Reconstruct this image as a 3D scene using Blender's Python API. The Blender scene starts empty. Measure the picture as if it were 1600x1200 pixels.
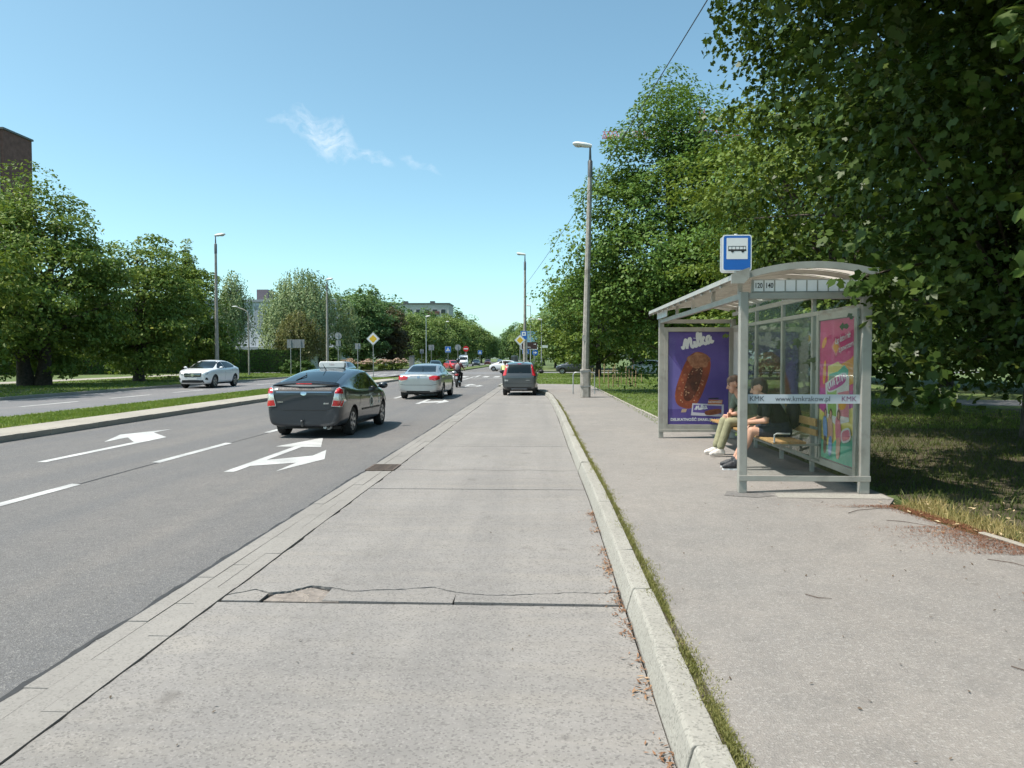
import bpy, bmesh, math, random
import numpy as np
from mathutils import Vector, Matrix
from mathutils.bvhtree import BVHTree

random.seed(7)
SC = bpy.context.scene
COL = SC.collection
R = math.radians

# ------------------------------------------------------------------ camera
F_PX, VPX, HOR, CAM_H = 1200.0, 848.0, 560.0, 1.70
cam_d = bpy.data.cameras.new("camera")
cam_d.sensor_width = 36.0
cam_d.lens = 36.0 * F_PX / 1600.0
cam_d.clip_start = 0.05
cam_d.clip_end = 5000
cam = bpy.data.objects.new("camera", cam_d)
COL.objects.link(cam)
YAW = math.atan((VPX - 800) / F_PX)
PITCH = math.atan((600 - HOR) / F_PX)
cam.location = (0, 0, CAM_H)
cam.rotation_euler = (math.pi / 2 - PITCH, 0, YAW)
SC.camera = cam

# ------------------------------------------------------------------ sky + sun
SUN_EL, SUN_OFF = R(61), R(15)          # the sun stands to the left, slightly behind the camera
TO_SUN = Vector((-math.cos(SUN_OFF) * math.cos(SUN_EL), -math.sin(SUN_OFF) * math.cos(SUN_EL), math.sin(SUN_EL)))
world = bpy.data.worlds.new("World")
SC.world = world
world.use_nodes = True
wn, wl = world.node_tree.nodes, world.node_tree.links
wn.clear()
w_out = wn.new("ShaderNodeOutputWorld")
w_bg = wn.new("ShaderNodeBackground")
w_bg.inputs["Strength"].default_value = 0.15
sky = wn.new("ShaderNodeTexSky")
sky.sky_type = "NISHITA"
sky.sun_disc = False
sky.sun_elevation = SUN_EL
sky.sun_rotation = R(90) - (math.pi + SUN_OFF)
sky.altitude = 200
sky.air_density = 0.72
sky.dust_density = 1.5
sky.ozone_density = 1.0
# a small wisp of high cloud, fixed in the sky by direction
tc = wn.new("ShaderNodeTexCoord")
def wnode(t, **kw):
    n = wn.new(t)
    for k, v in kw.items():
        setattr(n, k, v)
    return n
def cloud_blob(u, v, ru, rv, ang):
    """mask (0..1) round one direction of the sky; u, v name the direction"""
    d = (Vector((0, 1, 0)) * F_PX + Vector((1, 0, 0)) * (u - VPX) + Vector((0, 0, 1)) * (HOR - v)).normalized()
    side = Vector((d.y, -d.x, 0)).normalized()
    upv = side.cross(d).normalized()
    ca, sa = math.cos(ang), math.sin(ang)
    a1 = side * ca + upv * sa
    a2 = upv * ca - side * sa
    res = []
    for ax, r in ((a1, ru), (a2, rv)):
        dt = wnode("ShaderNodeVectorMath", operation="DOT_PRODUCT")
        wl.new(warp.outputs[0], dt.inputs[0])
        dt.inputs[1].default_value = ax
        m = wnode("ShaderNodeMath", operation="DIVIDE")
        wl.new(dt.outputs["Value"], m.inputs[0])
        m.inputs[1].default_value = r / F_PX
        p = wnode("ShaderNodeMath", operation="MULTIPLY")
        wl.new(m.outputs[0], p.inputs[0]); wl.new(m.outputs[0], p.inputs[1])
        res.append(p)
    s = wnode("ShaderNodeMath", operation="ADD")
    wl.new(res[0].outputs[0], s.inputs[0]); wl.new(res[1].outputs[0], s.inputs[1])
    f = wnode("ShaderNodeMapRange"); f.inputs[1].default_value = 1.0; f.inputs[2].default_value = 0.0
    f.inputs[3].default_value = 0.0; f.inputs[4].default_value = 1.0
    wl.new(s.outputs[0], f.inputs[0])
    return f.outputs[0]
wno = wnode("ShaderNodeTexNoise"); wno.inputs["Scale"].default_value = 26; wno.inputs["Detail"].default_value = 5
wl.new(tc.outputs["Generated"], wno.inputs["Vector"])
wsub = wnode("ShaderNodeVectorMath", operation="SUBTRACT"); wl.new(wno.outputs["Color"], wsub.inputs[0]); wsub.inputs[1].default_value = (.5, .5, .5)
wsc = wnode("ShaderNodeVectorMath", operation="SCALE"); wl.new(wsub.outputs[0], wsc.inputs[0]); wsc.inputs["Scale"].default_value = 0.05
warp = wnode("ShaderNodeVectorMath", operation="ADD"); wl.new(tc.outputs["Generated"], warp.inputs[0]); wl.new(wsc.outputs[0], warp.inputs[1])
blobs = [cloud_blob(510, 212, 62, 26, R(-28)), cloud_blob(452, 196, 46, 9, R(-12)), cloud_blob(582, 243, 44, 10, R(-22)),
         cloud_blob(480, 182, 24, 6, R(-50)), cloud_blob(660, 263, 34, 7, R(-25))]
acc = blobs[0]
for i, b in enumerate(blobs[1:]):
    mx = wnode("ShaderNodeMath", operation="MAXIMUM")
    sc_ = wnode("ShaderNodeMath", operation="MULTIPLY"); wl.new(b, sc_.inputs[0]); sc_.inputs[1].default_value = (0.5, 0.6, 0.5, 0.45)[i]
    wl.new(acc, mx.inputs[0]); wl.new(sc_.outputs[0], mx.inputs[1]); acc = mx.outputs[0]
cn = wnode("ShaderNodeTexNoise"); cn.inputs["Scale"].default_value = 60; cn.inputs["Detail"].default_value = 8; cn.inputs["Roughness"].default_value = .62
cmap = wnode("ShaderNodeMapping"); cmap.inputs["Scale"].default_value = (1, 1, 1.9)
wl.new(warp.outputs[0], cmap.inputs[0]); wl.new(cmap.outputs[0], cn.inputs["Vector"])
cr = wnode("ShaderNodeMapRange"); cr.inputs[1].default_value = .34; cr.inputs[2].default_value = .68
wl.new(cn.outputs["Fac"], cr.inputs[0])
cm = wnode("ShaderNodeMath", operation="MULTIPLY"); wl.new(acc, cm.inputs[0]); wl.new(cr.outputs[0], cm.inputs[1])
cm2 = wnode("ShaderNodeMath", operation="MULTIPLY"); wl.new(cm.outputs[0], cm2.inputs[0]); cm2.inputs[1].default_value = 0.5; cm2.use_clamp = True
cmix = wnode("ShaderNodeMix", data_type="RGBA"); wl.new(cm2.outputs[0], cmix.inputs["Factor"])
tint = wnode("ShaderNodeMix", data_type="RGBA", blend_type="MULTIPLY"); tint.inputs["Factor"].default_value = 1.0   # the cyan cast of this summer sky
wl.new(sky.outputs[0], tint.inputs["A"]); tint.inputs["B"].default_value = (0.90, 1.13, 0.955, 1)
wl.new(tint.outputs["Result"], cmix.inputs["A"]); cmix.inputs["B"].default_value = (4.6, 4.9, 5.2, 1)
wl.new(cmix.outputs["Result"], w_bg.inputs["Color"])
wl.new(w_bg.outputs[0], w_out.inputs["Surface"])

sun_d = bpy.data.lights.new("sun", "SUN")
sun_d.energy = 3.9
sun_d.angle = R(0.53)
sun_d.color = (1.0, 0.925, 0.862)
sun = bpy.data.objects.new("sun", sun_d)
COL.objects.link(sun)
sun.rotation_euler = TO_SUN.to_track_quat("Z", "Y").to_euler()
sun.location = (-20, -10, 40)

SC.view_settings.view_transform = "Standard"
SC.view_settings.look = "None"
SC.view_settings.exposure = 0.68
SC.view_settings.gamma = 1.0
SC.cycles.use_denoising = True
SC.cycles.max_bounces = 4
SC.cycles.transparent_max_bounces = 10
SC.cycles.diffuse_bounces = 1
SC.cycles.glossy_bounces = 3
SC.cycles.transmission_bounces = 3
SC.cycles.caustics_reflective = False
SC.cycles.caustics_refractive = False
SC.cycles.adaptive_threshold = 0.02

# ------------------------------------------------------------------ pixel <-> world (used to read positions off the photo)
def ray(u, v):
    m = cam.rotation_euler.to_matrix()
    return m @ Vector((u - 800, 600 - v, -F_PX))
def at(u, v, Y):
    d = ray(u, v)
    return Vector((0, 0, CAM_H)) + d * (Y / d.y)
def gnd(u, v, z=0.0):
    d = ray(u, v)
    return Vector((0, 0, CAM_H)) + d * ((z - CAM_H) / d.z)

# ------------------------------------------------------------------ object helpers
def link(o, parent=None):
    COL.objects.link(o)
    if parent is not None:
        o.parent = parent
    return o
def tag(o, label=None, cat=None, group=None, kind=None):
    if label: o["label"] = label
    if cat: o["category"] = cat
    if group: o["group"] = group
    if kind: o["kind"] = kind
    return o
def empty(name, loc=(0, 0, 0), rz=0.0, label=None, cat=None, group=None):
    o = bpy.data.objects.new(name, None)
    o.empty_display_size = 0.2
    COL.objects.link(o)
    o.location = loc
    o.rotation_euler = (0, 0, rz)
    return tag(o, label, cat, group)
def copy_tree(o, parent=None):
    c = o.copy()
    COL.objects.link(c)
    c.parent = parent
    for ch in [k for k in o.children]:
        copy_tree(ch, c)
    return c

class MB:
    """collects simple shapes and builds them as one mesh object"""
    def __init__(s):
        s.v, s.f, s.m = [], [], []
    def add(s, vs, fs, mi=0):
        b = len(s.v)
        s.v.extend([tuple(p) for p in vs])
        s.f.extend([tuple(b + i for i in f) for f in fs])
        s.m.extend([mi] * len(fs))
        return s
    def box(s, c, d, rot=None, mi=0):
        hx, hy, hz = d[0] / 2, d[1] / 2, d[2] / 2
        ps = [Vector((x, y, z)) for x in (-hx, hx) for y in (-hy, hy) for z in (-hz, hz)]
        if rot is not None:
            ps = [rot @ p for p in ps]
        c = Vector(c)
        return s.add([p + c for p in ps], [(0, 1, 3, 2), (4, 6, 7, 5), (0, 4, 5, 1), (2, 3, 7, 6), (0, 2, 6, 4), (1, 5, 7, 3)], mi)
    def bar(s, a, b, w, h, mi=0, up=(0, 0, 1)):
        a, b = Vector(a), Vector(b)
        d = (b - a); L = d.length; d.normalize()
        upv = Vector(up)
        if abs(d.dot(upv)) > .98: upv = Vector((0, 1, 0))
        x = d.cross(upv).normalized(); z = x.cross(d)
        rot = Matrix((x, d, z)).transposed()
        return s.box((a + b) / 2, (w, L, h), rot, mi)
    def tube(s, pts, r, seg=8, mi=0, cap=True, flat=1.0, flat_ax=None):
        pts = [Vector(p) for p in pts]
        n = len(pts)
        rs = r if isinstance(r, (list, tuple)) else [r] * n
        vs, fs = [], []
        ref = None
        for i, p in enumerate(pts):
            d = (pts[min(i + 1, n - 1)] - pts[max(i - 1, 0)])
            if d.length < 1e-9: d = Vector((0, 0, 1))
            d.normalize()
            if ref is None:
                ref = Vector((1, 0, 0)) if abs(d.x) < .8 else Vector((0, 1, 0))
            x = (ref - d * ref.dot(d)).normalized(); y = d.cross(x); ref = x
            for k in range(seg):
                a = 2 * math.pi * k / seg
                o = x * math.cos(a) * rs[i] + y * math.sin(a) * rs[i]
                if flat_ax is not None:
                    fa = Vector(flat_ax)
                    o = o - fa * (o.dot(fa) * (1 - flat))
                vs.append(p + o)
        for i in range(n - 1):
            for k in range(seg):
                k2 = (k + 1) % seg
                fs.append((i * seg + k, i * seg + k2, (i + 1) * seg + k2, (i + 1) * seg + k))
        if cap:
            fs.append(tuple(range(seg - 1, -1, -1)))
            fs.append(tuple((n - 1) * seg + k for k in range(seg)))
        return s.add(vs, fs, mi)
    def lathe(s, prof, c=(0, 0, 0), axis="z", seg=16, mi=0):
        vs, fs = [], []
        n = len(prof)
        for k in range(seg):
            a = 2 * math.pi * k / seg
            for (r, h) in prof:
                x, y = r * math.cos(a), r * math.sin(a)
                p = (x, y, h) if axis == "z" else ((h, x, y) if axis == "x" else (y, h, x))
                vs.append((p[0] + c[0], p[1] + c[1], p[2] + c[2]))
        for k in range(seg):
            k2 = (k + 1) % seg
            for i in range(n - 1):
                fs.append((k * n + i, k2 * n + i, k2 * n + i + 1, k * n + i + 1))
        return s.add(vs, fs, mi)
    def prism(s, poly, z0, z1, mi=0, M=None):
        n = len(poly)
        vs = [Vector((p[0], p[1], z0)) for p in poly] + [Vector((p[0], p[1], z1)) for p in poly]
        if M is not None: vs = [M @ p for p in vs]
        fs = [tuple(range(n - 1, -1, -1)), tuple(range(n, 2 * n))]
        fs += [(i, (i + 1) % n, n + (i + 1) % n, n + i) for i in range(n)]
        return s.add(vs, fs, mi)
    def ball(s, c, r, seg=12, rings=8, mi=0, rot=None):
        if not isinstance(r, (tuple, list)): r = (r, r, r)
        vs, fs = [], []
        for i in range(rings + 1):
            t = math.pi * i / rings
            for k in range(seg):
                a = 2 * math.pi * k / seg
                p = Vector((r[0] * math.sin(t) * math.cos(a), r[1] * math.sin(t) * math.sin(a), r[2] * math.cos(t)))
                if rot is not None: p = rot @ p
                vs.append(p + Vector(c))
        for i in range(rings):
            for k in range(seg):
                k2 = (k + 1) % seg
                fs.append((i * seg + k, (i + 1) * seg + k, (i + 1) * seg + k2, i * seg + k2))
        return s.add(vs, fs, mi)
    def mesh(s, name, mats, smooth=False):
        me = bpy.data.meshes.new(name)
        me.from_pydata(s.v, [], s.f)
        for m in (mats if isinstance(mats, (list, tuple)) else [mats]):
            me.materials.append(m)
        if any(s.m): me.polygons.foreach_set("material_index", s.m)
        bm = bmesh.new(); bm.from_mesh(me)
        bmesh.ops.remove_doubles(bm, verts=bm.verts, dist=1e-5)
        bmesh.ops.dissolve_degenerate(bm, edges=bm.edges, dist=1e-6)
        bmesh.ops.recalc_face_normals(bm, faces=bm.faces)
        bm.to_mesh(me); bm.free()
        if smooth:
            me.shade_smooth() if hasattr(me, "shade_smooth") else None
            try: me.set_sharp_from_angle(angle=R(smooth if smooth is not True else 40))
            except Exception: pass
        me.update()
        return me
    def build(s, name, mats, parent=None, smooth=False, bevel=0.0, loc=None):
        o = bpy.data.objects.new(name, s.mesh(name, mats, smooth))
        link(o, parent)
        if loc is not None: o.location = loc
        if bevel:
            b = o.modifiers.new("bevel", "BEVEL"); b.width = bevel; b.segments = 2; b.limit_method = "ANGLE"
        return o
def struct(o):
    o["kind"] = "structure"; return o
def sheet(name, poly, z, mat, parent=None):
    """flat polygon sheet"""
    me = bpy.data.meshes.new(name)
    me.from_pydata([(p[0], p[1], z) for p in poly], [], [tuple(range(len(poly)))])
    me.materials.append(mat)
    bm = bmesh.new(); bm.from_mesh(me)
    bmesh.ops.recalc_face_normals(bm, faces=bm.faces)
    for f in bm.faces:
        if f.normal.z < 0: f.normal_flip()
    bm.to_mesh(me); bm.free()
    return link(bpy.data.objects.new(name, me), parent)
def text_mesh(body, size, extrude=0.0005, offset=0.0, align="CENTER", shear=0.0, spacing=1.0):
    cu = bpy.data.curves.new("lettering", "FONT")
    cu.body = body; cu.size = size; cu.extrude = extrude; cu.offset = offset
    cu.align_x = align; cu.align_y = "CENTER"; cu.shear = shear; cu.space_character = spacing
    cu.resolution_u = 3
    o = bpy.data.objects.new("lettering", cu); COL.objects.link(o)
    dg = bpy.context.evaluated_depsgraph_get()
    me = bpy.data.meshes.new_from_object(o.evaluated_get(dg))
    bpy.data.objects.remove(o); bpy.data.curves.remove(cu)
    return me
def text(body, size, mat, parent, M, **kw):
    me = text_mesh(body, size, **kw)
    me.transform(M); me.materials.clear(); me.materials.append(mat)
    return link(bpy.data.objects.new("lettering", me), parent)
def frameM(o, x, y, z):
    m = Matrix((Vector(x), Vector(y), Vector(z))).transposed().to_4x4()
    m.translation = Vector(o)
    return m

# ------------------------------------------------------------------ materials
def newmat(name):
    m = bpy.data.materials.new(name); m.use_nodes = True
    nt = m.node_tree; nt.nodes.clear()
    out = nt.nodes.new("ShaderNodeOutputMaterial")
    return m, nt, out
class NB:
    def __init__(s, nt): s.nt = nt
    def n(s, t, **kw):
        nd = s.nt.nodes.new(t)
        for k, v in kw.items(): setattr(nd, k, v)
        return nd
    def l(s, a, b): s.nt.links.new(a, b)
    def noise(s, vec, scale, detail=4, rough=.55, dist=0):
        nd = s.n("ShaderNodeTexNoise"); nd.inputs["Scale"].default_value = scale; nd.inputs["Detail"].default_value = detail
        nd.inputs["Roughness"].default_value = rough; nd.inputs["Distortion"].default_value = dist
        s.l(vec, nd.inputs["Vector"]); return nd.outputs["Fac"]
    def mapr(s, x, a, b, c=0.0, d=1.0):
        nd = s.n("ShaderNodeMapRange"); s.l(x, nd.inputs[0])
        for i, v in enumerate((a, b, c, d)): nd.inputs[i + 1].default_value = v
        return nd.outputs[0]
    def math(s, op, a, b=None):
        nd = s.n("ShaderNodeMath", operation=op)
        for i, x in enumerate((a, b)):
            if x is None: continue
            if isinstance(x, (int, float)): nd.inputs[i].default_value = x
            else: s.l(x, nd.inputs[i])
        return nd.outputs[0]
    def mix(s, f, a, b):
        nd = s.n("ShaderNodeMix", data_type="RGBA")
        if isinstance(f, (int, float)): nd.inputs["Factor"].default_value = f
        else: s.l(f, nd.inputs["Factor"])
        for k, x in (("A", a), ("B", b)):
            if isinstance(x, (tuple, list)): nd.inputs[k].default_value = (*x[:3], 1)
            else: s.l(x, nd.inputs[k])
        return nd.outputs["Result"]
    def scale(s, vec, sc):
        nd = s.n("ShaderNodeMapping"); nd.inputs["Scale"].default_value = sc; s.l(vec, nd.inputs[0]); return nd.outputs[0]
    def bump(s, h, strength, dist):
        nd = s.n("ShaderNodeBump"); nd.inputs["Strength"].default_value = strength; nd.inputs["Distance"].default_value = dist
        s.l(h, nd.inputs["Height"]); return nd.outputs[0]
def coords(nb, world_=True):
    if world_:
        return nb.n("ShaderNodeNewGeometry").outputs["Position"]
    return nb.n("ShaderNodeTexCoord").outputs["Object"]
def pmat(name, base, rough=.6, metal=0.0, var=.12, vscale=6, bump=0.0, bscale=60, spec=.5, coat=0.0, world_=False, emit=0.0, dark=None, dscale=1.5, damt=.5, rvar=.12):
    m, nt, out = newmat(name); nb = NB(nt)
    b = nb.n("ShaderNodeBsdfPrincipled")
    co = coords(nb, world_)
    f = nb.noise(co, vscale, 5)
    c0 = tuple(max(0, x * (1 - var)) for x in base); c1 = tuple(min(1, x * (1 + var)) for x in base)
    col = nb.mix(nb.mapr(f, .3, .7), c0, c1)
    if dark:
        g = nb.mapr(nb.noise(co, dscale, 6, .65), .52, .70, 0, damt)
        col = nb.mix(g, col, dark)
    nb.l(col, b.inputs["Base Color"])
    rr = nb.mapr(nb.noise(co, vscale * 2.3, 4), .3, .7, max(0, rough - rvar), min(1, rough + rvar))
    nb.l(rr, b.inputs["Roughness"])
    b.inputs["Metallic"].default_value = metal
    b.inputs["Specular IOR Level"].default_value = spec
    if coat:
        b.inputs["Coat Weight"].default_value = coat; b.inputs["Coat Roughness"].default_value = .04
    if emit:
        b.inputs["Emission Color"].default_value = (*base, 1); b.inputs["Emission Strength"].default_value = emit
    if bump:
        nb.l(nb.bump(nb.noise(co, bscale, 5, .6), bump, .01), b.inputs["Normal"])
    nb.l(b.outputs[0], out.inputs["Surface"])
    return m

def asphalt(name, base, spk=.5, warm=(1.05, 1.0, .95), track=True, light=(.30, .29, .27)):
    m, nt, out = newmat(name); nb = NB(nt)
    b = nb.n("ShaderNodeBsdfPrincipled"); co = coords(nb)
    big = nb.noise(co, .35, 5, .6)
    col = nb.mix(nb.mapr(big, .3, .7), tuple(x * .86 for x in base), tuple(x * w * 1.12 for x, w in zip(base, warm)))
    if track:
        tr = nb.noise(nb.scale(co, (.9, .035, 1)), 1.0, 3)
        col = nb.mix(nb.mapr(tr, .42, .62, 0, .6), col, (base[0] * .74, base[1] * .77, base[2] * .82))
    if not track:                                # stains and walked-in dirt
        col = nb.mix(nb.mapr(nb.noise(co, 1.1, 6, .68), .48, .72, 0, .5), col, (base[0] * .80, base[1] * .77, base[2] * .74))
        col = nb.mix(nb.mapr(nb.noise(co, 3.1, 3, .5), .68, .74, 0, .4), col, (base[0] * .5, base[1] * .48, base[2] * .45))
    md = nb.noise(co, 4.5, 6, .7)
    col = nb.mix(nb.mapr(md, .42, .72, 0, .5), col, tuple(x * .70 for x in base))
    vo = nb.n("ShaderNodeTexVoronoi"); vo.inputs["Scale"].default_value = 110; nb.l(co, vo.inputs["Vector"])
    sp = nb.n("ShaderNodeSeparateColor"); nb.l(vo.outputs["Color"], sp.inputs[0])
    col = nb.mix(nb.mapr(sp.outputs[0], .80, .9, 0, spk), col, light)
    col = nb.mix(nb.mapr(sp.outputs[1], .78, .9, 0, spk * .9), col, tuple(x * .45 for x in base))
    vo2 = nb.n("ShaderNodeTexVoronoi"); vo2.inputs["Scale"].default_value = 42; nb.l(co, vo2.inputs["Vector"])
    sp2 = nb.n("ShaderNodeSeparateColor"); nb.l(vo2.outputs["Color"], sp2.inputs[0])
    col = nb.mix(nb.mapr(sp2.outputs[0], .90, .96, 0, spk * .8), col, tuple(x * .5 for x in base))
    nb.l(col, b.inputs["Base Color"])
    b.inputs["Roughness"].default_value = .82; b.inputs["Specular IOR Level"].default_value = .35
    h = nb.math("ADD", nb.math("MULTIPLY", nb.noise(co, 130, 3, .7), .6), nb.math("MULTIPLY", vo.outputs["Distance"], .8))
    nb.l(nb.bump(h, .55, .008), b.inputs["Normal"])
    nb.l(b.outputs[0], out.inputs["Surface"])
    return m

def concrete(name, base, fine=1.0, stain=(.16, .15, .13), streak=True):
    m, nt, out = newmat(name); nb = NB(nt)
    b = nb.n("ShaderNodeBsdfPrincipled"); co = coords(nb)
    col = nb.mix(nb.mapr(nb.noise(co, .55, 6, .6), .32, .68), tuple(x * .87 for x in base), tuple(x * 1.08 for x in base))
    if streak:
        st = nb.noise(nb.scale(co, (.45, 3.2, 1)), 1.3, 6, .65)
        col = nb.mix(nb.mapr(st, .46, .70, 0, .42), col, (base[0] * 1.25, base[1] * 1.20, base[2] * 1.10))
        st2 = nb.noise(nb.scale(co, (.35, 4.5, 1)), 1.7, 6, .7)
        col = nb.mix(nb.mapr(st2, .50, .72, 0, .28), col, tuple(x * .62 for x in base))
        ty = nb.noise(nb.scale(co, (1.15, .05, 1)), 1.4, 4, .6)          # tyre tracks along the bay
        col = nb.mix(nb.mapr(ty, .44, .62, 0, .45), col, (base[0] * .74, base[1] * .75, base[2] * .77))
        oil = nb.noise(co, 2.3, 3, .5)
        col = nb.mix(nb.mapr(oil, .66, .75, 0, .55), col, (base[0] * .5, base[1] * .48, base[2] * .46))
    col = nb.mix(nb.mapr(nb.noise(co, 7, 7, .72), .5, .78, 0, .4), col, tuple(x * .66 for x in base))
    gr = nb.mapr(nb.noise(nb.scale(co, (1, .5, 1)), 1.1, 6, .7), .56, .74, 0, .35)
    col = nb.mix(gr, col, stain)
    vo = nb.n("ShaderNodeTexVoronoi"); vo.inputs["Scale"].default_value = 95; nb.l(co, vo.inputs["Vector"])
    sp = nb.n("ShaderNodeSeparateColor"); nb.l(vo.outputs["Color"], sp.inputs[0])
    col = nb.mix(nb.mapr(sp.outputs[0], .74, .92, 0, .55 * fine), col, tuple(x * .42 for x in base))
    col = nb.mix(nb.mapr(sp.outputs[1], .84, .96, 0, .32 * fine), col, tuple(min(1, x * 1.4) for x in base))
    nb.l(col, b.inputs["Base Color"])
    b.inputs["Roughness"].default_value = .88; b.inputs["Specular IOR Level"].default_value = .3
    h = nb.math("ADD", nb.noise(co, 120, 4, .7), nb.math("MULTIPLY", nb.mapr(sp.outputs[0], .76, .9), -.6))
    nb.l(nb.bump(h, .45 * fine, .006), b.inputs["Normal"])
    nb.l(b.outputs[0], out.inputs["Surface"])
    return m

def paintmark(name, asph):
    m, nt, out = newmat(name); nb = NB(nt)
    b = nb.n("ShaderNodeBsdfPrincipled"); co = coords(nb)
    w = nb.mix(nb.mapr(nb.noise(co, 1.5, 5), .3, .7), (.36, .36, .35), (.60, .60, .58))
    w = nb.mix(nb.mapr(nb.noise(co, 38, 6, .7), .54, .70, 0, .8), w, asph)
    w = nb.mix(nb.mapr(nb.noise(nb.scale(co, (6, .4, 1)), 2.2, 4), .60, .75, 0, .35), w, tuple(x * 2 for x in asph))
    nb.l(w, b.inputs["Base Color"]); b.inputs["Roughness"].default_value = .7
    nb.l(nb.bump(nb.noise(co, 150, 4, .7), .3, .005), b.inputs["Normal"])
    nb.l(b.outputs[0], out.inputs["Surface"]); return m

def leafmat(name, a, b_, hi=None, trans=.34, gloss=.48, nscale=.35):
    """two-sided leaf: diffuse + light passing through + sheen, colour differs leaf by leaf and clump by clump"""
    m, nt, out = newmat(name); nb = NB(nt)
    g = nb.n("ShaderNodeNewGeometry")
    rnd = g.outputs["Random Per Island"]
    co = nb.n("ShaderNodeTexCoord").outputs["Object"]
    cl = nb.noise(co, nscale, 4)
    f = nb.math("ADD", nb.math("MULTIPLY", rnd, .55), nb.math("MULTIPLY", nb.mapr(cl, .35, .65), .55))
    col = nb.mix(f, a, b_)
    if hi:
        h2 = nb.mapr(nb.noise(co, nscale * 1.7, 5), .56, .70, 0, .8)
        col = nb.mix(nb.math("MULTIPLY", h2, rnd), col, hi)
    d = nb.n("ShaderNodeBsdfPrincipled"); nb.l(col, d.inputs["Base Color"])
    d.inputs["Roughness"].default_value = gloss; d.inputs["Specular IOR Level"].default_value = .14
    t = nb.n("ShaderNodeBsdfTranslucent")
    tcol = nb.mix(.5, col, (b_[0] * 1.5, b_[1] * 1.5, b_[2] * .6)); nb.l(tcol, t.inputs["Color"])
    ms = nb.n("ShaderNodeMixShader"); ms.inputs[0].default_value = trans
    nb.l(d.outputs[0], ms.inputs[1]); nb.l(t.outputs[0], ms.inputs[2])
    nb.l(ms.outputs[0], out.inputs["Surface"]); return m

def glass(name, tint=(.95, .975, .965), refl=.6, body=.008):
    """a thin pane: clear with a fresnel mirror and a faint film of dirt"""
    m, nt, out = newmat(name); nb = NB(nt)
    tr = nb.n("ShaderNodeBsdfTransparent"); tr.inputs[0].default_value = (*tint, 1)
    gl = nb.n("ShaderNodeBsdfGlossy"); gl.inputs["Roughness"].default_value = .015
    fr = nb.n("ShaderNodeFresnel"); fr.inputs[0].default_value = 1.52
    ff = nb.math("MULTIPLY", fr.outputs[0], refl)
    mx = nb.n("ShaderNodeMixShader"); nb.l(ff, mx.inputs[0]); nb.l(tr.outputs[0], mx.inputs[1]); nb.l(gl.outputs[0], mx.inputs[2])
    df = nb.n("ShaderNodeBsdfDiffuse"); df.inputs[0].default_value = (.55, .58, .55, 1)
    co = coords(nb, False)
    m2 = nb.n("ShaderNodeMixShader"); nb.l(nb.mapr(nb.noise(co, 3, 6, .7), .35, .75, body * .3, body * 2), m2.inputs[0])
    nb.l(mx.outputs[0], m2.inputs[1]); nb.l(df.outputs[0], m2.inputs[2])
    nb.l(m2.outputs[0], out.inputs["Surface"]); return m

M = {}
M["asphalt"] = asphalt("asphalt", (.166, .160, .155), .5)
M["asphalt_far"] = asphalt("asphalt_opposite", (.195, .195, .20), .35)
M["pave"] = asphalt("pavement_asphalt", (.248, .234, .219), .24, track=False, light=(.55, .53, .49))
M["conc"] = concrete("bay_concrete", (.264, .249, .233))
M["conc_gutter"] = concrete("gutter_concrete", (.268, .253, .232), .6, streak=False)
M["kerb"] = concrete("kerb_concrete", (.335, .320, .282), 1.0, streak=False)
M["kerb_old"] = concrete("old_kerb_concrete", (.36, .33, .28), .7, streak=False)
M["joint"] = pmat("joint_dirt", (.05, .045, .04), .95, var=.4, vscale=30, bump=.6, world_=True)
M["soil"] = pmat("soil", (.10, .085, .06), .95, var=.35, vscale=9, bump=.8, bscale=40, world_=True)
M["lawn"] = pmat("lawn", (.085, .125, .030), .95, var=.4, vscale=1.3, bump=.8, bscale=45, world_=True, dark=(.17, .15, .065), dscale=.7, damt=.7)
M["mark"] = paintmark("road_paint", (.162, .162, .165))
M["tar"] = pmat("tar_seam", (.035, .034, .034), .7, world_=True)
M["bark"] = pmat("bark", (.075, .060, .047), .95, var=.45, vscale=9, bump=1.0, bscale=22, world_=True)
M["bark_pale"] = pmat("birch_bark", (.30, .28, .25), .9, var=.6, vscale=4, bump=.6, bscale=22, world_=True)
M["grey"] = pmat("grey_powder_coat", (.37, .355, .315), .45, metal=.2, var=.10, vscale=3, rvar=.1, dark=(.21, .195, .165), dscale=3.5, damt=.55)
M["grey_dark"] = pmat("dark_grey_metal", (.12, .12, .12), .5, metal=.4, var=.1)
M["steel"] = pmat("galvanised_steel", (.42, .43, .43), .45, metal=.6, var=.15, vscale=9)
M["pole_conc"] = pmat("weathered_concrete_pole", (.33, .305, .27), .9, var=.22, vscale=7, bump=.7, bscale=60, world_=True, dark=(.13, .12, .10), dscale=2.2, damt=.7)
M["lamp_white"] = pmat("lamp_housing", (.72, .72, .70), .4, var=.05)
M["glass"] = glass("shelter_glass")
M["glass_print"] = pmat("frosted_strip", (.52, .56, .60), .6, var=.04)
M["wood"] = pmat("bench_wood", (.36, .21, .08), .6, var=.25, vscale=14, bump=.2, bscale=40)
M["black"] = pmat("black_plastic", (.018, .018, .019), .55, var=.2, vscale=20)
M["rubber"] = pmat("tyre_rubber", (.022, .022, .022), .8, var=.2, vscale=18, bump=.3)
M["alloy"] = pmat("alloy_rim", (.42, .43, .44), .3, metal=.85, var=.05)
M["white"] = pmat("white_print", (.82, .82, .82), .5, var=.03)
M["ink"] = pmat("black_print", (.02, .02, .022), .5, var=.05)
M["ink_grey"] = pmat("grey_print", (.05, .055, .065), .5, var=.05)
M["roof_pc"] = pmat("ribbed_cream_roof", (.74, .68, .60), .45, var=.05)

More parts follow.
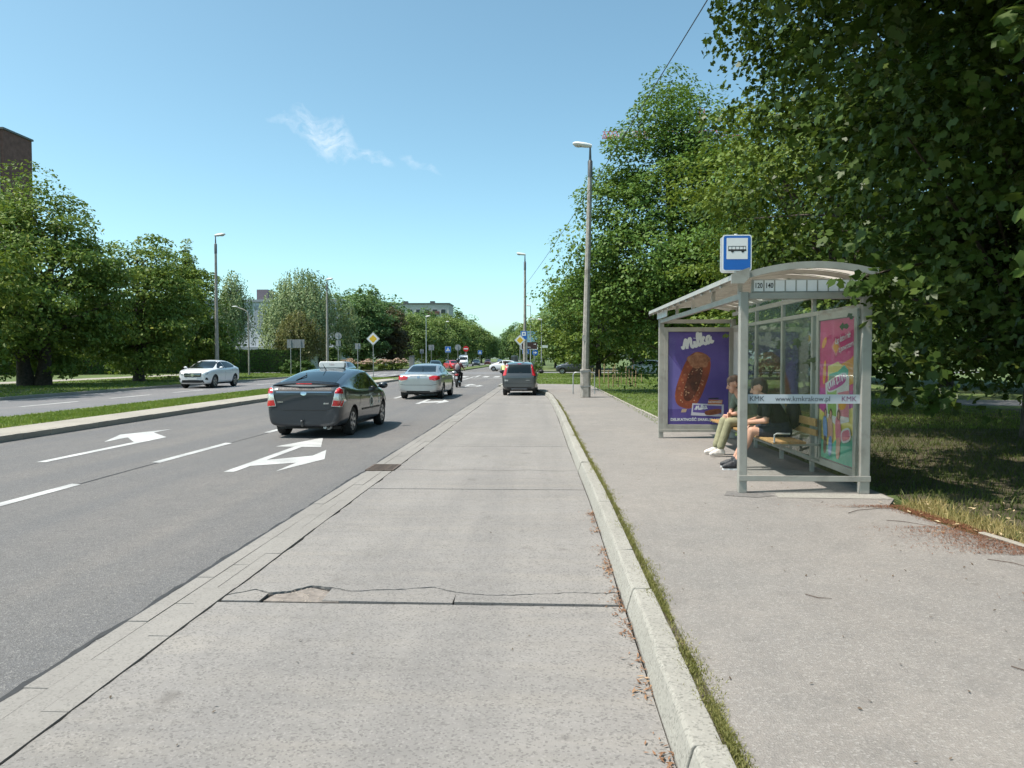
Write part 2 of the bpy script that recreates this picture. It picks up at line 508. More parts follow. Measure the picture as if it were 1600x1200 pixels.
# ================================================================== THE SETTING
rng = np.random.default_rng(11)
struct(sheet("ground", [(-2500, -300), (2500, -300), (2500, 3000), (-2500, 3000)], -0.14, M["lawn"]))

# --- near carriageway, opposite carriageway, side street
road = struct(sheet("road", [(-10.92, -25), (-2.68, -25), (-2.68, 700), (-10.92, 700)], 0.0, M["asphalt"]))
opp = struct(sheet("opposite_road", [(-21.9, -25), (-14.5, -25), (-14.5, 700), (-21.9, 700)], 0.0, M["asphalt_far"]))
side = struct(sheet("side_street", [(-120, 84), (-40, 84), (-22, 82), (-2.6, 82), (6, 84), (60, 92), (60, 99), (-2.6, 97), (-22, 97), (-120, 98)], 0.004, M["asphalt_far"]))
# soil / base under the bay, gutter and kerbs
struct(sheet("bay_base", [(-2.72, -25), (0.9, -25), (0.9, 50), (-2.72, 50)], -0.030, M["joint"]))

def wobble_line(x, y0, y1, step, amp, seed):
    r = random.Random(seed); pts = []; y = y0; o = 0
    while y < y1:
        o = .6 * o + r.uniform(-amp, amp); pts.append((x + o, y)); y += step * r.uniform(.6, 1.4)
    pts.append((x, y1)); return pts
def strip(name, line, w, z, mat, parent, seed=1):
    r = random.Random(seed)
    vs, fs = [], []
    for i, (x, y) in enumerate(line):
        k = w * r.uniform(.4, 1.4); vs += [(x - k / 2, y, z), (x + k / 2, y, z)]
    fs = [(2 * i, 2 * i + 1, 2 * i + 3, 2 * i + 2) for i in range(len(line) - 1)]
    me = bpy.data.meshes.new(name); me.from_pydata(vs, [], fs); me.materials.append(mat)
    return link(bpy.data.objects.new(name, me), parent)
strip("lane_seam", wobble_line(-6.27, 3, 90, .5, .012, 3), .03, .003, M["tar"], road, 4)
strip("edge_crack", wobble_line(-2.688, 2, 60, .10, .014, 5), .045, .0035, M["tar"], road, 6)

# --- markings (paint sheets)
def mark(name, poly, parent=road, z=.005):
    return sheet(name, poly, z, M["mark"], parent)
for k in range(-1, 9):
    y0 = 12.25 + 5.05 * k
    mark("lane_dash", [(-6.38, y0), (-6.22, y0 - .05), (-6.21, y0 + 2.85), (-6.37, y0 + 2.9)])
mark("lane_line", [(-6.37, 57), (-6.22, 57), (-6.22, 78), (-6.37, 78)])
for k in range(30):
    y0 = 104 + 9 * k
    mark("lane_dash", [(-6.38, y0), (-6.20, y0), (-6.20, y0 + 4), (-6.38, y0 + 4)])
def arrow_right(x, y):
    mark("lane_arrow", [(x - .08, y), (x + .08, y), (x + .08, y + .65), (x + .68, y + 1.05), (x + .68, y + .1), (x + 1.02, y + 1.5), (x + .68, y + 2.8),
                        (x + .68, y + 1.95), (x + .08, y + 1.35), (x + .08, y + 3.25), (x + .45, y + 3.25), (x, y + 4.95), (x - .45, y + 3.3), (x - .08, y + 3.3)])
def arrow_left(x, y):
    mark("lane_arrow", [(x - .08, y), (x + .08, y), (x + .10, y + 4.0), (x - .70, y + 5.0), (x - .70, y + 5.85), (x - 1.2, y + 4.5), (x - .70, y + 3.0), (x - .70, y + 3.9), (x - .08, y + 3.0)])
for y in (11.25, 28.5, 45.8): arrow_right(-4.69, y)
for y in (12.2, 29.5, 46.8): arrow_left(-8.2, y)
for k in range(8):                      # zebra
    x0 = -10.5 + k * 1.0
    mark("zebra_stripe", [(x0, 69.0), (x0 + .5, 69.0), (x0 + .5, 73.0), (x0, 73.0)])
mark("stop_line", [(-10.7, 65.5), (-2.9, 65.5), (-2.9, 66.0), (-10.7, 66.0)])
for k in range(-1, 14):
    y0 = 26.2 + 5.6 * k
    mark("lane_dash", [(-18.42, y0), (-18.24, y0), (-18.24, y0 + 3.4), (-18.42, y0 + 3.4)], opp)
mark("edge_line", [(-21.55, 22), (-21.42, 22), (-21.42, 78), (-21.55, 78)], opp)
for k in range(6):
    x0 = -21 + k * 1.1
    mark("zebra_stripe", [(x0, 76.0), (x0 + .5, 76.0), (x0 + .5, 80.0), (x0, 80.0)], opp)

# --- bus bay: concrete slabs, each its own piece
def kx(y):       # kerb foot x along the bay
    pts = [(-30, .57), (9, .565), (15, .49), (22, .44), (28, .36), (33, .24), (36, .05), (38.2, -.35), (40, -.85), (42, -1.5), (44.5, -2.3), (46, -2.66)]
    for (a, xa), (b, xb) in zip(pts, pts[1:]):
        if a <= y <= b:
            return xa + (xb - xa) * (y - a) / (b - a)
    return pts[-1][1]
bay = struct(sheet("bus_bay", [(-2.28, -25), (.62, -25), (.62, 33), (.3, 37), (-2.28, 46)], -0.022, M["joint"]))
joints = [-9.2, -4.4, .45, 5.22, 9.88, 14.75, 19.5, 24.3, 29.1, 33.9, 39.0, 46.0]
slab_r = random.Random(21)
crack = [(-2.262, 5.38), (-2.1, 5.52), (-1.98, 5.44), (-1.86, 5.47), (-1.72, 5.62), (-1.55, 5.58), (-1.40, 5.50), (-1.2, 5.54), (-1.0, 5.56), (-.8, 5.62), (-.62, 5.50), (-.4, 5.44),
         (-.2, 5.45), (0, 5.48), (.2, 5.52), (.4, 5.52), (.545, 5.53)]
cr2 = random.Random(77); fine_ = []
idx_ = []
for (p, q) in zip(crack, crack[1:]):
    idx_.append(len(fine_))
    for t in (0, .2, .4, .6, .8):
        fine_.append((p[0] + (q[0] - p[0]) * t, p[1] + (q[1] - p[1]) * t + (cr2.uniform(-.011, .011) if t else 0)))
idx_.append(len(fine_)); fine_.append(crack[-1])
crack = fine_
def slab(poly, h=.0):
    mb = MB(); mb.prism(poly, -.018, .004 + h)
    return mb.build("concrete_slab", M["conc"], bay)
for a, b in zip(joints, joints[1:]):
    lo, hi = a + (.040 if abs(a - 5.22) < .01 else .008), b - .012
    left = -2.262
    ys = [lo + (hi - lo) * i / 6 for i in range(7)]
    lr = random.Random(int(a * 7) + 90); ledge = []; lo_ = 0.0
    for i in range(1, 46):
        lo_ = .7 * lo_ + lr.uniform(-.006, .006) + (lr.uniform(.006, .018) if lr.random() < .035 else 0); ledge.append((left + .004 + max(-.004, lo_), hi + (lo - hi) * i / 46))
    right = [(kx(y) - .012, y) for y in ys]
    if abs(a - 5.22) < .01:
        # the slab with a broken front edge: a sliver in front of the crack, split in three, and the rest behind it
        def sl(i0, i1, dz):
            top = crack[idx_[i0]:idx_[i1] + 1]
            poly = [(top[0][0] + .006, lo + (.015 if i0 else .0)), (top[-1][0] - .006, lo)] + [(x - .003, y - cr2.uniform(.004, .020)) for x, y in reversed(top)]
            slab(poly, dz)
        sl(0, 2, -.003); sl(5, 10, -.001); sl(10, 16, .001); slab([(-1.96, 5.262), (-1.42, 5.258), (-1.50, 5.40), (-1.58, 5.52), (-1.72, 5.59), (-1.84, 5.45), (-1.93, 5.42)], -.007).data.materials[0] = pmat("pothole_fill", (.225, .195, .170), .95, var=.3, vscale=14, bump=1.0, bscale=30, world_=True)
        poly = [(x, y + .006) for x, y in crack] + right[1:] + [(left, hi)] + [p for p in ledge if p[1] > 5.6]
        slab(poly)
        # gravel filled pothole between the slivers
        mb = MB()
        for k in range(70):
            s = slab_r.uniform(.004, .012)
            mb.ball((slab_r.uniform(-1.95, -1.42), slab_r.uniform(5.26, 5.56), -.006 + slab_r.uniform(0, .004)), (s, s, s * .5), 6, 4)
        g = mb.build("broken_concrete_gravel", pmat("pothole_gravel", (.33, .285, .24), .95, var=.35, vscale=30, world_=True)); tag(g, "brownish gravel filling the pothole in the broken slab edge", "gravel", kind="stuff")
    else:
        n = 40
        r2 = random.Random(int(a * 10) + 500)
        front = [(left + (right[0][0] - left) * i / n, lo + r2.uniform(-.004, .004)) for i in range(n + 1)]
        back = [(left + (right[-1][0] - left) * i / n, hi + r2.uniform(-.004, .004)) for i in range(n + 1)]
        slab(front + right[1:-1] + list(reversed(back)) + ledge, slab_r.uniform(-.003, .003))
# transverse hairline crack by the drain
cr_ = [(-2.2 + .18 * i, 11.55 + .05 * math.sin(i * 1.3) + .02 * math.sin(i * 3.1)) for i in range(16)]
mbc = MB()
for (x0, y0), (x1, y1) in zip(cr_, cr_[1:]):
    mbc.add([(x0, y0, .0085), (x1, y1, .0085), (x1, y1 + .012, .0085), (x0, y0 + .014, .0085)], [(0, 1, 2, 3)])
mbc.build("hairline_crack", M["joint"], bay)

# --- gutter: three rows of long concrete blocks
gutter = struct(sheet("gutter", [(-2.69, -25), (-2.265, -25), (-2.265, 50), (-2.69, 50)], -0.02, M["joint"]))
gm = {}
for row, (x0, x1) in enumerate([(-2.675, -2.543), (-2.538, -2.408), (-2.405, -2.272)]):
    L = 1.0
    key = MB().box((0, 0, 0), (x1 - x0, L - .007, .03)).mesh("gutter_block", M["conc_gutter"])
    for k in range(52):
        y = -3.2 + k * L + row * .37
        o = link(bpy.data.objects.new("gutter_block", key), gutter)
        o.location = ((x0 + x1) / 2, y + L / 2, -.0105 + .001 + random.uniform(-.003, .003))
        o.rotation_euler = (random.uniform(-.003, .003), random.uniform(-.01, .01), random.uniform(-.002, .002))
# storm drain in the gutter
dr = empty("storm_drain", (-2.46, 11.75, 0), 0, "rusty iron storm drain grate set in the gutter", "drain")
iron = pmat("cast_iron", (.10, .075, .06), .8, var=.4, vscale=20, bump=.5)
mb = MB()
for s in (-1, 1):
    mb.box((s * .20, 0, .012), (.035, .62, .02)); mb.box((0, s * .295, .0125), (.37, .03, .021))
mb.build("frame", iron, dr)
barm = MB().box((0, 0, 0), (.36, .028, .02)).mesh("grate_bar", iron)
for k in range(9):
    link(bpy.data.objects.new("grate_bar", barm), dr).location = (0, -.24 + k * .06, .011)

# --- right kerb: sloped face, each stone a piece
kerb = empty("kerb", (0, 0, 0)); kerb["kind"] = "structure"
def kerb_stone(p0, p1, prof, mat, parent, seed):
    """prof = (offset to the right of the foot line, z)"""
    r = random.Random(seed)
    a, b = Vector((*p0, 0)), Vector((*p1, 0))
    d = (b - a).normalized(); nrm = Vector((d.y, -d.x, 0))
    g = .006
    a = a + d * g; b = b - d * g
    dz = r.uniform(-.005, .005); dx = r.uniform(-.006, .006)
    n = len(prof); cuts = 5
    vs = []
    for i in range(cuts + 1):
        p = a.lerp(b, i / cuts)
        for (o, z) in prof:
            q = p + nrm * (o + dx + r.uniform(-.002, .002)); vs.append((q.x, q.y, z + dz + r.uniform(-.004, .003)))
    fs = [tuple(range(n)), tuple(cuts * n + i for i in range(n - 1, -1, -1))]
    for j in range(cuts):
        fs += [(j * n + i, j * n + (i + 1) % n, (j + 1) * n + (i + 1) % n, (j + 1) * n + i) for i in range(n)]
    mb = MB(); mb.add(vs, fs)
    return mb.build("kerb_stone", mat, parent, bevel=.006)
PROF = [(0, -.02), (0, .01), (.035, .138), (.048, .155), (.165, .158), (.165, -.02)]
ys = [y for y in np.arange(-4.3, 30, 1.05)] + [30.5 + k * .78 for k in range(21)]
for i, (y0, y1) in enumerate(zip(ys, ys[1:])):
    if y1 > 46.0: break
    kerb_stone((kx(y0), y0), (kx(y1), y1), PROF, M["kerb"], kerb, i)
# straight kerb on along the road past the bay
for i in range(26):
    y0 = 46 + i * 1.2
    if y0 > 76: break
    kerb_stone((-2.66, y0), (-2.66, y0 + 1.2), [(0, -.02), (.01, .11), (.14, .115), (.14, -.02)], M["kerb"], kerb, 300 + i)

# --- pavement (asphalt, z .15)
pv_left = [(kx(y) + .215, y) for y in [-25, 0, 5, 9, 12, 15, 18, 22, 25, 28, 31, 33, 34.5, 36, 37, 38.2, 40, 42, 44.5]]
pv_right = [(-2.3, 47.0), (.5, 46.6), (2.6, 45.6), (2.74, 38), (2.80, 30), (2.86, 24), (2.93, 20), (2.96, 17.2), (3.86, 16.6), (3.92, 12), (3.88, 8.6), (3.62, 8.15), (3.78, 7.0), (4.0, 5.6), (4.3, 4.0), (4.7, 2.0), (5.4, -25)]
pv = MB().prism(pv_left + pv_right, -.02, .15).build("pavement", M["pave"]); struct(pv)
strip("pavement_crack", [(0.75 + .1 * i, 16.2 + .03 * math.sin(i * .9)) for i in range(1)] + [(.9, 16.2)], .01, .154, M["tar"], pv, 2)
mb = MB()
for (pts) in ([(.72, 16.2), (1.3, 16.23), (2.0, 16.2), (2.6, 16.24), (2.9, 16.22)], ):
    for (x0, y0), (x1, y1) in zip(pts, pts[1:]):
        mb.add([(x0, y0, .1535), (x1, y1, .1535), (x1, y1 + .018, .1535), (x0, y0 + .02, .1535)], [(0, 1, 2, 3)])
mb.build("pavement_crack", M["tar"], pv)
# darker repair patch at the shelter's near post, pale concrete footing under the shelter's near end
sheet("pavement_patch", [(2.05, 8.72), (2.38, 8.60), (2.62, 8.72), (2.5, 8.98), (2.15, 9.02)], .154, pmat("tar_patch", (.16, .15, .14), .9, var=.25, vscale=20, bump=.5, world_=True), pv)
sheet("footing_strip", [(2.62, 8.60), (3.84, 8.56), (3.86, 8.86), (2.66, 8.90)], .1545, M["kerb"], pv)
# soil line between kerb and pavement
struct(sheet("kerb_soil_strip", [(kx(y) + .155, y) for y in (-25, 9, 15, 22, 28, 33, 36)] + [(kx(y) + .225, y) for y in (36, 33, 28, 22, 15, 9, -25)], .128, M["soil"]))

# --- right lawn with a narrow edging of stones
lawn_poly = [(2.9, 17.3), (3.95, 16.5), (3.98, 12), (3.94, 8.5), (3.7, 8.1), (3.85, 7.0), (4.06, 5.6), (4.36, 4.0), (4.8, 2.0), (5.5, -25), (90, -25), (90, 83), (-2.5, 83), (-2.5, 47.1), (.5, 46.7), (2.7, 45.7), (2.78, 38), (2.84, 30), (2.9, 24)]
rl = MB().prism(lawn_poly, -.1, .125).build("lawn", M["lawn"]); struct(rl)
edge = empty("lawn_edging", (0, 0, 0)); edge["kind"] = "structure"
def edging(pts, step=1.0):
    for (x0, y0), (x1, y1) in zip(pts, pts[1:]):
        n = max(1, round(math.hypot(x1 - x0, y1 - y0) / step))
        for i in range(n):
            a, b = i / n, (i + 1) / n
            kerb_stone((x0 + (x1 - x0) * a, y0 + (y1 - y0) * a), (x0 + (x1 - x0) * b, y0 + (y1 - y0) * b), [(0, .0), (.0, .175), (.06, .178), (.06, .0)], M["kerb_old"], edge, int(y0 * 31 + i))
edging([(2.98, 17.3), (2.95, 20), (2.88, 24), (2.82, 30), (2.76, 38), (2.64, 45.4)])
edging([(4.32, 4.1), (4.04, 5.7), (3.84, 6.9)])
struct(sheet("shade_toned_leafy_soil", [(4.05, 8.6), (3.86, 8.0), (3.95, 7.0), (4.16, 5.6), (4.5, 4.0), (4.9, 2.0), (30, 2), (30, 21), (9, 26), (5.5, 20), (4.2, 16)], .1285, pmat("shade_toned_leafy_soil", (.072, .060, .032), .95, var=.45, vscale=3, bump=.9, bscale=40, world_=True, dark=(.05, .07, .02), dscale=1.2, damt=.8)))  # soil sheet toned dark so its colour carries the deep tree shade
# park path behind the trees, in deep shade
struct(sheet("park_path", [(7, 27.5), (45, 21), (45, 24.8), (7, 31.5)], .129, M["asphalt_far"]))
struct(sheet("gravel_path", [(-2.4, 60), (16, 62), (16, 63.4), (-2.4, 61.4)], .129, M["kerb_old"]))

# --- median between the carriageways
med = struct(MB().prism([(-14.35, -25), (-11.05, -25), (-11.05, 58), (-11.3, 61), (-12.0, 63.5), (-12.7, 64.2), (-13.4, 63.5), (-14.1, 61), (-14.35, 58)], -.05, .125).build("median", M["lawn"]))
struct(sheet("median_strip", [(-12.15, -25), (-11.06, -25), (-11.06, 56), (-11.5, 59), (-12.15, 58)], .131, M["kerb_old"]))
mk = empty("median_kerb", (0, 0, 0)); mk["kind"] = "structure"
MP = [(0, -.03), (.0, .135), (-.13, .137), (-.13, -.03)]
for i in range(60):
    y0 = 4 + i * .9
    kerb_stone((-10.92, y0), (-10.92, y0 + .9), MP, M["kerb_old"], mk, 900 + i)
nose = [(-10.92, 58), (-11.2, 61), (-11.95, 63.6), (-12.7, 64.35), (-13.45, 63.6), (-14.2, 61), (-14.48, 58)]
for i, (p, q) in enumerate(zip(nose, nose[1:])):
    kerb_stone(p, q, MP, M["kerb_old"], mk, 980 + i)
for i in range(46):
    y1 = 58 - i * 1.0
    kerb_stone((-14.48, y1), (-14.48, y1 - 1.0), MP, M["kerb"], mk, 1000 + i)
# second median beyond the junction
med2 = struct(MB().prism([(-14.3, 104), (-11.1, 104), (-11.1, 420), (-14.3, 420)], -.05, .12).build("far_median", M["lawn"]))
# left verge beyond the opposite carriageway
vg = struct(MB().prism([(-200, -25), (-22.05, -25), (-22.05, 82), (-40, 84), (-200, 84)], -.1, .11).build("left_verge", M["lawn"]))
vk = empty("verge_kerb", (0, 0, 0)); vk["kind"] = "structure"
for i in range(52):
    y1 = 81 - i * 1.2
    kerb_stone((-21.92, y1), (-21.92, y1 - 1.2), MP, M["kerb"], vk, 1100 + i)
struct(sheet("left_path", [(-36.2, -20), (-33.6, -20), (-33.6, 82), (-36.2, 82)], .116, M["kerb_old"]))
struct(MB().prism([(-120, 99), (-22.2, 99), (-22.2, 420), (-120, 420)], -.1, .11).build("far_verge", M["lawn"]))
struct(sheet("far_pavement", [(-40, 99.5), (-22.4, 99.5), (-22.4, 102), (-40, 102)], .116, M["kerb"]))
struct(MB().prism([(-2.5, 99), (90, 101), (90, 420), (-2.5, 420)], -.1, .11).build("right_far_verge", M["lawn"]))
struct(sheet("far_footway", [(-2.4, 100.5), (60, 103.5), (60, 106), (-2.4, 103)], .116, M["kerb_old"]))

# ------------------------------------------------------------------ grass blades, weeds, litter of leaves (nobody could count them)
def quads_mesh(name, P, X, Y, Z, tmpl, faces, mat):
    """many small copies of one template polygon; P centre, X/Y/Z axes already scaled (n,3)"""
    n, k = len(P), len(tmpl)
    T = np.asarray(tmpl, dtype=np.float32)
    V = (P[:, None, :] + X[:, None, :] * T[None, :, 0:1] + Y[:, None, :] * T[None, :, 1:2] + Z[:, None, :] * T[None, :, 2:3]).reshape(-1, 3).astype(np.float32)
    me = bpy.data.meshes.new(name)
    me.vertices.add(n * k); me.vertices.foreach_set("co", V.ravel())
    ls = np.concatenate([np.asarray(f) for f in faces]); sizes = np.asarray([len(f) for f in faces])
    L = (np.arange(n)[:, None] * k + ls[None, :]).ravel().astype(np.int32)
    tot = np.tile(sizes, n); st = np.concatenate([[0], np.cumsum(tot)[:-1]]).astype(np.int32)
    me.loops.add(len(L)); me.loops.foreach_set("vertex_index", L)
    me.polygons.add(len(tot)); me.polygons.foreach_set("loop_start", st); me.polygons.foreach_set("loop_total", tot.astype(np.int32))
    me.materials.append(mat)
    me.update(calc_edges=True)
    return me
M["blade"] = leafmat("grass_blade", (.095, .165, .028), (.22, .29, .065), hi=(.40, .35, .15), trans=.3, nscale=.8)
M["blade_shade"] = leafmat("shade_darkened_grass_blade", (.045, .075, .016), (.12, .14, .04), hi=(.26, .21, .10), trans=.2, nscale=.9)  # grass colour darkened to carry the shade under the maples
M["blade_dry"] = leafmat("dry_grass_blade", (.26, .22, .08), (.50, .40, .19), hi=(.14, .20, .04), trans=.25, nscale=1.2)
M["weed"] = leafmat("kerb_weed", (.16, .165, .05), (.29, .275, .105), hi=(.42, .34, .17), trans=.25, nscale=2.0)
def blades(name, label, P, h, w, mat, seed, lean=.5):
    r = np.random.default_rng(seed); n = len(P)
    a = r.uniform(0, 2 * np.pi, n); hh = h * r.uniform(.45, 1.25, n)
    X = np.stack([np.cos(a), np.sin(a), np.zeros(n)], 1) * (w * r.uniform(.7, 1.4, n))[:, None]
    b = r.uniform(0, 2 * np.pi, n); ln = lean * r.uniform(0, 1, n)
    Y = np.stack([np.cos(b) * ln, np.sin(b) * ln, np.ones(n)], 1) * hh[:, None]
    Z = np.stack([np.cos(b), np.sin(b), np.zeros(n)], 1) * (hh * ln * .6)[:, None]
    me = quads_mesh(name, P, X, Y, Z, [(-.5, 0, 0), (.5, 0, 0), (.28, .6, 0), (0, 1, .5), (-.28, .6, 0)], [(0, 1, 2, 4), (4, 2, 3)], mat)
    return tag(link(bpy.data.objects.new(name, me)), label, "grass", kind="stuff")
def scatter(n, x0, x1, y0, y1, z, seed, power=1.0):
    r = np.random.default_rng(seed)
    y = y0 + (y1 - y0) * r.uniform(0, 1, n) ** power
    return np.stack([r.uniform(x0, x1, n), y, np.full(n, z)], 1)
# the weeds growing in the kerb joint
r_ = np.random.default_rng(5); n = 34000
yy = 1.8 + 27 * r_.uniform(0, 1, n) ** 2.2
dens = .45 + .55 * np.sin(yy * 2.1 + np.sin(yy * 5.3) * 1.4) * np.sin(yy * .83 + 1)
keep = r_.uniform(0, 1, n) < np.clip(dens + .35, .12, 1); yy = yy[keep]; n = len(yy)
kxx = np.array([kx(v) for v in yy])
wd = .03 + .012 * np.sin(yy * 3.7) + .01 * np.sin(yy * 9.1)
blades("kerb_weeds", "short green weeds growing in the joint behind the kerb", np.stack([kxx + .196 + r_.normal(0, 1, n) * wd * .95, yy, np.full(n, .142)], 1), .024, .006, M["weed"], 6, 1.1)
blades("median_grass", "mown grass on the strip between the carriageways", scatter(50000, -14.3, -12.15, 13, 63, .125, 7, 1.6), .06, .022, M["blade"], 8, .9)
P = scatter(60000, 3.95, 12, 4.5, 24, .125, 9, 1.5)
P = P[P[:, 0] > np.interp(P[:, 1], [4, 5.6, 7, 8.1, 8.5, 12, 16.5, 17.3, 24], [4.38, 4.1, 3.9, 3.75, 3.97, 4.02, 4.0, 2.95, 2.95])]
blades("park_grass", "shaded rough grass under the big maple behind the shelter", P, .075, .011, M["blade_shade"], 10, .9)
P = scatter(9000, 3.72, 4.75, 4.3, 8.4, .125, 12, 1.0)
ex = np.interp(P[:, 1], [4, 5.6, 7, 8.1, 8.5], [4.38, 4.1, 3.9, 3.72, 3.95]); d_ = P[:, 0] - ex
P = P[(d_ > 0) & (d_ < .45)]
blades("dry_grass_fringe", "straw coloured dry grass along the pavement edge", P, .095, .008, M["blade_dry"], 13, .8)
P = scatter(40000, 2.7, 14, 17.5, 46, .125, 14, 1.3)
blades("verge_grass", "sunny mown grass beside the pavement under the green ash tree", P, .06, .02, M["blade"], 15, .9)
blades("far_verge_grass", "bright mown lawn beyond the end of the bus bay", scatter(25000, -2.4, 10, 47, 82, .125, 16, 1.2), .06, .04, M["blade"], 17, .9)
blades("left_verge_grass", "mown verge along the far side of the opposite carriageway", scatter(25000, -33, -22.1, 26, 82, .11, 18, 1.1), .07, .04, M["blade"], 19, .9)

# fallen brown leaves and needles
M["litter"] = leafmat("fallen_leaf", (.15, .075, .04), (.34, .19, .11), hi=(.62, .48, .30), trans=.1, nscale=3)
def litter(name, label, P, s, seed, mat=None, tilt=.35, asp=.5):
    r = np.random.default_rng(seed); n = len(P); a = r.uniform(0, 2 * np.pi, n); sz = s * r.uniform(.4, 1.3, n)
    t = r.uniform(-tilt, tilt, n)
    X = np.stack([np.cos(a), np.sin(a), t], 1) * sz[:, None]; Y = np.stack([-np.sin(a), np.cos(a), r.uniform(-tilt, tilt, n)], 1) * (sz * asp)[:, None]
    Z = np.stack([np.zeros(n), np.zeros(n), np.ones(n)], 1) * sz[:, None]
    me = quads_mesh(name, P, X, Y, Z, [(-.5, 0, .05), (-.1, -.5, .12), (.5, 0, .2), (-.1, .5, .12)], [(0, 1, 2, 3)], mat or M["litter"])
    return tag(link(bpy.data.objects.new(name, me)), label, "leaf litter", kind="stuff")
r_ = np.random.default_rng(31)
def clumpy(y0, y1, n, seed):
    r = np.random.default_rng(seed); c = r.uniform(y0, y1, 26); return r.choice(c, n) + r.normal(0, .09, n)
yy = np.clip(clumpy(3.0, 8.5, 620, 32), 2.6, 12); xx = np.array([kx(v) for v in yy]) - np.abs(r_.normal(0, .045, len(yy))) - .006
litter("gutter_leaf_litter", "dry brown leaves gathered along the foot of the kerb", np.stack([xx, yy, np.full(len(yy), .010)], 1), .036, 33, asp=.30)
n = 26000
yy = 4.2 + 4.0 * r_.uniform(0, 1, n); ex = np.interp(yy, [4, 5.6, 7, 8.1, 8.5], [4.38, 4.1, 3.9, 3.72, 3.95])
k_ = np.abs(r_.normal(0, .36, n)); k_ *= (.30 + .70 * (np.sin(yy * 3.1 + .6 * np.sin(yy * 7)) > -.3))
litter("needle_litter", "reddish brown litter spilled from the grass onto the pavement", np.stack([ex - k_ + .08, yy, np.full(n, .1555)], 1), .024, 34, leafmat("red_brown_needle", (.13, .055, .03), (.27, .13, .075), hi=(.5, .36, .2), trans=.05, nscale=3), asp=.25)
P = np.stack([r_.uniform(3.6, 4.9, 200), r_.uniform(4.2, 8.4, 200), np.full(200, .165)], 1)
litter("pale_leaf_litter", "pale dry leaves lying in the dry grass fringe", P[P[:, 0] > np.interp(P[:, 1], [4, 5.6, 7, 8.1], [4.2, 3.95, 3.75, 3.6])], .055, 35, leafmat("pale_dead_leaf", (.45, .32, .17), (.70, .56, .36), trans=.1))
P = np.stack([r_.uniform(.85, 3.9, 300), r_.uniform(2.6, 15, 300), np.full(300, .1555)], 1)
litter("pavement_specks", "small dark crumbs and seeds scattered on the pavement", P, .022, 36, leafmat("dark_speck", (.05, .04, .03), (.16, .11, .07), trans=.0))
P = np.stack([r_.uniform(-2.2, .5, 90), r_.uniform(3.0, 12, 90), np.full(90, .0105)], 1)
litter("bay_specks", "small dark crumbs scattered on the concrete bay", P, .02, 37, leafmat("dark_speck_b", (.06, .05, .04), (.18, .14, .10), trans=.0))
# twigs on the pavement
tw = pmat("twig_bark", (.09, .06, .045), .9)
for pts, lab in (([(3.05, 7.75), (3.2, 7.9), (3.5, 8.02), (3.8, 7.95)], "long curved bare twig on the pavement near the shelter's foot"),
                 ([(3.28, 7.42), (3.42, 7.36), (3.56, 7.2)], "short bent twig among the reddish litter"),
                 ([(3.42, 6.0), (3.55, 5.9), (3.62, 5.72)], "thin twig lying just off the lawn edging"),
                 ([(1.72, 5.05), (1.78, 4.98), (1.86, 4.97)], "tiny twig in the middle of the pavement"),
                 ([(2.35, 3.9), (2.42, 3.8), (2.47, 3.72)], "little twig at the right edge of the pavement foreground")):
    o = MB().tube([(x, y, .1575) for x, y in pts], [.0028] * (len(pts) - 1) + [.0015], 6).build("twig", tw); tag(o, lab, "twig")

# ================================================================== BUS SHELTER
def translucent_roof(name, base):
    m, nt, out = newmat(name); nb = NB(nt)
    d = nb.n("ShaderNodeBsdfDiffuse"); d.inputs[0].default_value = (*base, 1)
    t = nb.n("ShaderNodeBsdfTranslucent"); t.inputs[0].default_value = (*base, 1)
    co = coords(nb, False)
    g = nb.mix(nb.mapr(nb.noise(co, 2.5, 6, .7), .4, .75), base, tuple(x * .6 for x in base)); nb.l(g, d.inputs[0]); nb.l(g, t.inputs[0])
    ms = nb.n("ShaderNodeMixShader"); ms.inputs[0].default_value = .62
    nb.l(d.outputs[0], ms.inputs[1]); nb.l(t.outputs[0], ms.inputs[2]); nb.l(ms.outputs[0], out.inputs["Surface"]); return m
M["roof_pc"] = translucent_roof("milky_roof_panel", (.80, .74, .66))
SX0, SX1, SY0, SY1, SZ = 2.30, 3.68, 8.93, 15.05, .15
sh = empty("bus_shelter", (0, 0, 0), 0, "grey steel bus shelter with arched milky roof and glass walls", "bus shelter")
def post(x, y, w=.085, d=.085, z1=2.46):
    MB().box((x, y, (SZ + z1) / 2), (w, d, z1 - SZ)).build("post", M["grey"], sh, bevel=.008)
post(SX0, SY0, .095, .095); post(SX0, SY1, .095, .095); post(SX1, SY0, .11, .095); post(SX1, SY1, .095, .095)
for y in (10.62, 11.95, 13.4): post(SX1, y, .055, .06, 2.52)
def rail(name, a, b, w, h, bv=.005):
    return MB().bar(a, b, w, h).build(name, M["grey"], sh, bevel=bv)
rail("front_beam", (SX0, SY0 + .05, 2.415), (SX0, SY1 - .05, 2.415), .06, .07)
rail("end_beam", (SX0 + .05, SY0, 2.415), (SX1 - .056, SY0, 2.415), .06, .075)
rail("end_beam", (SX0 + .05, SY1, 2.415), (SX1 - .05, SY1, 2.415), .06, .075)
rail("end_rail", (SX0 - .05, SY0 - .056, .325), (SX1 + .06, SY0 - .056, .325), .014, .065)
rail("end_rail", (SX0 - .05, SY1 - .056, .300), (SX1 + .05, SY1 - .056, .300), .014, .055)
rail("back_rail", (SX1 + .0, SY0 + .05, .325), (SX1, SY1 - .05, .325), .05, .05)
rail("back_transom", (SX1, SY0 + .06, 2.30), (SX1, SY1 - .05, 2.30), .05, .055)
rail("back_top_beam", (SX1, SY0 + .06, 2.545), (SX1, SY1 - .05, 2.545), .06, .07)
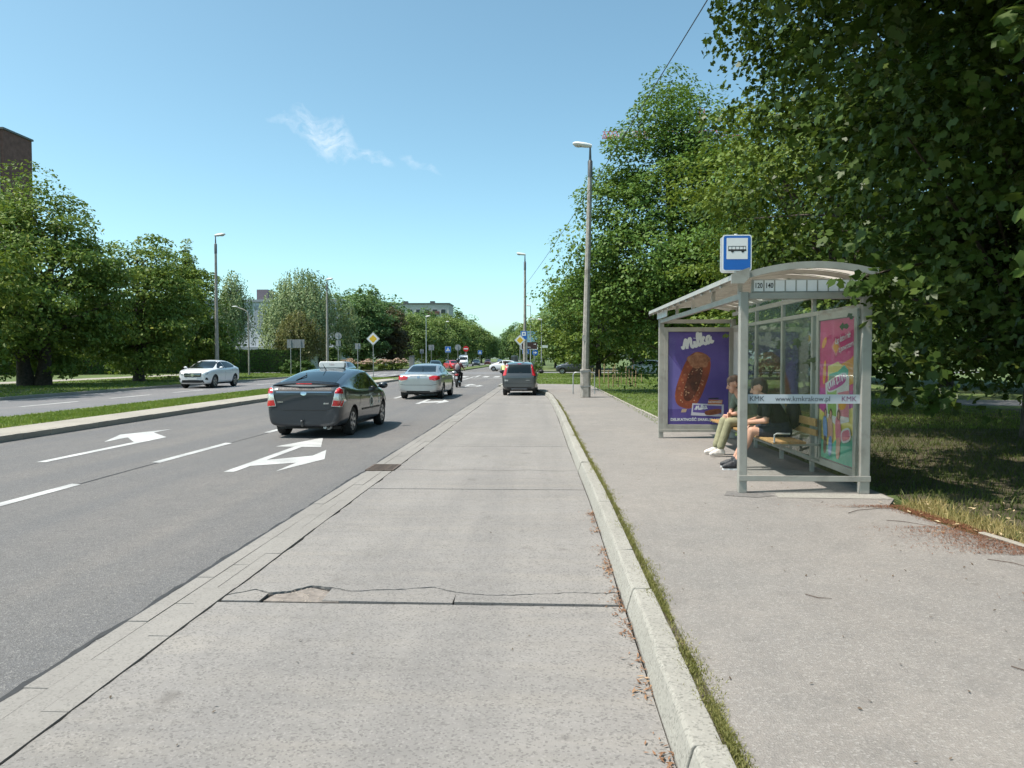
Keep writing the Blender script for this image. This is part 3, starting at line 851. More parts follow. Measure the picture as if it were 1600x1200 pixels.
# arched roof
def rz_(x):
    t = (x - 2.12) / (3.69 - 2.12)
    return 2.60 + .50 * t * (1 - t) + .085 * t
NX = 18
xs = [2.12 + (3.69 - 2.12) * i / NX for i in range(NX + 1)]
RY0, RY1 = 8.74, 15.42
ribs = list(np.linspace(RY0 + .03, RY1 - .03, 13))
def arch(name, y, w, h, mat, dz=0.0):
    mb = MB(); vs, fs = [], []
    for x in xs:
        z = rz_(x) + dz
        vs += [(x, y - w / 2, z), (x, y + w / 2, z), (x, y + w / 2, z - h), (x, y - w / 2, z - h)]
    for i in range(NX):
        for k in range(4):
            fs.append((4 * i + k, 4 * i + (k + 1) % 4, 4 * i + 4 + (k + 1) % 4, 4 * i + 4 + k))
    fs += [(0, 1, 2, 3), (4 * NX + 3, 4 * NX + 2, 4 * NX + 1, 4 * NX)]
    mb.add(vs, fs); return mb.build(name, mat, sh)
arch("roof_fascia", RY0, .05, .075, M["grey"], .012)
arch("roof_fascia", RY1, .05, .07, M["grey"], .012)
rib0 = None
for y in ribs[1:-1]:
    arch("roof_rib", y, .045, .05, M["grey"], -.012)
for a, b in zip(ribs, ribs[1:]):
    mb = MB(); vs, fs = [], []
    for x in xs: vs += [(x, a + .024, rz_(x)), (x, b - .024, rz_(x))]
    for i in range(NX): fs.append((2 * i, 2 * i + 1, 2 * i + 3, 2 * i + 2))
    mb.add(vs, fs); mb.build("roof_panel", M["roof_pc"], sh, smooth=True)
MB().prism([(2.105, 2.575), (2.115, 2.635), (2.16, 2.642), (2.16, 2.575)], RY0 - .01, RY1 + .01, M=frameM((0, 0, 0), (1, 0, 0), (0, 0, 1), (0, 1, 0))).build("roof_gutter", M["grey"], sh)
MB().bar((3.715, RY0, 2.68), (3.715, RY1, 2.68), .045, .06).build("roof_gutter", M["grey"], sh)
for y in (9.1, 10.5, 11.9, 13.3, 14.7):
    MB().bar((SX0, y, 2.452), (SX0, y, 2.66), .045, .05, up=(0, 1, 0)).build("roof_bracket", M["grey"], sh)
    MB().bar((SX1, y + .04, 2.58), (SX1, y + .04, 2.66), .045, .05, up=(0, 1, 0)).build("roof_bracket", M["grey"], sh)
# knee plate at the near front corner (the wide grey corner of the fascia)
MB().prism([(2.10, 2.535), (2.10, 2.64), (2.30, 2.715), (2.30, 2.60), (2.24, 2.535)], -.012, .012, M=frameM((0, RY0 - .045, 0), (1, 0, 0), (0, 0, 1), (0, -1, 0))).build("corner_plate", M["grey"], sh)
# glass panes
def pane(c, d): return MB().box(c, d).build("glass_pane", M["glass"], sh)
pane(((SX0 + SX1) / 2, SY0, (.36 + 2.375) / 2), (SX1 - SX0 - .11, .008, 2.375 - .36))
for y0, y1 in ((10.66, 11.92), (11.98, 13.37), (13.43, 14.0)):
    pane((SX1, (y0 + y1) / 2, (.36 + 2.27) / 2), (.008, y1 - y0, 2.27 - .36))
# printed strip on the near pane
st = MB().box(((SX0 + SX1) / 2, SY0 - .0075, 1.235), (SX1 - SX0 - .11, .003, .105)).build("printed_strip", M["glass_print"], sh)
Ms = lambda x: frameM((x, SY0 - .010, 1.235), (1, 0, 0), (0, 0, 1), (0, -1, 0))
text("KMK", .082, M["ink_grey"], st, Ms(2.46)); text("www.kmkrakow.pl", .082, M["ink_grey"], st, Ms(2.98)); text("KMK", .082, pmat("violet_print", (.22, .07, .17), .5), st, Ms(3.50))
# line number display above the near beam
nd = MB().box(((SX0 + SX1) / 2 + .02, SY0 + .012, 2.53), (SX1 - SX0 - .13, .03, .15)).build("line_number_board", M["grey"], sh, bevel=.004)
n_cell = 10; cw = (SX1 - SX0 - .17) / n_cell
for k in range(n_cell):
    cx = SX0 + .105 + cw * (k + .5)
    c_ = MB().box((cx, SY0 - .006, 2.53), (cw - .018, .006, .125)).build("number_plate", M["white"], nd)
    if k < 2:
        text(("120", "140")[k], .082, M["ink"], sh, frameM((cx, SY0 - .0105, 2.53), (.74, 0, 0), (0, 0, 1), (0, -1, 0)), offset=.0015)
# small stop name plate on the front
MB().box((SX0 - .065, 14.55, 2.52), (.02, 1.1, .12)).build("stop_name_plate", pmat("pale_plate", (.62, .68, .70), .4), sh)
# timetable case in the back wall
tt = MB().box((SX1, 14.48, 1.80), (.06, .84, .94)).build("timetable_case", M["grey"], sh, bevel=.006)
MB().box((SX1 - .034, 14.48, 1.80), (.006, .70, .80)).build("timetable_sheet", pmat("faded_paper", (.50, .50, .49), .6, var=.1, vscale=9), tt)
pane((SX1, 14.48, .85), (.008, .84, .92))
# bench: wooden slats on brackets
bn = empty("bench", (3.2, 11.9, SZ), 0, "wooden slatted bench bolted inside the bus shelter", "bench")
for i, x in enumerate((-.17, -.06, .05, .16)):
    MB().box((x, 0, .455), (.098, 3.7, .032)).build("seat_slat", M["wood"], bn, bevel=.006)
MB().box((.33, 0, .72), (.03, 3.7, .10)).build("backrest_slat", M["wood"], bn, bevel=.006)
MB().box((.34, 0, .585), (.03, 3.7, .08)).build("backrest_slat", M["wood"], bn, bevel=.006)
for y in (-1.78, -.6, .6, 1.78):
    mb = MB(); mb.bar((-.2, y, .425), (.42, y, .425), .03, .028); mb.bar((.405, y, .2), (.405, y, .75), .03, .03); mb.bar((-.1, y, .40), (.40, y, .22), .03, .03)
    mb.build("bracket", M["grey"], bn)
for y in (-1.85, .62):
    mb = MB(); mb.tube([(-.2, y, .46), (-.2, y, .56), (-.17, y, .575), (.0, y, .575)], .011, 6); mb.build("armrest", M["steel"], bn, smooth=True)

# --- advertising light boxes
def lightbox(name, label, Mx, W, H, T, bg):
    r = empty(name, (0, 0, 0), 0, label, "poster case")
    fr = .085
    mb = MB()
    for s in (-1, 1):
        mb.prism([(s * (W / 2 + fr / 2) - fr / 2, -H / 2 - fr), (s * (W / 2 + fr / 2) + fr / 2, -H / 2 - fr), (s * (W / 2 + fr / 2) + fr / 2, H / 2 + fr), (s * (W / 2 + fr / 2) - fr / 2, H / 2 + fr)], -T, .012, M=Mx)
        mb.prism([(-W / 2, s * (H / 2 + fr / 2) - fr / 2), (W / 2, s * (H / 2 + fr / 2) - fr / 2), (W / 2, s * (H / 2 + fr / 2) + fr / 2), (-W / 2, s * (H / 2 + fr / 2) + fr / 2)], -T, .010, M=Mx)
    mb.build("frame", M["grey"], r, bevel=.006)
    MB().prism([(-W / 2, -H / 2), (W / 2, -H / 2), (W / 2, H / 2), (-W / 2, H / 2)], -T + .01, -.02, M=Mx).build("back_panel", M["grey_dark"], r)
    p = MB().prism([(-W / 2 + .006, -H / 2 + .006), (W / 2 - .006, -H / 2 + .006), (W / 2 - .006, H / 2 - .006), (-W / 2 + .006, H / 2 - .006)], -.019, -.014, M=Mx).build("poster", bg, r)
    MB().prism([(-W / 2 + .002, -H / 2 + .002), (W / 2 - .002, -H / 2 + .002), (W / 2 - .002, H / 2 - .002), (-W / 2 + .002, H / 2 - .002)], .001, .006, M=Mx).build("glazing", M["glass_box"], r)
    return r, p
M["glass_box"] = glass("poster_glazing", (.985, .99, .99), .16, .006)
def smooth_poly(n, fx): return [fx(2 * math.pi * i / n) for i in range(n)]
def sup(cx, cy, a, b, ang, e=2.6, n=40):
    out = []
    for i in range(n):
        t = 2 * math.pi * i / n; c, s = math.cos(t), math.sin(t)
        x = a * math.copysign(abs(c) ** (2 / e), c); y = b * math.copysign(abs(s) ** (2 / e), s)
        out.append((cx + x * math.cos(ang) - y * math.sin(ang), cy + x * math.sin(ang) + y * math.cos(ang)))
    return out
class Print:
    """flat print laid on a poster in thin steps"""
    def __init__(s, parent, Mx, name="print"): s.p, s.M, s.z, s.name = parent, Mx, -.0138, name
    def poly(s, pts, mat, name=None):
        o = MB().prism(pts, s.z, s.z + .0003, M=s.M).build(name or s.name, mat, s.p); s.z += .00032; return o
    def strokes(s, strokes, r, mat, org, sc, ang, name="lettering"):
        mb = MB(); ca, sa = math.cos(ang), math.sin(ang)
        for k, st in enumerate(strokes):
            pts = []
            # Catmull-Rom
            q = [st[0]] + list(st) + [st[-1]]
            for i in range(1, len(q) - 2):
                for t in (0, .25, .5, .75):
                    p = [.5 * ((2 * q[i][j]) + (-q[i - 1][j] + q[i + 1][j]) * t + (2 * q[i - 1][j] - 5 * q[i][j] + 4 * q[i + 1][j] - q[i + 2][j]) * t * t + (-q[i - 1][j] + 3 * q[i][j] - 3 * q[i + 1][j] + q[i + 2][j]) * t ** 3) for j in (0, 1)]
                    pts.append(p)
            pts.append(st[-1])
            P3 = [s.M @ Vector((org[0] + sc * (x * ca - y * sa), org[1] + sc * (x * sa + y * ca), s.z + .0004 + .0001 * k)) for x, y in pts]
            nrm = (s.M.to_3x3() @ Vector((0, 0, 1))).normalized()
            mb.tube(P3, r, 8, flat=.03, flat_ax=nrm)
        s.z += .0014
        return mb.build(name, mat, s.p)
SCRIPT = [[(0, .13), (.015, .05), (.05, .09), (.10, .22), (.155, .315), (.165, .22), (.14, .01)], [(.145, .04), (.21, .20), (.29, .325), (.31, .26), (.295, .08), (.33, .02), (.39, .08)],
          [(.425, .20), (.405, .07), (.44, .02), (.49, .08)], [(.445, .285), (.45, .30)], [(.49, .08), (.56, .27), (.59, .40), (.565, .425), (.535, .30), (.525, .10), (.555, .03), (.605, .09)],
          [(.67, .43), (.635, .20), (.615, .02)], [(.63, .13), (.70, .20), (.755, .285)], [(.66, .165), (.71, .06), (.76, .03), (.79, .08)],
          [(.94, .235), (.87, .255), (.81, .16), (.82, .05), (.88, .06), (.945, .235)], [(.945, .235), (.925, .09), (.96, .04), (1.01, .10)]]
def pinkless(name, a, b, scale, c=None):
    m, nt, out = newmat(name); nb = NB(nt); bs = nb.n("ShaderNodeBsdfPrincipled"); co = coords(nb, False)
    col = nb.mix(nb.mapr(nb.noise(co, scale, 5, .6), .35, .65), a, b)
    if c:
        vo = nb.n("ShaderNodeTexVoronoi"); vo.inputs["Scale"].default_value = scale * 1.6; nb.l(co, vo.inputs["Vector"])
        col = nb.mix(nb.mapr(vo.outputs["Distance"], .12, .30, .8, 0), col, c)
    nb.l(col, bs.inputs["Base Color"]); bs.inputs["Roughness"].default_value = .55; nb.l(bs.outputs[0], out.inputs["Surface"]); return m
# far end: violet chocolate ice cream poster
MxA = frameM((3.015, SY1 - .04, 1.315), (1, 0, 0), (0, 0, 1), (0, -1, 0))
lbA, pA = lightbox("poster_case", "violet chocolate ice cream poster in the shelter's far end", MxA, 1.17, 1.80, .12, pinkless("violet_print_ground", (.095, .062, .27), (.135, .09, .35), 1.5))
pr = Print(lbA, MxA)
pr.poly([(-.58, .47), (-.30, .10), (-.14, -.6), (-.58, -.6)], pinkless("sunlit_violet_print", (.15, .12, .39), (.19, .155, .45), 2), "print_sunlit_area")  # paler lower-left triangle: sunlight on the poster painted into the print
pr.poly(sup(-.105, -.04, .265, .565, R(-19), 2.8), pinkless("choc_print", (.22, .045, .018), (.34, .075, .03), 5, (.46, .15, .06)), "ice_cream_print")
pr.poly(sup(-.10, -.08, .13, .38, R(-19), 2.4), pinkless("choc_dark_print", (.05, .015, .008), (.14, .035, .016), 6, (.26, .08, .04)), "ice_cream_print")
bite = [(.005 + .22 * math.cos(t) * (1 + .12 * math.sin(t * 5)) * math.cos(R(-14)), .345 + .15 * math.sin(t) * (1 + .10 * math.cos(t * 7))) for t in [2 * math.pi * i / 40 for i in range(40)]]
pr.poly(bite, pinkless("bite_print", (.24, .085, .04), (.45, .20, .10), 14), "ice_cream_print")
rn = random.Random(3); nut = pinkless("nut_print", (.50, .26, .13), (.70, .45, .26), 20)
for k in range(34):
    a = rn.uniform(0, 6.28); q = math.sqrt(rn.uniform(.15, 1)) * .88
    x = .25 * q * math.cos(a); y = -.10 + .45 * q * math.sin(a); t = R(-19)
    X, Y = -.105 + x * math.cos(t) - y * math.sin(t), -.03 + x * math.sin(t) + y * math.cos(t)
    MB().prism(sup(X, Y, rn.uniform(.007, .018), rn.uniform(.005, .012), rn.uniform(0, 3), 2, 8), pr.z, pr.z + .0003, M=MxA).build("nut_print", nut, lbA)
pr.z += .00035
pr.poly([(-.33, -.665), (-.235, -.66), (-.215, -.60), (-.31, -.60)], pinkless("stick_print", (.55, .38, .26), (.62, .45, .32), 5), "print")
pr.poly([(-.135, -.72), (.49, -.745), (.495, -.51), (-.11, -.485)], pinkless("pack_print", (.62, .58, .66), (.70, .66, .72), 3), "pack_print")
pr.poly([(-.10, -.66), (.45, -.70), (.455, -.535), (-.09, -.515)], pinkless("pack_violet", (.13, .08, .33), (.16, .10, .38), 3), "pack_print")
pr.poly(sup(.29, -.655, .165, .055, R(8), 2.6, 20), pinkless("pack_choc", (.22, .06, .025), (.35, .11, .05), 12), "pack_print")
pr.poly([(.185, -.505), (.455, -.505), (.475, -.42), (.20, -.415)], pinkless("label_orange", (.52, .17, .06), (.58, .2, .07), 3), "label_print")
pr.poly([(.20, -.405), (.40, -.402), (.385, -.375), (.20, -.385)], M["ink"], "label_print")
text("NOWOŚĆ", .055, M["white"], lbA, MxA @ Matrix.Translation((.325, -.462, pr.z + .0006)), offset=.001, extrude=.0002)
pr.strokes(SCRIPT, .0085, M["white"], (-.06, -.62), .24, R(5))
pr.strokes(SCRIPT, .027, M["white"], (-.30, .545), .60, R(13))
text("DELIKATNOŚĆ SMAKUJE LEPIEJ", .073, M["white"], lbA, MxA @ Matrix.Translation((-.02, -.805, pr.z + .0006)), offset=.0022, extrude=.0002)
# back wall, near end: pink fruit drink poster
MxB = frameM((SX1 - .075, 9.62, 1.30), (0, -1, 0), (0, 0, 1), (-1, 0, 0))
lbB, pB = lightbox("poster_case", "bright pink fruit drink poster on the shelter's back wall", MxB, 1.15, 1.78, .12, pinkless("pink_print_ground", (.60, .03, .16), (.72, .06, .24), 1.6))
pb = Print(lbB, MxB)
pk = lambda n, a, b, s=4: pinkless(n, a, b, s)
orange, yellow, teal, green = pk("orange_print", (.78, .28, .03), (.85, .42, .05)), pk("yellow_print", (.72, .55, .10), (.82, .66, .20)), pk("teal_print", (.06, .36, .24), (.12, .48, .30)), pk("green_print", (.22, .42, .08), (.40, .55, .15))
rose, cream, mag = pk("rose_print", (.72, .16, .22), (.80, .30, .34)), pk("cream_print", (.72, .66, .62), (.80, .76, .72)), pk("magenta_print", (.50, .04, .25), (.60, .08, .35))
blue_ = pk("jeans_print", (.16, .26, .50), (.28, .40, .62))
skinp = pk("skin_print", (.60, .28, .18), (.72, .42, .30)); dark = pk("dark_hair_print", (.10, .05, .03), (.18, .09, .05))
pb.poly([(-.57, -.20), (-.2, -.14), (.2, -.22), (.57, -.10), (.57, -.88), (-.57, -.88)], yellow)
pb.poly([(-.57, -.60), (-.2, -.72), (.1, -.55), (.57, -.50), (.57, -.88), (-.57, -.88)], teal)
pb.poly([(-.57, -.25), (-.38, -.30), (-.2, -.25), (.0, -.32), (.25, -.24), (.57, -.16), (.57, .02), (-.57, .02)], mag)
pb.poly(sup(-.42, .60, .10, .05, R(35), 2, 14), orange); pb.poly(sup(-.40, .22, .055, .16, R(-8), 2, 16), orange)
pb.poly([(-.25, .31), (.10, .32), (.45, .40), (.57, .46), (.57, .12), (.3, .06), (-.25, .05)], orange)
pb.poly([(-.28, .30), (.05, .36), (.35, .26), (.35, .05), (-.28, .05)], yellow)
pb.poly([(-.24, .20), (.05, .24), (.25, .32), (.38, .26), (.32, .06), (-.24, .06)], teal)
pb.poly([(-.18, .55), (-.02, .66), (.13, .55), (-.02, .42)], rose); pb.poly([(-.13, .54), (-.02, .62), (.08, .54), (-.02, .46)], orange)
pb.poly([(-.36, .08), (-.10, .16), (.15, .20), (.40, .19), (.42, -.35), (.0, -.42), (-.30, -.35)], cream, "bottle_print")
pb.poly([(-.30, .05), (-.10, .12), (.02, .15), (.02, -.32), (-.26, -.30)], green, "bottle_print")
pb.poly([(.06, -.02), (.40, .02), (.41, -.30), (.08, -.30)], rose, "bottle_print"); pb.poly(sup(.22, -.14, .13, .08, .3, 2, 16), orange, "bottle_print")
pb.poly(sup(.02, .10, .33, .085, R(14), 3, 24), cream, "logo_print")
pb.poly(sup(.02, .10, .30, .066, R(14), 3, 24), mag, "logo_print")
zig = [[(.0, .1), (.02, .0), (.07, .02), (.1, .1), (.12, .0)], [(.18, .1), (.19, 0), (.25, .1), (.27, 0)], [(.33, .06), (.38, .1), (.36, 0), (.43, .02)], [(.50, .12), (.49, 0)], [(.56, .1), (.58, 0), (.66, .08), (.70, 0)]]
pb.strokes(zig, .011, M["white"], (-.24, .02), .78, R(14))
# three people at the foot of the print, as loose colour shapes
for cx, c1, c2, s in ((-.34, blue_, dark, .9), (-.16, skinp, blue_, 1.0), (.10, rose, skinp, 1.05)):
    pb.poly(sup(cx, -.48, .085 * s, .17 * s, .15, 2.4, 18), c1); pb.poly(sup(cx, -.70, .06 * s, .13 * s, -.1, 2.4, 16), c2)
    pb.poly(sup(cx + .01, -.29, .05 * s, .065 * s, 0, 2, 14), dark); pb.poly(sup(cx + .012, -.30, .032 * s, .045 * s, 0, 2, 12), skinp)
pb.poly(sup(.34, -.52, .15, .085, R(14), 3, 20), cream, "logo_print"); pb.poly(sup(.34, -.52, .125, .062, R(14), 3, 20), rose, "logo_print")
sl = MxB @ Matrix.Rotation(R(10), 4, "Z")
text("Łap lato i nie", .115, M["white"], lbB, sl @ Matrix.Translation((.31, .60, pb.z + .0006)), shear=.2, extrude=.0002, spacing=.85)
text("z powrotem", .105, M["white"], lbB, sl @ Matrix.Translation((.40, .48, pb.z + .0006)), shear=.2, extrude=.0002, spacing=.85)

# --- bus stop sign standing on the shelter roof
sg = empty("bus_stop_sign", (2.175, 8.80, 2.60), 0, "blue bus stop sign with bus symbol above the shelter's front corner", "sign")
blue = pmat("sign_blue", (.010, .13, .50), .4, var=.05); retro = pmat("sign_white", (.80, .81, .82), .4, var=.03)
def rrect(w, h, r, n=5, cx=0, cz=0):
    out = []
    for (sx, sz, a0) in ((1, 1, 0), (-1, 1, 90), (-1, -1, 180), (1, -1, 270)):
        for i in range(n + 1):
            a = R(a0 + 90 * i / n); out.append((cx + sx * (w / 2 - r) + r * math.cos(a), cz + sz * (h / 2 - r) + r * math.sin(a)))
    return out
MB().tube([(0, 0, 0), (0, 0, .50)], .021, 10).build("post", M["lamp_white"], sg, smooth=True)
MS = frameM((.005, -.03, .285), (1, 0, 0), (0, 0, 1), (0, -1, 0))
MB().prism(rrect(.325, .405, .03), -.004, .004, M=MS).build("plate", retro, sg)
MB().prism(rrect(.300, .380, .022), .004, .0055, M=MS).build("blue_field", blue, sg)
MB().prism(rrect(.236, .236, .004, 2, 0, .048), .0055, .0068, M=MS).build("white_field", retro, sg)
mb = MB()
zb = .0068
mb.prism([(-.10, .020), (.10, .020), (.103, .036), (.095, .040), (-.10, .040)], zb, zb + .001, M=MS)
for x in (-.10, -.062, -.02, .022, .064, .0925):
    mb.prism([(x, .040), (x + .005, .040), (x + .005, .070), (x, .070)], zb, zb + .001, M=MS)
mb.prism([(-.10, .070), (.098, .070), (.096, .076), (-.10, .076)], zb, zb + .001, M=MS)
for x in (-.052, .062): mb.prism([(x + .017 * math.cos(t), .020 + .017 * math.sin(t)) for t in [2 * math.pi * i / 12 for i in range(12)]], zb + .0011, zb + .002, M=MS)
mb.build("bus_symbol", M["ink"], sg)
MS2 = frameM((.0, .03, .27), (-1, 0, 0), (0, 0, 1), (0, 1, 0))
MB().prism(rrect(.335, .405, .03), -.004, .004, M=MS2).build("rear_plate", retro, sg)
MB().box((0, 0, .30), (.05, .058, .03)).build("clamp", M["steel"], sg)

# ================================================================== PEOPLE
def figure(name, prims, mats, voxel=.011, parent=None, smooth_it=4):
    """one continuous body grown from tapered limbs; faces take the material of the limb they lie on
    prims: ('c', a, b, ra, rb, mat) tapered limb, ('e', centre, radii, mat) ellipsoid"""
    mb = MB()
    for p in prims:
        if p[0] == "c":
            a, b = Vector(p[1]), Vector(p[2]); n = 5
            mb.tube([a.lerp(b, i / n) for i in range(n + 1)], [p[3] + (p[4] - p[3]) * i / n for i in range(n + 1)], 12)
            mb.ball(a, p[3], 12, 8); mb.ball(b, p[4], 12, 8)
        else:
            mb.ball(p[1], p[2], 18, 14)
    me = bpy.data.meshes.new(name); me.from_pydata(mb.v, [], mb.f)
    o = bpy.data.objects.new(name, me); COL.objects.link(o)
    md = o.modifiers.new("r", "REMESH"); md.mode = "VOXEL"; md.voxel_size = voxel; md.use_smooth_shade = True
    sm = o.modifiers.new("s", "SMOOTH"); sm.iterations = smooth_it; sm.factor = .5
    dg = bpy.context.evaluated_depsgraph_get()
    me2 = bpy.data.meshes.new_from_object(o.evaluated_get(dg))
    bpy.data.objects.remove(o); bpy.data.meshes.remove(me)
    me2.name = name
    names = []
    for p in prims:
        if p[-1] not in names: names.append(p[-1])
    me2.materials.clear()
    for nme in names: me2.materials.append(mats[nme])
    n = len(me2.polygons); C = np.empty(n * 3, dtype=np.float64); me2.polygons.foreach_get("center", C); C = C.reshape(-1, 3)
    best = np.full(n, 1e9); idx = np.zeros(n, dtype=np.int32)
    for p in prims:
        if p[0] == "c":
            a, b = np.array(p[1], float), np.array(p[2], float); ab = b - a; t = np.clip(((C - a) @ ab) / max(ab @ ab, 1e-9), 0, 1)
            d = np.linalg.norm(C - (a + t[:, None] * ab), axis=1) - (p[3] + (p[4] - p[3]) * t)
        else:
            r = np.array(p[2], float); d = (np.linalg.norm((C - np.array(p[1], float)) / r, axis=1) - 1) * r.min()
        m = d < best; best[m] = d[m]; idx[m] = names.index(p[-1])
    me2.polygons.foreach_set("material_index", idx)
    me2.shade_smooth()
    return link(bpy.data.objects.new(name, me2), parent)
def V3(*a): return tuple(a)
def hand(prims, wrist, dirn, side, palm_n, curl=.6, s=1.0, mat="skin"):
    """palm plus five fingers from the wrist along dirn; side points to the thumb; palm_n is where fingers curl to"""
    w = Vector(wrist); d = Vector(dirn).normalized(); t = Vector(side); t = (t - d * t.dot(d)).normalized(); pn = Vector(palm_n); pn = (pn - d * pn.dot(d)).normalized()
    kn = w + d * .085 * s
    for k, (o, L) in enumerate(((.030, .070), (.010, .080), (-.011, .075), (-.030, .058))):
        base = kn + t * o * s
        prims.append(("c", tuple(w + t * o * .55 * s), tuple(base), .016 * s, .0125 * s, mat))
        m1 = base + (d * math.cos(curl * .7) + pn * math.sin(curl * .7)) * L * .5 * s
        m2 = m1 + (d * math.cos(curl * 1.7) + pn * math.sin(curl * 1.7)) * L * .5 * s
        prims.append(("c", tuple(base), tuple(m1), .0105 * s, .0095 * s, mat)); prims.append(("c", tuple(m1), tuple(m2), .0095 * s, .008 * s, mat))
    tb = w + t * .026 * s + d * .022 * s
    tm = tb + (t * .6 + d * .7).normalized() * .042 * s; te = tm + (d * .9 + pn * .35).normalized() * .034 * s
    prims.append(("c", tuple(tb), tuple(tm), .014 * s, .011 * s, mat)); prims.append(("c", tuple(tm), tuple(te), .0108 * s, .009 * s, mat))
def head(prims, c, fwd, up, s=1.0, hair="hair", skin="skin", long_hair=False):
    c = Vector(c); f = Vector(fwd).normalized(); u = Vector(up); u = (u - f * u.dot(f)).normalized(); r = f.cross(u)
    P = lambda x, y, z: tuple(c + r * x * s + f * y * s + u * z * s)
    prims.append(("c", P(0, -.012, .035), P(0, .012, .03), .088 * s, .082 * s, skin))
    prims.append(("c", P(0, .035, -.045), P(0, .055, -.085), .062 * s, .042 * s, skin))
    prims.append(("c", P(0, .098, .02), P(0, .118, -.022), .010 * s, .017 * s, skin))        # nose
    for sx in (-1, 1):
        prims.append(("c", P(sx * .086, -.005, .015), P(sx * .088, -.012, -.025), .016 * s, .012 * s, skin))   # ears
        prims.append(("c", P(sx * .034, .084, .022), P(sx * .034, .087, .022), .011 * s, .010 * s, "eye"))
        prims.append(("c", P(sx * .018, .096, .044), P(sx * .052, .082, .046), .008 * s, .007 * s, hair))      # brows
    prims.append(("c", P(-.022, .094, -.058), P(.022, .094, -.058), .009 * s, .009 * s, "lip"))
    prims.append(("c", P(0, -.035, .060), P(0, .018, .078), .092 * s, .076 * s, hair))
    prims.append(("c", P(0, -.048, .030), P(0, -.052, -.035), .084 * s, .066 * s, hair))
    if long_hair:
        for sx in (-1, 1): prims.append(("c", P(sx * .05, -.045, .02), P(sx * .055, -.05, -.10), .058 * s, .040 * s, hair))
def cloth(name, c, rough=.85, var=.18, sc=8): return pmat(name, c, rough, var=var, vscale=sc, bump=.9, bscale=13, spec=.25)
SKIN = pmat("skin", (.55, .30, .21), .5, var=.08, vscale=8, spec=.35)
EYE = pmat("eye", (.03, .025, .02), .2); LIP = pmat("lip", (.42, .16, .13), .45)
HAIR_D = pmat("dark_hair", (.035, .025, .018), .55, var=.3, vscale=40, bump=.6, bscale=120)
HAIR_L = pmat("reddish_hair", (.13, .075, .05), .55, var=.3, vscale=40, bump=.6, bscale=120)
HAIR_G = pmat("grey_hair", (.30, .27, .24), .55, var=.3, vscale=40, bump=.6, bscale=120)
def foot(pr, ank, d, mat, sole):
    a = Vector(ank); d = Vector(d).normalized()
    pr.append(("c", tuple(a), tuple(a + d * -.035 + Vector((0, 0, -.045))), .046, .042, mat))
    pr.append(("c", tuple(a + d * -.03 + Vector((0, 0, -.048))), tuple(a + d * .10 + Vector((0, 0, -.052))), .042, .044, mat))
    pr.append(("c", tuple(a + d * .06 + Vector((0, 0, -.02))), tuple(a + d * .165 + Vector((0, 0, -.062))), .036, .033, mat))
def seated(name, label, loc, rz, mats, shorts, lean, hands_mode, shoe_z=.095, mirror=1, long_hair=False, arms_bare=.32):
    root = empty(name, loc, rz, label, "person")
    pr = []
    hz = .545
    neck = Vector((0, .05 + lean, 1.0 - lean * .12)); chest = Vector((0, .02 + lean * .62, .86)); belly = Vector((0, .015 + lean * .2, .67))
    for sx in (-1, 1):
        pr.append(("c", (sx * .085, 0, hz), (sx * .06, belly.y, belly.z), .115, .125, "pants" if sx else "shirt"))
        pr.append(("c", (sx * .06, belly.y, belly.z + .02), (sx * .085, chest.y, chest.z), .128, .115, "shirt"))
        pr.append(("c", (sx * .085, chest.y, chest.z), (sx * .13, neck.y - .02, neck.z - .045), .112, .072, "shirt"))
        sh_ = Vector((sx * .185, neck.y - .015, neck.z - .06))
        if hands_mode == "knees":
            el = Vector((sx * .255, neck.y + .02, .70)); wr = Vector((sx * .075, .46, .665))
        else:
            el = Vector((sx * .235, neck.y + .03, .715)); wr = Vector((sx * .10 - sx * .15, .40, .655 + .02 * sx))
        cut = arms_bare
        mid = sh_.lerp(el, .62)
        pr.append(("c", tuple(sh_), tuple(mid), .070, .062, "shirt"))
        pr.append(("c", tuple(mid), tuple(el), .044, .040, "skin"))
        pr.append(("c", tuple(el), tuple(wr), .041, .027, "skin"))
        d = (wr - el).normalized()
        hand(pr, wr, d + Vector((0, .25, -.5)), (-sx * .4, .5, .6), (0, -.1, -1), .55)
        kn = Vector((sx * .135, .44, .545)); an = Vector((sx * .115, .64 if shorts else .56, .108)); 
        if shorts:
            k2 = Vector((sx * .10, .02, hz)).lerp(kn, .66)
            pr.append(("c", (sx * .10, .02, hz), tuple(k2), .098, .086, "pants"))
            pr.append(("c", tuple(Vector((sx * .10, .02, hz)).lerp(kn, .55)), tuple(kn), .070, .060, "skin"))
            pr.append(("c", tuple(kn), tuple(kn.lerp(an, .35) + Vector((0, -.02, 0))), .058, .058, "skin")); pr.append(("c", tuple(kn.lerp(an, .35) + Vector((0, -.02, 0))), tuple(an), .057, .038, "skin"))
            pr.append(("c", tuple(an + Vector((0, 0, .02))), tuple(an + Vector((0, 0, -.02))), .043, .043, "shoe"))
        else:
            pr.append(("c", (sx * .10, .02, hz), tuple(kn), .095, .074, "pants"))
            pr.append(("c", tuple(kn), tuple(an + Vector((0, 0, .06))), .072, .062, "pants")); pr.append(("c", tuple(an + Vector((0, 0, .08))), tuple(an), .04, .036, "skin"))
        foot(pr, an + Vector((0, .0, 0)), (sx * .18, 1, 0), "shoe", None)
    pr.append(("c", tuple(neck + Vector((0, -.01, -.02))), tuple(neck + Vector((0, .045, .075))), .058, .054, "skin"))
    head(pr, neck + Vector((0, .075, .155)), (0, 1, -.30), (0, .3, 1), 1.0, long_hair=long_hair)
    figure("body", pr, mats, .0095, root)
    return root, pr
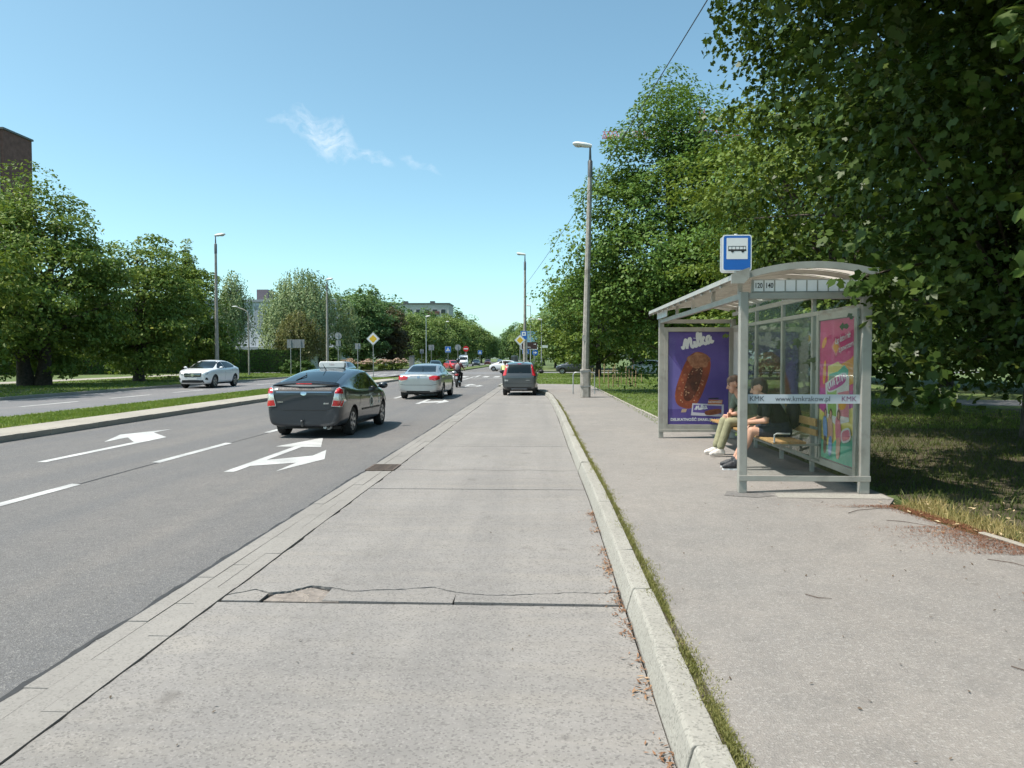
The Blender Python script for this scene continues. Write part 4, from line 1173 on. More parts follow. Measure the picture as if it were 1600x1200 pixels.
mats1 = dict(shirt=cloth("black_tshirt", (.012, .012, .014)), pants=cloth("navy_shorts", (.022, .026, .042)), skin=SKIN, shoe=pmat("black_trainer", (.03, .032, .036), .6, var=.3, vscale=30), hair=HAIR_D, eye=EYE, lip=LIP)
p1, _ = seated("person", "seated person in black T-shirt and dark shorts leaning forward, black trainers", (3.34, 10.8, SZ), R(90 - 7), mats1, True, .20, "knees")
for sx in (-1, 1):      # pale soles of the trainers, white print on the shirt
    mb = MB(); a = Vector((sx * .115, .64, 0)); d = Vector((sx * .18, 1, 0)).normalized(); n_ = Vector((d.y, -d.x, 0))
    mb.prism([tuple((a + d * (-.07 + .255 * t) + n_ * s_ * (.040 if t < .8 else .028))[:2]) for s_, t in ((1, 0), (1, .4), (1, .8), (1, 1), (-1, 1), (-1, .8), (-1, .4), (-1, 0))], .0, .020)
    mb.build("shoe_sole", M["white"], p1)
text("S", .07, M["white"], p1, frameM((.02, .215, .78), (1, 0, 0), (0, -.3, .95), (0, .95, .3)))
mats2 = dict(shirt=cloth("sage_shirt", (.17, .20, .155)), pants=cloth("khaki_trousers", (.27, .26, .16)), skin=SKIN, shoe=pmat("white_sandal", (.72, .66, .60), .6), hair=HAIR_L, eye=EYE, lip=LIP)
p2, _ = seated("person", "seated person in khaki trousers and white shoes, farther along the bench", (3.36, 12.35, SZ), R(90 + 4), mats2, False, .20, "folded")
# black backpack worn by the first person, a thing of its own
bp = empty("backpack", (3.34, 10.8, SZ), R(83), "black backpack on the back of the person in black", "backpack")
mb = MB(); mb.ball((0, -.135, .80), (.155, .095, .23), 16, 12); mb.ball((0, -.195, .74), (.12, .05, .14), 12, 8)
mb.build("bag", cloth("backpack_fabric", (.014, .014, .016), .7), bp, smooth=60)
for sx in (-1, 1):
    MB().tube([(sx * .10, -.08, .98), (sx * .12, .05, 1.035), (sx * .13, .22, 1.0), (sx * .14, .25, .88), (sx * .16, .13, .74)], .014, 6).build("strap", cloth("strap_webbing", (.02, .02, .022)), bp, smooth=True)

# ================================================================== VEHICLES
def carpaint(name, c, metal=.5, rough=.34):
    m = pmat(name, c, rough, metal=metal, var=.05, vscale=2, coat=1.0, rvar=.05); return m
M["carglass"] = pmat("tinted_car_glass", (.006, .010, .011), .03, var=.1, spec=.5, rvar=.01)
M["lens_red"] = pmat("red_lamp_lens", (.50, .012, .018), .15, var=.25, vscale=40, coat=1.0)
M["lens_clear"] = pmat("clear_lamp_lens", (.62, .62, .62), .12, metal=.5, var=.2, vscale=30, coat=1.0)
M["chrome"] = pmat("chrome", (.62, .63, .64), .12, metal=1.0, var=.05)
M["plate"] = pmat("number_plate_ground", (.70, .71, .70), .5, var=.05)

def loft_body(st, tail_crease=.55):
    """st: stations front..rear (y, w, zb, zm, zs, gx, gz, zr): half width, sill, widest, shoulder, roof rail x/z, roof centre z"""
    bm = bmesh.new(); rows = []
    for (y, w, zb, zm, zs, gx, gz, zr) in st:
        half = [(0, zb), (.78 * w, zb), (.955 * w, zb + .06), (1.0 * w, zm), (.985 * w, zs - .07), (.945 * w, zs), ((.945 * w) * .93 + gx * .07, zs + .02),
                (gx + .035, gz - .045), (gx, gz), (.55 * gx, zr - (zr - gz) * .25), (0, zr)]
        row = [bm.verts.new((x, y, z)) for x, z in half]
        lrow = [row[0]] + [bm.verts.new((-x, y, z)) for x, z in half[1:-1]] + [row[-1]]
        rows.append((row, lrow))
    n = len(rows[0][0])
    cl = bm.edges.layers.float.get("crease_edge") or bm.edges.layers.float.new("crease_edge")
    for (r0, l0), (r1, l1) in zip(rows, rows[1:]):
        for i in range(n - 1):
            bm.faces.new((r0[i], r0[i + 1], r1[i + 1], r1[i])); bm.faces.new((l0[i], l1[i], l1[i + 1], l0[i + 1]))
    for (r, l), fl in ((rows[0], False), (rows[-1], True)):
        for i in range(n - 1):
            vs = [r[i], r[i + 1], l[i + 1], l[i]]; vs2 = []
            for v in vs:
                if v not in vs2: vs2.append(v)
            bm.faces.new(vs2 if fl else vs2[::-1])
    bmesh.ops.recalc_face_normals(bm, faces=bm.faces)
    for e in bm.edges:
        a, b = e.verts
    me = bpy.data.meshes.new("body"); bm.to_mesh(me); bm.free(); return me

def make_wheel(r, w, parent, pos, spokes=5, rimr=.66, outer=1, lod=0):
    seg = 28 if not lod else 14
    t = MB(); t.lathe([(r * rimr, -w * .42), (r * .80, -w * .5), (r * .95, -w * .47), (r, -w * .30), (r, w * .30), (r * .95, w * .47), (r * .80, w * .5), (r * rimr, w * .42)], axis="x", seg=seg)
    wo = t.build("wheel", M["rubber"], parent, smooth=50); wo.location = pos
    rm = MB(); k = outer * w * .36
    rm.lathe([(r * rimr, -w * .42), (r * rimr * .98, outer * w * .44), (r * rimr * .90, outer * w * .44), (r * rimr * .88, -outer * w * .1)], axis="x", seg=seg)
    rm.lathe([(0, k), (r * .15, k), (r * .17, k - outer * .03), (r * .17, -outer * w * .1)], axis="x", seg=14)
    for i in range(spokes):
        a = 2 * math.pi * i / spokes + .3
        for da in (-.11, .11):
            p0 = Vector((k - outer * .012, math.cos(a + da * 2) * r * .14, math.sin(a + da * 2) * r * .14)); p1 = Vector((k - outer * .004, math.cos(a + da) * r * rimr * .93, math.sin(a + da) * r * rimr * .93))
            rm.bar(p0, p1, .028, .05 * r / .32, up=(1, 0, 0))
    rm.build("rim", M["alloy"], wo, smooth=40)
    dk = MB(); dk.lathe([(0, -outer * w * .08), (r * rimr * .9, -outer * w * .08)], axis="x", seg=seg); dk.build("brake_disc", M["grey_dark"], wo)
    return wo

class Car:
    def __init__(s, name, label, loc, rz, st, paint, wb, track, wr, ww=.20, group=None, cat="car", spokes=5, arch=.055, lod=0, front_axle=None, sub=2):
        s.root = empty(name, loc, rz, label, cat, group)
        me = loft_body(st); me.materials.append(paint); me.materials.append(M["black"])
        o = bpy.data.objects.new("body", me); COL.objects.link(o)
        sd = o.modifiers.new("s", "SUBSURF"); sd.levels = sd.render_levels = sub
        ya, yb = (front_axle if front_axle is not None else wb / 2), (front_axle - wb if front_axle is not None else -wb / 2)
        cut = MB()
        for y in (ya, yb):
            for sx in (-1, 1):
                cut.lathe([(0, sx * (track / 2 - ww * .75)), (wr + arch, sx * (track / 2 - ww * .75)), (wr + arch, sx * 1.4), (0, sx * 1.4)], c=(0, y, wr), axis="x", seg=28)
        cm_ = cut.mesh("cut", M["black"]); co_ = bpy.data.objects.new("cut", cm_); COL.objects.link(co_)
        bo = o.modifiers.new("b", "BOOLEAN"); bo.object = co_; bo.operation = "DIFFERENCE"; bo.solver = "EXACT"
        try: bo.material_mode = "TRANSFER"
        except Exception: pass
        dg = bpy.context.evaluated_depsgraph_get(); ev = o.evaluated_get(dg)
        me2 = bpy.data.meshes.new_from_object(ev)
        bpy.data.objects.remove(o); bpy.data.objects.remove(co_)
        me2.shade_smooth()
        try: me2.set_sharp_from_angle(angle=R(38))
        except Exception: pass
        s.body = link(bpy.data.objects.new("body", me2), s.root)
        bm = bmesh.new(); bm.from_mesh(me2); s.bvh = BVHTree.FromBMesh(bm); bm.free()
        for y in (ya, yb):
            for sx in (-1, 1):
                make_wheel(wr, ww, s.root, (sx * (track / 2 - .02), y, wr), spokes, outer=sx, lod=lod)
    DIR = {"rear": ((0, 1, 0), lambda a, b: (a, -4, b)), "front": ((0, -1, 0), lambda a, b: (a, 4, b)), "right": ((-1, 0, 0), lambda a, b: (3, a, b)), "left": ((1, 0, 0), lambda a, b: (-3, a, b)), "top": ((0, 0, -1), lambda a, b: (a, b, 4))}
    def patch(s, name, side, poly, mat, off=.006, cuts=3, parent=None, thick=.012):
        """a panel that hugs the body: polygon seen from one side, laid onto the surface"""
        d, f = s.DIR[side]; d = Vector(d)
        bm = bmesh.new()
        vs = [bm.verts.new((p[0], p[1], 0)) for p in poly]; fc = bm.faces.new(vs)
        bmesh.ops.triangulate(bm, faces=[fc]) if len(poly) > 4 else None
        bmesh.ops.subdivide_edges(bm, edges=bm.edges[:], cuts=cuts, use_grid_fill=True)
        bad = []
        for v in bm.verts:
            o = Vector(f(v.co.x, v.co.y)); h, nr, _, _ = s.bvh.ray_cast(o, d)
            if h is None: bad.append(v); continue
            if nr.dot(d) > 0: nr = -nr
            v.co = h + nr * off
        if bad: bmesh.ops.delete(bm, geom=bad, context="VERTS")
        if not bm.faces: bm.free(); return None
        bmesh.ops.recalc_face_normals(bm, faces=bm.faces)
        avg = sum((fa.normal * fa.calc_area() for fa in bm.faces), Vector())
        if avg.dot(d) > 0: bmesh.ops.reverse_faces(bm, faces=bm.faces[:])
        if thick:
            be = [e for e in bm.edges if e.is_boundary]
            ex = bmesh.ops.extrude_edge_only(bm, edges=be)
            for v in [g for g in ex["geom"] if isinstance(g, bmesh.types.BMVert)]: v.co += d * thick
        me = bpy.data.meshes.new(name); bm.to_mesh(me); bm.free(); me.materials.append(mat); me.shade_smooth()
        try: me.set_sharp_from_angle(angle=R(35))
        except Exception: pass
        return link(bpy.data.objects.new(name, me), parent or s.root)
    def both(s, name, poly, mat, **k):
        r = []
        for sd in ("right", "left"): r.append(s.patch(name, sd, poly, mat, **k))
        return r
    def pair(s, name, side, poly, mat, **k):
        r = [s.patch(name, side, poly, mat, **k), s.patch(name, side, [(-x, z) for x, z in poly][::-1], mat, **k)]; return r
    def seam(s, side, pts, w=.012, mat=None, name="panel_gap", off=.002):
        """thin dark gap line between panels"""
        for (a, b) in zip(pts, pts[1:]):
            d = Vector((b[0] - a[0], b[1] - a[1])); d.normalize(); n = Vector((-d.y, d.x)) * w / 2
            s.patch(name, side, [(a[0] + n.x, a[1] + n.y), (a[0] - n.x, a[1] - n.y), (b[0] - n.x, b[1] - n.y), (b[0] + n.x, b[1] + n.y)], mat or M["black"], off=off, cuts=4, thick=0)
    def mirrors(s, y, z, x, mat, sz=(.20, .09, .13)):
        for sx in (-1, 1):
            mb = MB(); mb.ball((sx * (x + .10), y, z), (sz[0] / 2, sz[1] / 2 + .02, sz[2] / 2), 12, 8); mb.bar((sx * (x - .06), y + .02, z - .05), (sx * (x + .05), y, z - .03), .05, .03)
            mb.build("mirror", mat, s.root, smooth=60)

def mirror_poly(p): return [(-x, z) for x, z in p][::-1]

# --- dark grey hybrid hatchback taxi (front .. rear)
P_TAXI = carpaint("gunmetal_paint", (.030, .036, .044), .5, .36)
st = [(2.20, .50, .34, .50, .60, .30, .64, .66), (2.12, .70, .24, .50, .68, .45, .72, .75), (1.90, .81, .20, .52, .79, .60, .83, .87), (1.50, .85, .19, .55, .88, .70, .95, 1.00), (1.15, .86, .18, .56, .92, .70, 1.08, 1.13),
      (.55, .862, .18, .56, .95, .65, 1.36, 1.41), (.15, .862, .18, .57, .96, .64, 1.43, 1.485), (-.35, .862, .18, .57, .97, .64, 1.43, 1.49), (-.95, .862, .19, .58, .99, .65, 1.345, 1.405), (-1.45, .86, .21, .60, 1.04, .68, 1.26, 1.31),
      (-1.88, .852, .23, .64, 1.09, .71, 1.17, 1.21), (-2.06, .835, .24, .64, 1.085, .71, 1.14, 1.17), (-2.10, .825, .24, .64, 1.06, .70, 1.10, 1.12), (-2.19, .79, .24, .62, 1.01, .67, 1.045, 1.055), (-2.225, .70, .28, .60, .91, .56, .94, .95)]
T = Car("taxi_car", "dark grey hatchback taxi with white roof sign in the near lane", (-4.99, 18.28, 0), R(-1.8), st, P_TAXI, 2.70, 1.50, .315, .195, cat="car", spokes=6)
T.patch("rear_window", "top", [(-.60, -1.88), (.60, -1.88), (.53, -.95), (-.53, -.95)], M["carglass"], off=.004, cuts=6)
T.patch("lower_rear_window", "rear", [(-.60, 1.0), (.60, 1.0), (.57, 1.08), (-.57, 1.08)], M["black"], off=.004, cuts=5)
sp = MB(); 
for i in range(13):
    pass
spv = []
for i in range(17):
    x = -.72 + 1.44 * i / 16; k = 1 - (x / .72) ** 2
    spv.append((x, -2.06 - .10 * k, 1.125 + .05 * k))
mb = MB(); mb.tube(spv, [.012] + [.026] * 15 + [.012], 8); mb.tube([(p[0] * .97, p[1] + .10, p[2] + .02) for p in spv], [.012] + [.03] * 15 + [.012], 8)
mb.build("spoiler", P_TAXI, T.root, smooth=True)
MB().box((0, -2.175, 1.16), (.34, .03, .026)).build("brake_light", M["lens_red"], T.root, bevel=.006)
TL = [(.60, .685), (.80, .67), (.835, .79), (.81, 1.04), (.735, 1.09), (.685, 1.05)]
for pl, sx in ((TL, 1), (mirror_poly(TL), -1)):
    t = T.patch("tail_light", "rear", pl, M["lens_clear"], off=.014, cuts=4)
    f_ = lambda q: [(sx * a, b) for a, b in q][::sx]
    T.patch("red_lens", "rear", f_([(.615, .697), (.795, .685), (.82, .80), (.645, .815)]), M["lens_red"], off=.020, parent=t, thick=.006)
    T.patch("red_lens", "rear", f_([(.675, .96), (.805, .95), (.79, 1.04), (.735, 1.07), (.692, 1.04)]), M["lens_red"], off=.020, parent=t, thick=.006)
T.seam("rear", [(-.60, .985), (.60, .985)], .016, M["chrome"], "garnish_strip", .008)
T.patch("emblem", "rear", sup(0, .955, .065, .040, 0, 2, 20), M["chrome"], off=.012, cuts=1)
T.patch("badge", "rear", [(-.57, .765), (-.45, .765), (-.45, .785), (-.57, .785)], M["chrome"], off=.008, cuts=1); T.patch("badge", "rear", [(.43, .73), (.54, .73), (.54, .76), (.43, .76)], M["chrome"], off=.008, cuts=1)
T.seam("rear", [(-.80, .665), (-.58, .66), (-.47, .60), (.47, .60), (.58, .66), (.80, .665)], .014)
T.seam("rear", [(-.60, .72), (-.66, 1.01)], .012); T.seam("rear", [(.60, .72), (.66, 1.01)], .012)
wz = lambda y: 0
SW = [(1.04, .985), (.62, 1.30), (.36, 1.36), (.30, .985)]
SW2 = [(.24, .985), (.30, 1.365), (-.20, 1.37), (-.62, 1.315), (-.90, 1.20), (-.82, 1.005)]
SW3 = [(-.92, 1.03), (-.96, 1.17), (-1.22, 1.09), (-1.24, 1.04)]
for sd in ("right", "left"):
    for q in (SW, SW2, SW3): T.patch("side_window", sd, q, M["carglass"], off=.005, cuts=4)
    T.seam(sd, [(.27, .95), (.27, .30)], .014); T.seam(sd, [(-.84, .96), (-.86, .72), (-.98, .62)], .014); T.seam(sd, [(1.06, .94), (1.04, .40)], .014); T.seam(sd, [(-.80, .28), (1.0, .26)], .012)
    for y in (.42, -.62): T.patch("door_handle", sd, [(y, .83), (y - .17, .835), (y - .17, .86), (y, .855)], P_TAXI, off=.022, cuts=1)
    T.patch("side_moulding", sd, [(.92, .50), (.92, .54), (-.72, .56), (-.72, .52)], M["black"], off=.012, cuts=4)
    sx = -1 if sd == "right" else 1
    st_ = pmat("pale_sticker", (.68, .74, .68), .5)
    T.patch("door_sticker", sd, [(.12 + .16 * math.cos(t), .68 + .14 * math.sin(t)) for t in [2 * math.pi * i / 20 for i in range(20)]], st_, off=.004, cuts=1, thick=0)
    T.patch("door_sticker", sd, [(.12 + .10 * math.cos(t), .68 + .085 * math.sin(t)) for t in [2 * math.pi * i / 16 for i in range(16)]], M["black"], off=.006, cuts=1, thick=0)
    T.patch("door_sticker", sd, [(.04 + .09, .67), (.11, .67), (.10, .72), (.14, .72)], st_, off=.008, cuts=1, thick=0)
    for q in range(6):
        T.patch("sticker_letter", sd, [(-.05 + q * .075, .835), (-.05 + q * .075 + .05, .835), (-.05 + q * .075 + .05, .875), (-.05 + q * .075, .875)], st_, off=.004, cuts=1, thick=0)
    for q in range(3):
        T.patch("sticker_letter", sd, [(.80, .60 + q * .085), (.96, .60 + q * .085), (.96, .66 + q * .085), (.80, .66 + q * .085)], st_, off=.004, cuts=1, thick=0)
T.patch("windscreen", "top", [(-.60, .62), (.60, .62), (.66, 1.36), (-.66, 1.36)], M["carglass"], off=.004, cuts=5)
T.pair("headlight", "front", [(.42, .62), (.72, .62), (.74, .74), (.55, .70)], M["lens_clear"], off=.010)
T.mirrors(.92, 1.03, .85, P_TAXI, (.24, .10, .16))
rs = MB(); rs.prism([(-.29, 0), (.29, 0), (.31, .04), (.31, .11), (.28, .15), (-.28, .15), (-.31, .11), (-.31, .04)], -.075, .075, M=frameM((0, -.18, 1.475), (1, 0, 0), (0, 0, 1), (0, -1, 0)))
rso = rs.build("roof_sign", pmat("roof_sign_white", (.80, .80, .79), .45, var=.04), T.root, bevel=.015)
text("TAXI", .055, pmat("pale_red_print", (.50, .30, .28), .5), rso, frameM((0, -.256, 1.552), (1, 0, 0), (0, 0, 1), (0, -1, 0)))
MB().tube([(.02, -.72, 1.42), (-.03, -.83, 1.57)], [.011, .005], 6).build("aerial", M["black"], T.root)
MB().tube([(-.30, -1.80, 1.225), (-.20, -1.45, 1.325), (-.28, -1.2, 1.375)], [.012, .010, .007], 6).build("rear_wiper", M["black"], T.root)
mb = MB(); mb.tube([(-.02, -2.0, .27), (-.02, -2.28, .27), (-.02, -2.30, .34)], .018, 8); mb.ball((-.02, -2.30, .37), .028); mb.build("tow_bar", M["grey_dark"], T.root, smooth=True)
mb = MB(); mb.tube([(.43, -1.9, .22), (.43, -2.14, .235)], .035, 10); mb.tube([(.43, -1.9, .24), (.43, -1.2, .25)], .08, 10); mb.build("exhaust", M["steel"], T.root, smooth=True)
MB().box((0, 0, .20), (1.35, 3.6, .06)).build("underbody", M["black"], T.root)

# --- silver saloon
P_SIL = carpaint("silver_paint", (.44, .45, .45), .65, .33)
st = [(2.36, .55, .36, .50, .60, .35, .64, .66), (2.28, .76, .24, .50, .70, .50, .74, .77), (2.05, .88, .20, .52, .80, .62, .84, .88), (1.55, .92, .19, .55, .90, .70, .95, .99), (1.12, .925, .19, .56, .95, .72, 1.02, 1.06),
      (.45, .925, .19, .57, .98, .61, 1.36, 1.41), (.05, .925, .19, .58, .99, .59, 1.435, 1.485), (-.55, .925, .19, .58, 1.0, .58, 1.43, 1.48), (-1.05, .925, .20, .60, 1.02, .60, 1.33, 1.375), (-1.62, .92, .22, .62, 1.035, .68, 1.105, 1.14),
      (-1.95, .91, .25, .64, 1.03, .70, 1.075, 1.10), (-2.25, .87, .27, .66, .99, .68, 1.06, 1.085), (-2.38, .82, .29, .66, .93, .64, .99, 1.0), (-2.42, .70, .34, .62, .82, .54, .86, .87)]
S = Car("silver_car", "silver saloon car with red tail lights ahead of the taxi", (-5.08, 33.9, 0), R(-1.2), st, P_SIL, 2.74, 1.60, .335, .22, cat="car")
S.patch("rear_window", "rear", [(-.60, 1.13), (.60, 1.13), (.50, 1.385), (-.50, 1.385)], M["carglass"], off=.005, cuts=5)
S.pair("tail_light", "rear", [(.46, .82), (.70, .78), (.86, .84), (.86, .97), (.60, .985), (.44, .93)], M["lens_red"], off=.012, cuts=4)
S.pair("reversing_lens", "rear", [(.52, .765), (.70, .74), (.72, .775), (.53, .80)], M["lens_clear"], off=.012, cuts=2)
S.patch("emblem", "rear", sup(0, .93, .055, .055, 0, 2, 18), M["chrome"], off=.012, cuts=1)
S.patch("garnish_strip", "rear", [(-.36, .965), (.36, .965), (.36, .985), (-.36, .985)], M["chrome"], off=.010, cuts=2)
S.seam("rear", [(-.82, .64), (-.55, .60), (.55, .60), (.82, .64)], .014); S.patch("bumper_skirt", "rear", [(-.50, .31), (.50, .31), (.48, .36), (-.48, .36)], M["black"], off=.006)
for sd in ("right", "left"):
    S.patch("side_window", sd, [(.98, 1.0), (.55, 1.30), (.20, 1.375), (.12, 1.0)], M["carglass"], off=.005, cuts=4)
    S.patch("side_window", sd, [(.06, 1.0), (.14, 1.38), (-.50, 1.375), (-1.05, 1.26), (-1.38, 1.06), (-1.15, 1.02)], M["carglass"], off=.005, cuts=4)
    S.seam(sd, [(.09, .98), (.09, .3)]); S.seam(sd, [(-.95, 1.0), (-1.0, .7)])
    for y in (.25, -.80): S.patch("door_handle", sd, [(y, .87), (y - .18, .875), (y - .18, .90), (y, .895)], P_SIL, off=.022, cuts=1)
S.patch("windscreen", "top", [(-.60, .50), (.60, .50), (.70, 1.10), (-.70, 1.10)], M["carglass"], off=.004, cuts=5)
S.pair("headlight", "front", [(.45, .62), (.78, .64), (.80, .76), (.55, .73)], M["lens_clear"], off=.010)
S.mirrors(.90, 1.05, .94, P_SIL, (.24, .09, .15))
MB().box((0, 0, .22), (1.45, 4.0, .06)).build("underbody", M["black"], S.root)
MB().tube([(0, -1.3, 1.33), (0, -1.37, 1.37)], [.02, .006], 6).build("aerial", M["black"], S.root)

# --- small grey hatchback stopped in the bay
P_GRY = carpaint("slate_grey_paint", (.085, .092, .095), .5, .36)
st = [(1.78, .50, .36, .50, .62, .32, .66, .68), (1.72, .70, .24, .52, .74, .46, .78, .80), (1.50, .79, .21, .54, .86, .56, .90, .93), (1.15, .815, .20, .56, .94, .64, 1.00, 1.03), (.85, .82, .20, .57, .96, .64, 1.14, 1.18),
      (.35, .82, .20, .58, .97, .60, 1.45, 1.49), (0, .82, .20, .58, .97, .59, 1.50, 1.545), (-.7, .82, .20, .58, .98, .585, 1.50, 1.545), (-1.30, .815, .21, .60, .98, .58, 1.465, 1.51), (-1.58, .80, .23, .60, .98, .575, 1.42, 1.46),
      (-1.70, .785, .25, .60, .97, .59, 1.28, 1.32), (-1.80, .765, .27, .60, .93, .61, 1.02, 1.04), (-1.86, .72, .30, .58, .86, .60, .90, .91), (-1.88, .60, .35, .56, .78, .50, .81, .82)]
G = Car("grey_hatchback", "small grey hatchback stopped at the end of the bus bay", (-1.04, 36.75, 0), R(-1.0), st, P_GRY, 2.36, 1.40, .30, .185, cat="car")
G.patch("rear_window", "rear", [(-.54, 1.03), (.54, 1.03), (.49, 1.40), (-.49, 1.40)], M["carglass"], off=.006, cuts=6)
G.pair("tail_light", "rear", [(.60, .93), (.735, .90), (.70, 1.18), (.60, 1.40), (.535, 1.42), (.575, 1.10)], M["lens_red"], off=.014, cuts=4)
G.patch("brake_light", "rear", [(-.09, 1.435), (.09, 1.435), (.09, 1.455), (-.09, 1.455)], M["lens_red"], off=.012, cuts=2)
G.seam("rear", [(-.74, .60), (-.5, .55), (.5, .55), (.74, .60)]); G.patch("bumper_skirt", "rear", [(-.55, .31), (.55, .31), (.56, .40), (-.56, .40)], M["black"], off=.006)
G.patch("badge", "rear", [(.30, .70), (.50, .70), (.50, .715), (.30, .715)], M["chrome"], off=.008, cuts=1); G.patch("reflector", "rear", [(-.66, .66), (-.50, .66), (-.50, .73), (-.66, .74)], M["lens_clear"], off=.010, cuts=2)
G.patch("licence_panel", "rear", [(-.30, .80), (.30, .80), (.28, .90), (-.28, .90)], P_GRY, off=.012, cuts=2)
for sd in ("right", "left"):
    G.patch("side_window", sd, [(.86, 1.0), (.42, 1.36), (.12, 1.44), (.06, 1.0)], M["carglass"], off=.005, cuts=4); G.patch("side_window", sd, [(0, 1.0), (.06, 1.44), (-.75, 1.44), (-.85, 1.0)], M["carglass"], off=.005, cuts=4)
    G.patch("side_window", sd, [(-.92, 1.02), (-.85, 1.42), (-1.30, 1.38), (-1.42, 1.08)], M["carglass"], off=.005, cuts=4)
G.patch("windscreen", "top", [(-.60, .40), (.60, .40), (.64, .98), (-.64, .98)], M["carglass"], off=.004, cuts=5)
G.mirrors(.78, 1.06, .86, M["black"], (.26, .10, .18)); MB().box((0, 0, .23), (1.2, 3.0, .06)).build("underbody", M["black"], G.root)
MB().tube([(0, -1.80, 1.04), (.18, -1.79, 1.06), (.33, -1.755, 1.12)], [.012, .010, .007], 6).build("rear_wiper", M["black"], G.root)
MB().tube([(-.35, -1.86, .31), (.35, -1.86, .31)], .012, 6).build("exhaust_trim", M["chrome"], G.root)

# --- white crossover on the opposite carriageway
P_WHT = carpaint("white_paint", (.74, .76, .78), .0, .35)
st = [(2.20, .58, .36, .56, .72, .36, .78, .80), (2.14, .76, .24, .56, .82, .52, .87, .90), (1.90, .87, .20, .58, .92, .62, .96, .99), (1.45, .90, .20, .60, .98, .68, 1.02, 1.06), (1.02, .90, .20, .61, 1.00, .70, 1.07, 1.11),
      (.40, .90, .20, .62, 1.02, .60, 1.38, 1.43), (.05, .90, .20, .62, 1.02, .58, 1.455, 1.50), (-.5, .90, .20, .62, 1.03, .575, 1.46, 1.505), (-1.10, .90, .21, .64, 1.06, .575, 1.40, 1.445), (-1.60, .895, .24, .66, 1.08, .60, 1.27, 1.31),
      (-1.95, .87, .28, .68, 1.05, .64, 1.11, 1.14), (-2.12, .82, .31, .66, .96, .62, 1.0, 1.01), (-2.18, .68, .36, .62, .84, .52, .88, .89)]
W = Car("white_crossover", "white crossover car driving towards us on the opposite carriageway", (-19.75, 44.9, 0), R(180), st, P_WHT, 2.70, 1.58, .345, .22, cat="car")
W.patch("windscreen", "front", [(-.66, 1.05), (.66, 1.05), (.54, 1.42), (-.54, 1.42)], M["carglass"], off=.005, cuts=5)
for sd in ("right", "left"):
    W.patch("side_window", sd, [(.92, 1.05), (.45, 1.35), (.12, 1.40), (.06, 1.05)], M["carglass"], off=.005, cuts=4); W.patch("side_window", sd, [(0, 1.05), (.06, 1.405), (-.70, 1.39), (-1.15, 1.30), (-1.40, 1.16), (-1.20, 1.09)], M["carglass"], off=.005, cuts=4)
    W.seam(sd, [(.03, 1.0), (.03, .32)]); W.seam(sd, [(-.95, 1.05), (-1.0, .72)]); W.patch("sill_cladding", sd, [(.92, .21), (.92, .30), (-.92, .30), (-.92, .21)], M["black"], off=.012)
    for y in (.28, -.72): W.patch("door_handle", sd, [(y, .90), (y - .18, .905), (y - .18, .93), (y, .925)], P_WHT, off=.022, cuts=1)
gr = W.patch("grille", "front", [(-.44, .60), (.44, .60), (.48, .80), (-.48, .80)], M["black"], off=.012, cuts=4)
for z in (.66, .74): W.patch("grille_bar", "front", [(-.42, z), (.42, z), (.42, z + .022), (-.42, z + .022)], M["chrome"], off=.024, parent=gr)
W.patch("emblem", "front", [(.085 * math.cos(t), .70 + .085 * math.sin(t)) for t in [2 * math.pi * i / 20 for i in range(20)]], M["chrome"], off=.036, cuts=1, parent=gr)
W.pair("headlight", "front", [(.54, .70), (.76, .74), (.80, .86), (.66, .86), (.54, .79)], M["lens_clear"], off=.012, cuts=4)
W.patch("lower_intake", "front", [(-.62, .30), (.62, .30), (.56, .44), (-.56, .44)], M["black"], off=.008, cuts=4)
W.pair("side_intake", "front", [(.66, .46), (.78, .44), (.76, .56), (.70, .58)], M["black"], off=.010, cuts=2)
W.patch("number_plate", "front", [(-.26, .46), (.26, .46), (.26, .57), (-.26, .57)], M["plate"], off=.026, cuts=2)
W.pair("tail_light", "rear", [(.50, .80), (.80, .80), (.78, .92), (.52, .90)], M["lens_red"], off=.012); W.patch("rear_window", "rear", [(-.54, 1.14), (.54, 1.14), (.48, 1.34), (-.48, 1.34)], M["carglass"], off=.006)
W.mirrors(.86, 1.08, .90, P_WHT); MB().box((0, 0, .25), (1.4, 3.6, .06)).build("underbody", M["black"], W.root)

# --- the small far vehicles
HATCH = [(1.95, .55, .34, .52, .64, .35, .68, .70), (1.88, .76, .22, .52, .74, .5, .78, .81), (1.60, .85, .19, .55, .88, .62, .92, .95), (1.05, .87, .19, .57, .96, .70, 1.03, 1.07), (.40, .87, .19, .58, .98, .60, 1.38, 1.42),
         (0, .87, .19, .58, .99, .58, 1.43, 1.47), (-.8, .87, .19, .59, 1.0, .58, 1.41, 1.45), (-1.45, .86, .21, .61, 1.0, .59, 1.30, 1.34), (-1.80, .83, .25, .61, .98, .62, 1.05, 1.08), (-1.95, .78, .28, .60, .90, .58, .94, .95), (-1.99, .64, .34, .58, .80, .5, .83, .84)]
VAN = [(2.55, .60, .40, .60, .90, .45, .98, 1.0), (2.45, .86, .26, .60, 1.05, .62, 1.12, 1.16), (2.10, .95, .22, .65, 1.20, .80, 1.32, 1.36), (1.50, .98, .22, .70, 1.30, .82, 1.95, 2.02), (1.0, .98, .22, .70, 1.32, .82, 2.25, 2.32), (0, .98, .22, .70, 1.35, .82, 2.36, 2.42),
       (-1.6, .98, .22, .70, 1.35, .82, 2.36, 2.42), (-2.45, .98, .24, .70, 1.35, .82, 2.33, 2.39), (-2.55, .95, .28, .70, 1.30, .80, 2.25, 2.30)]
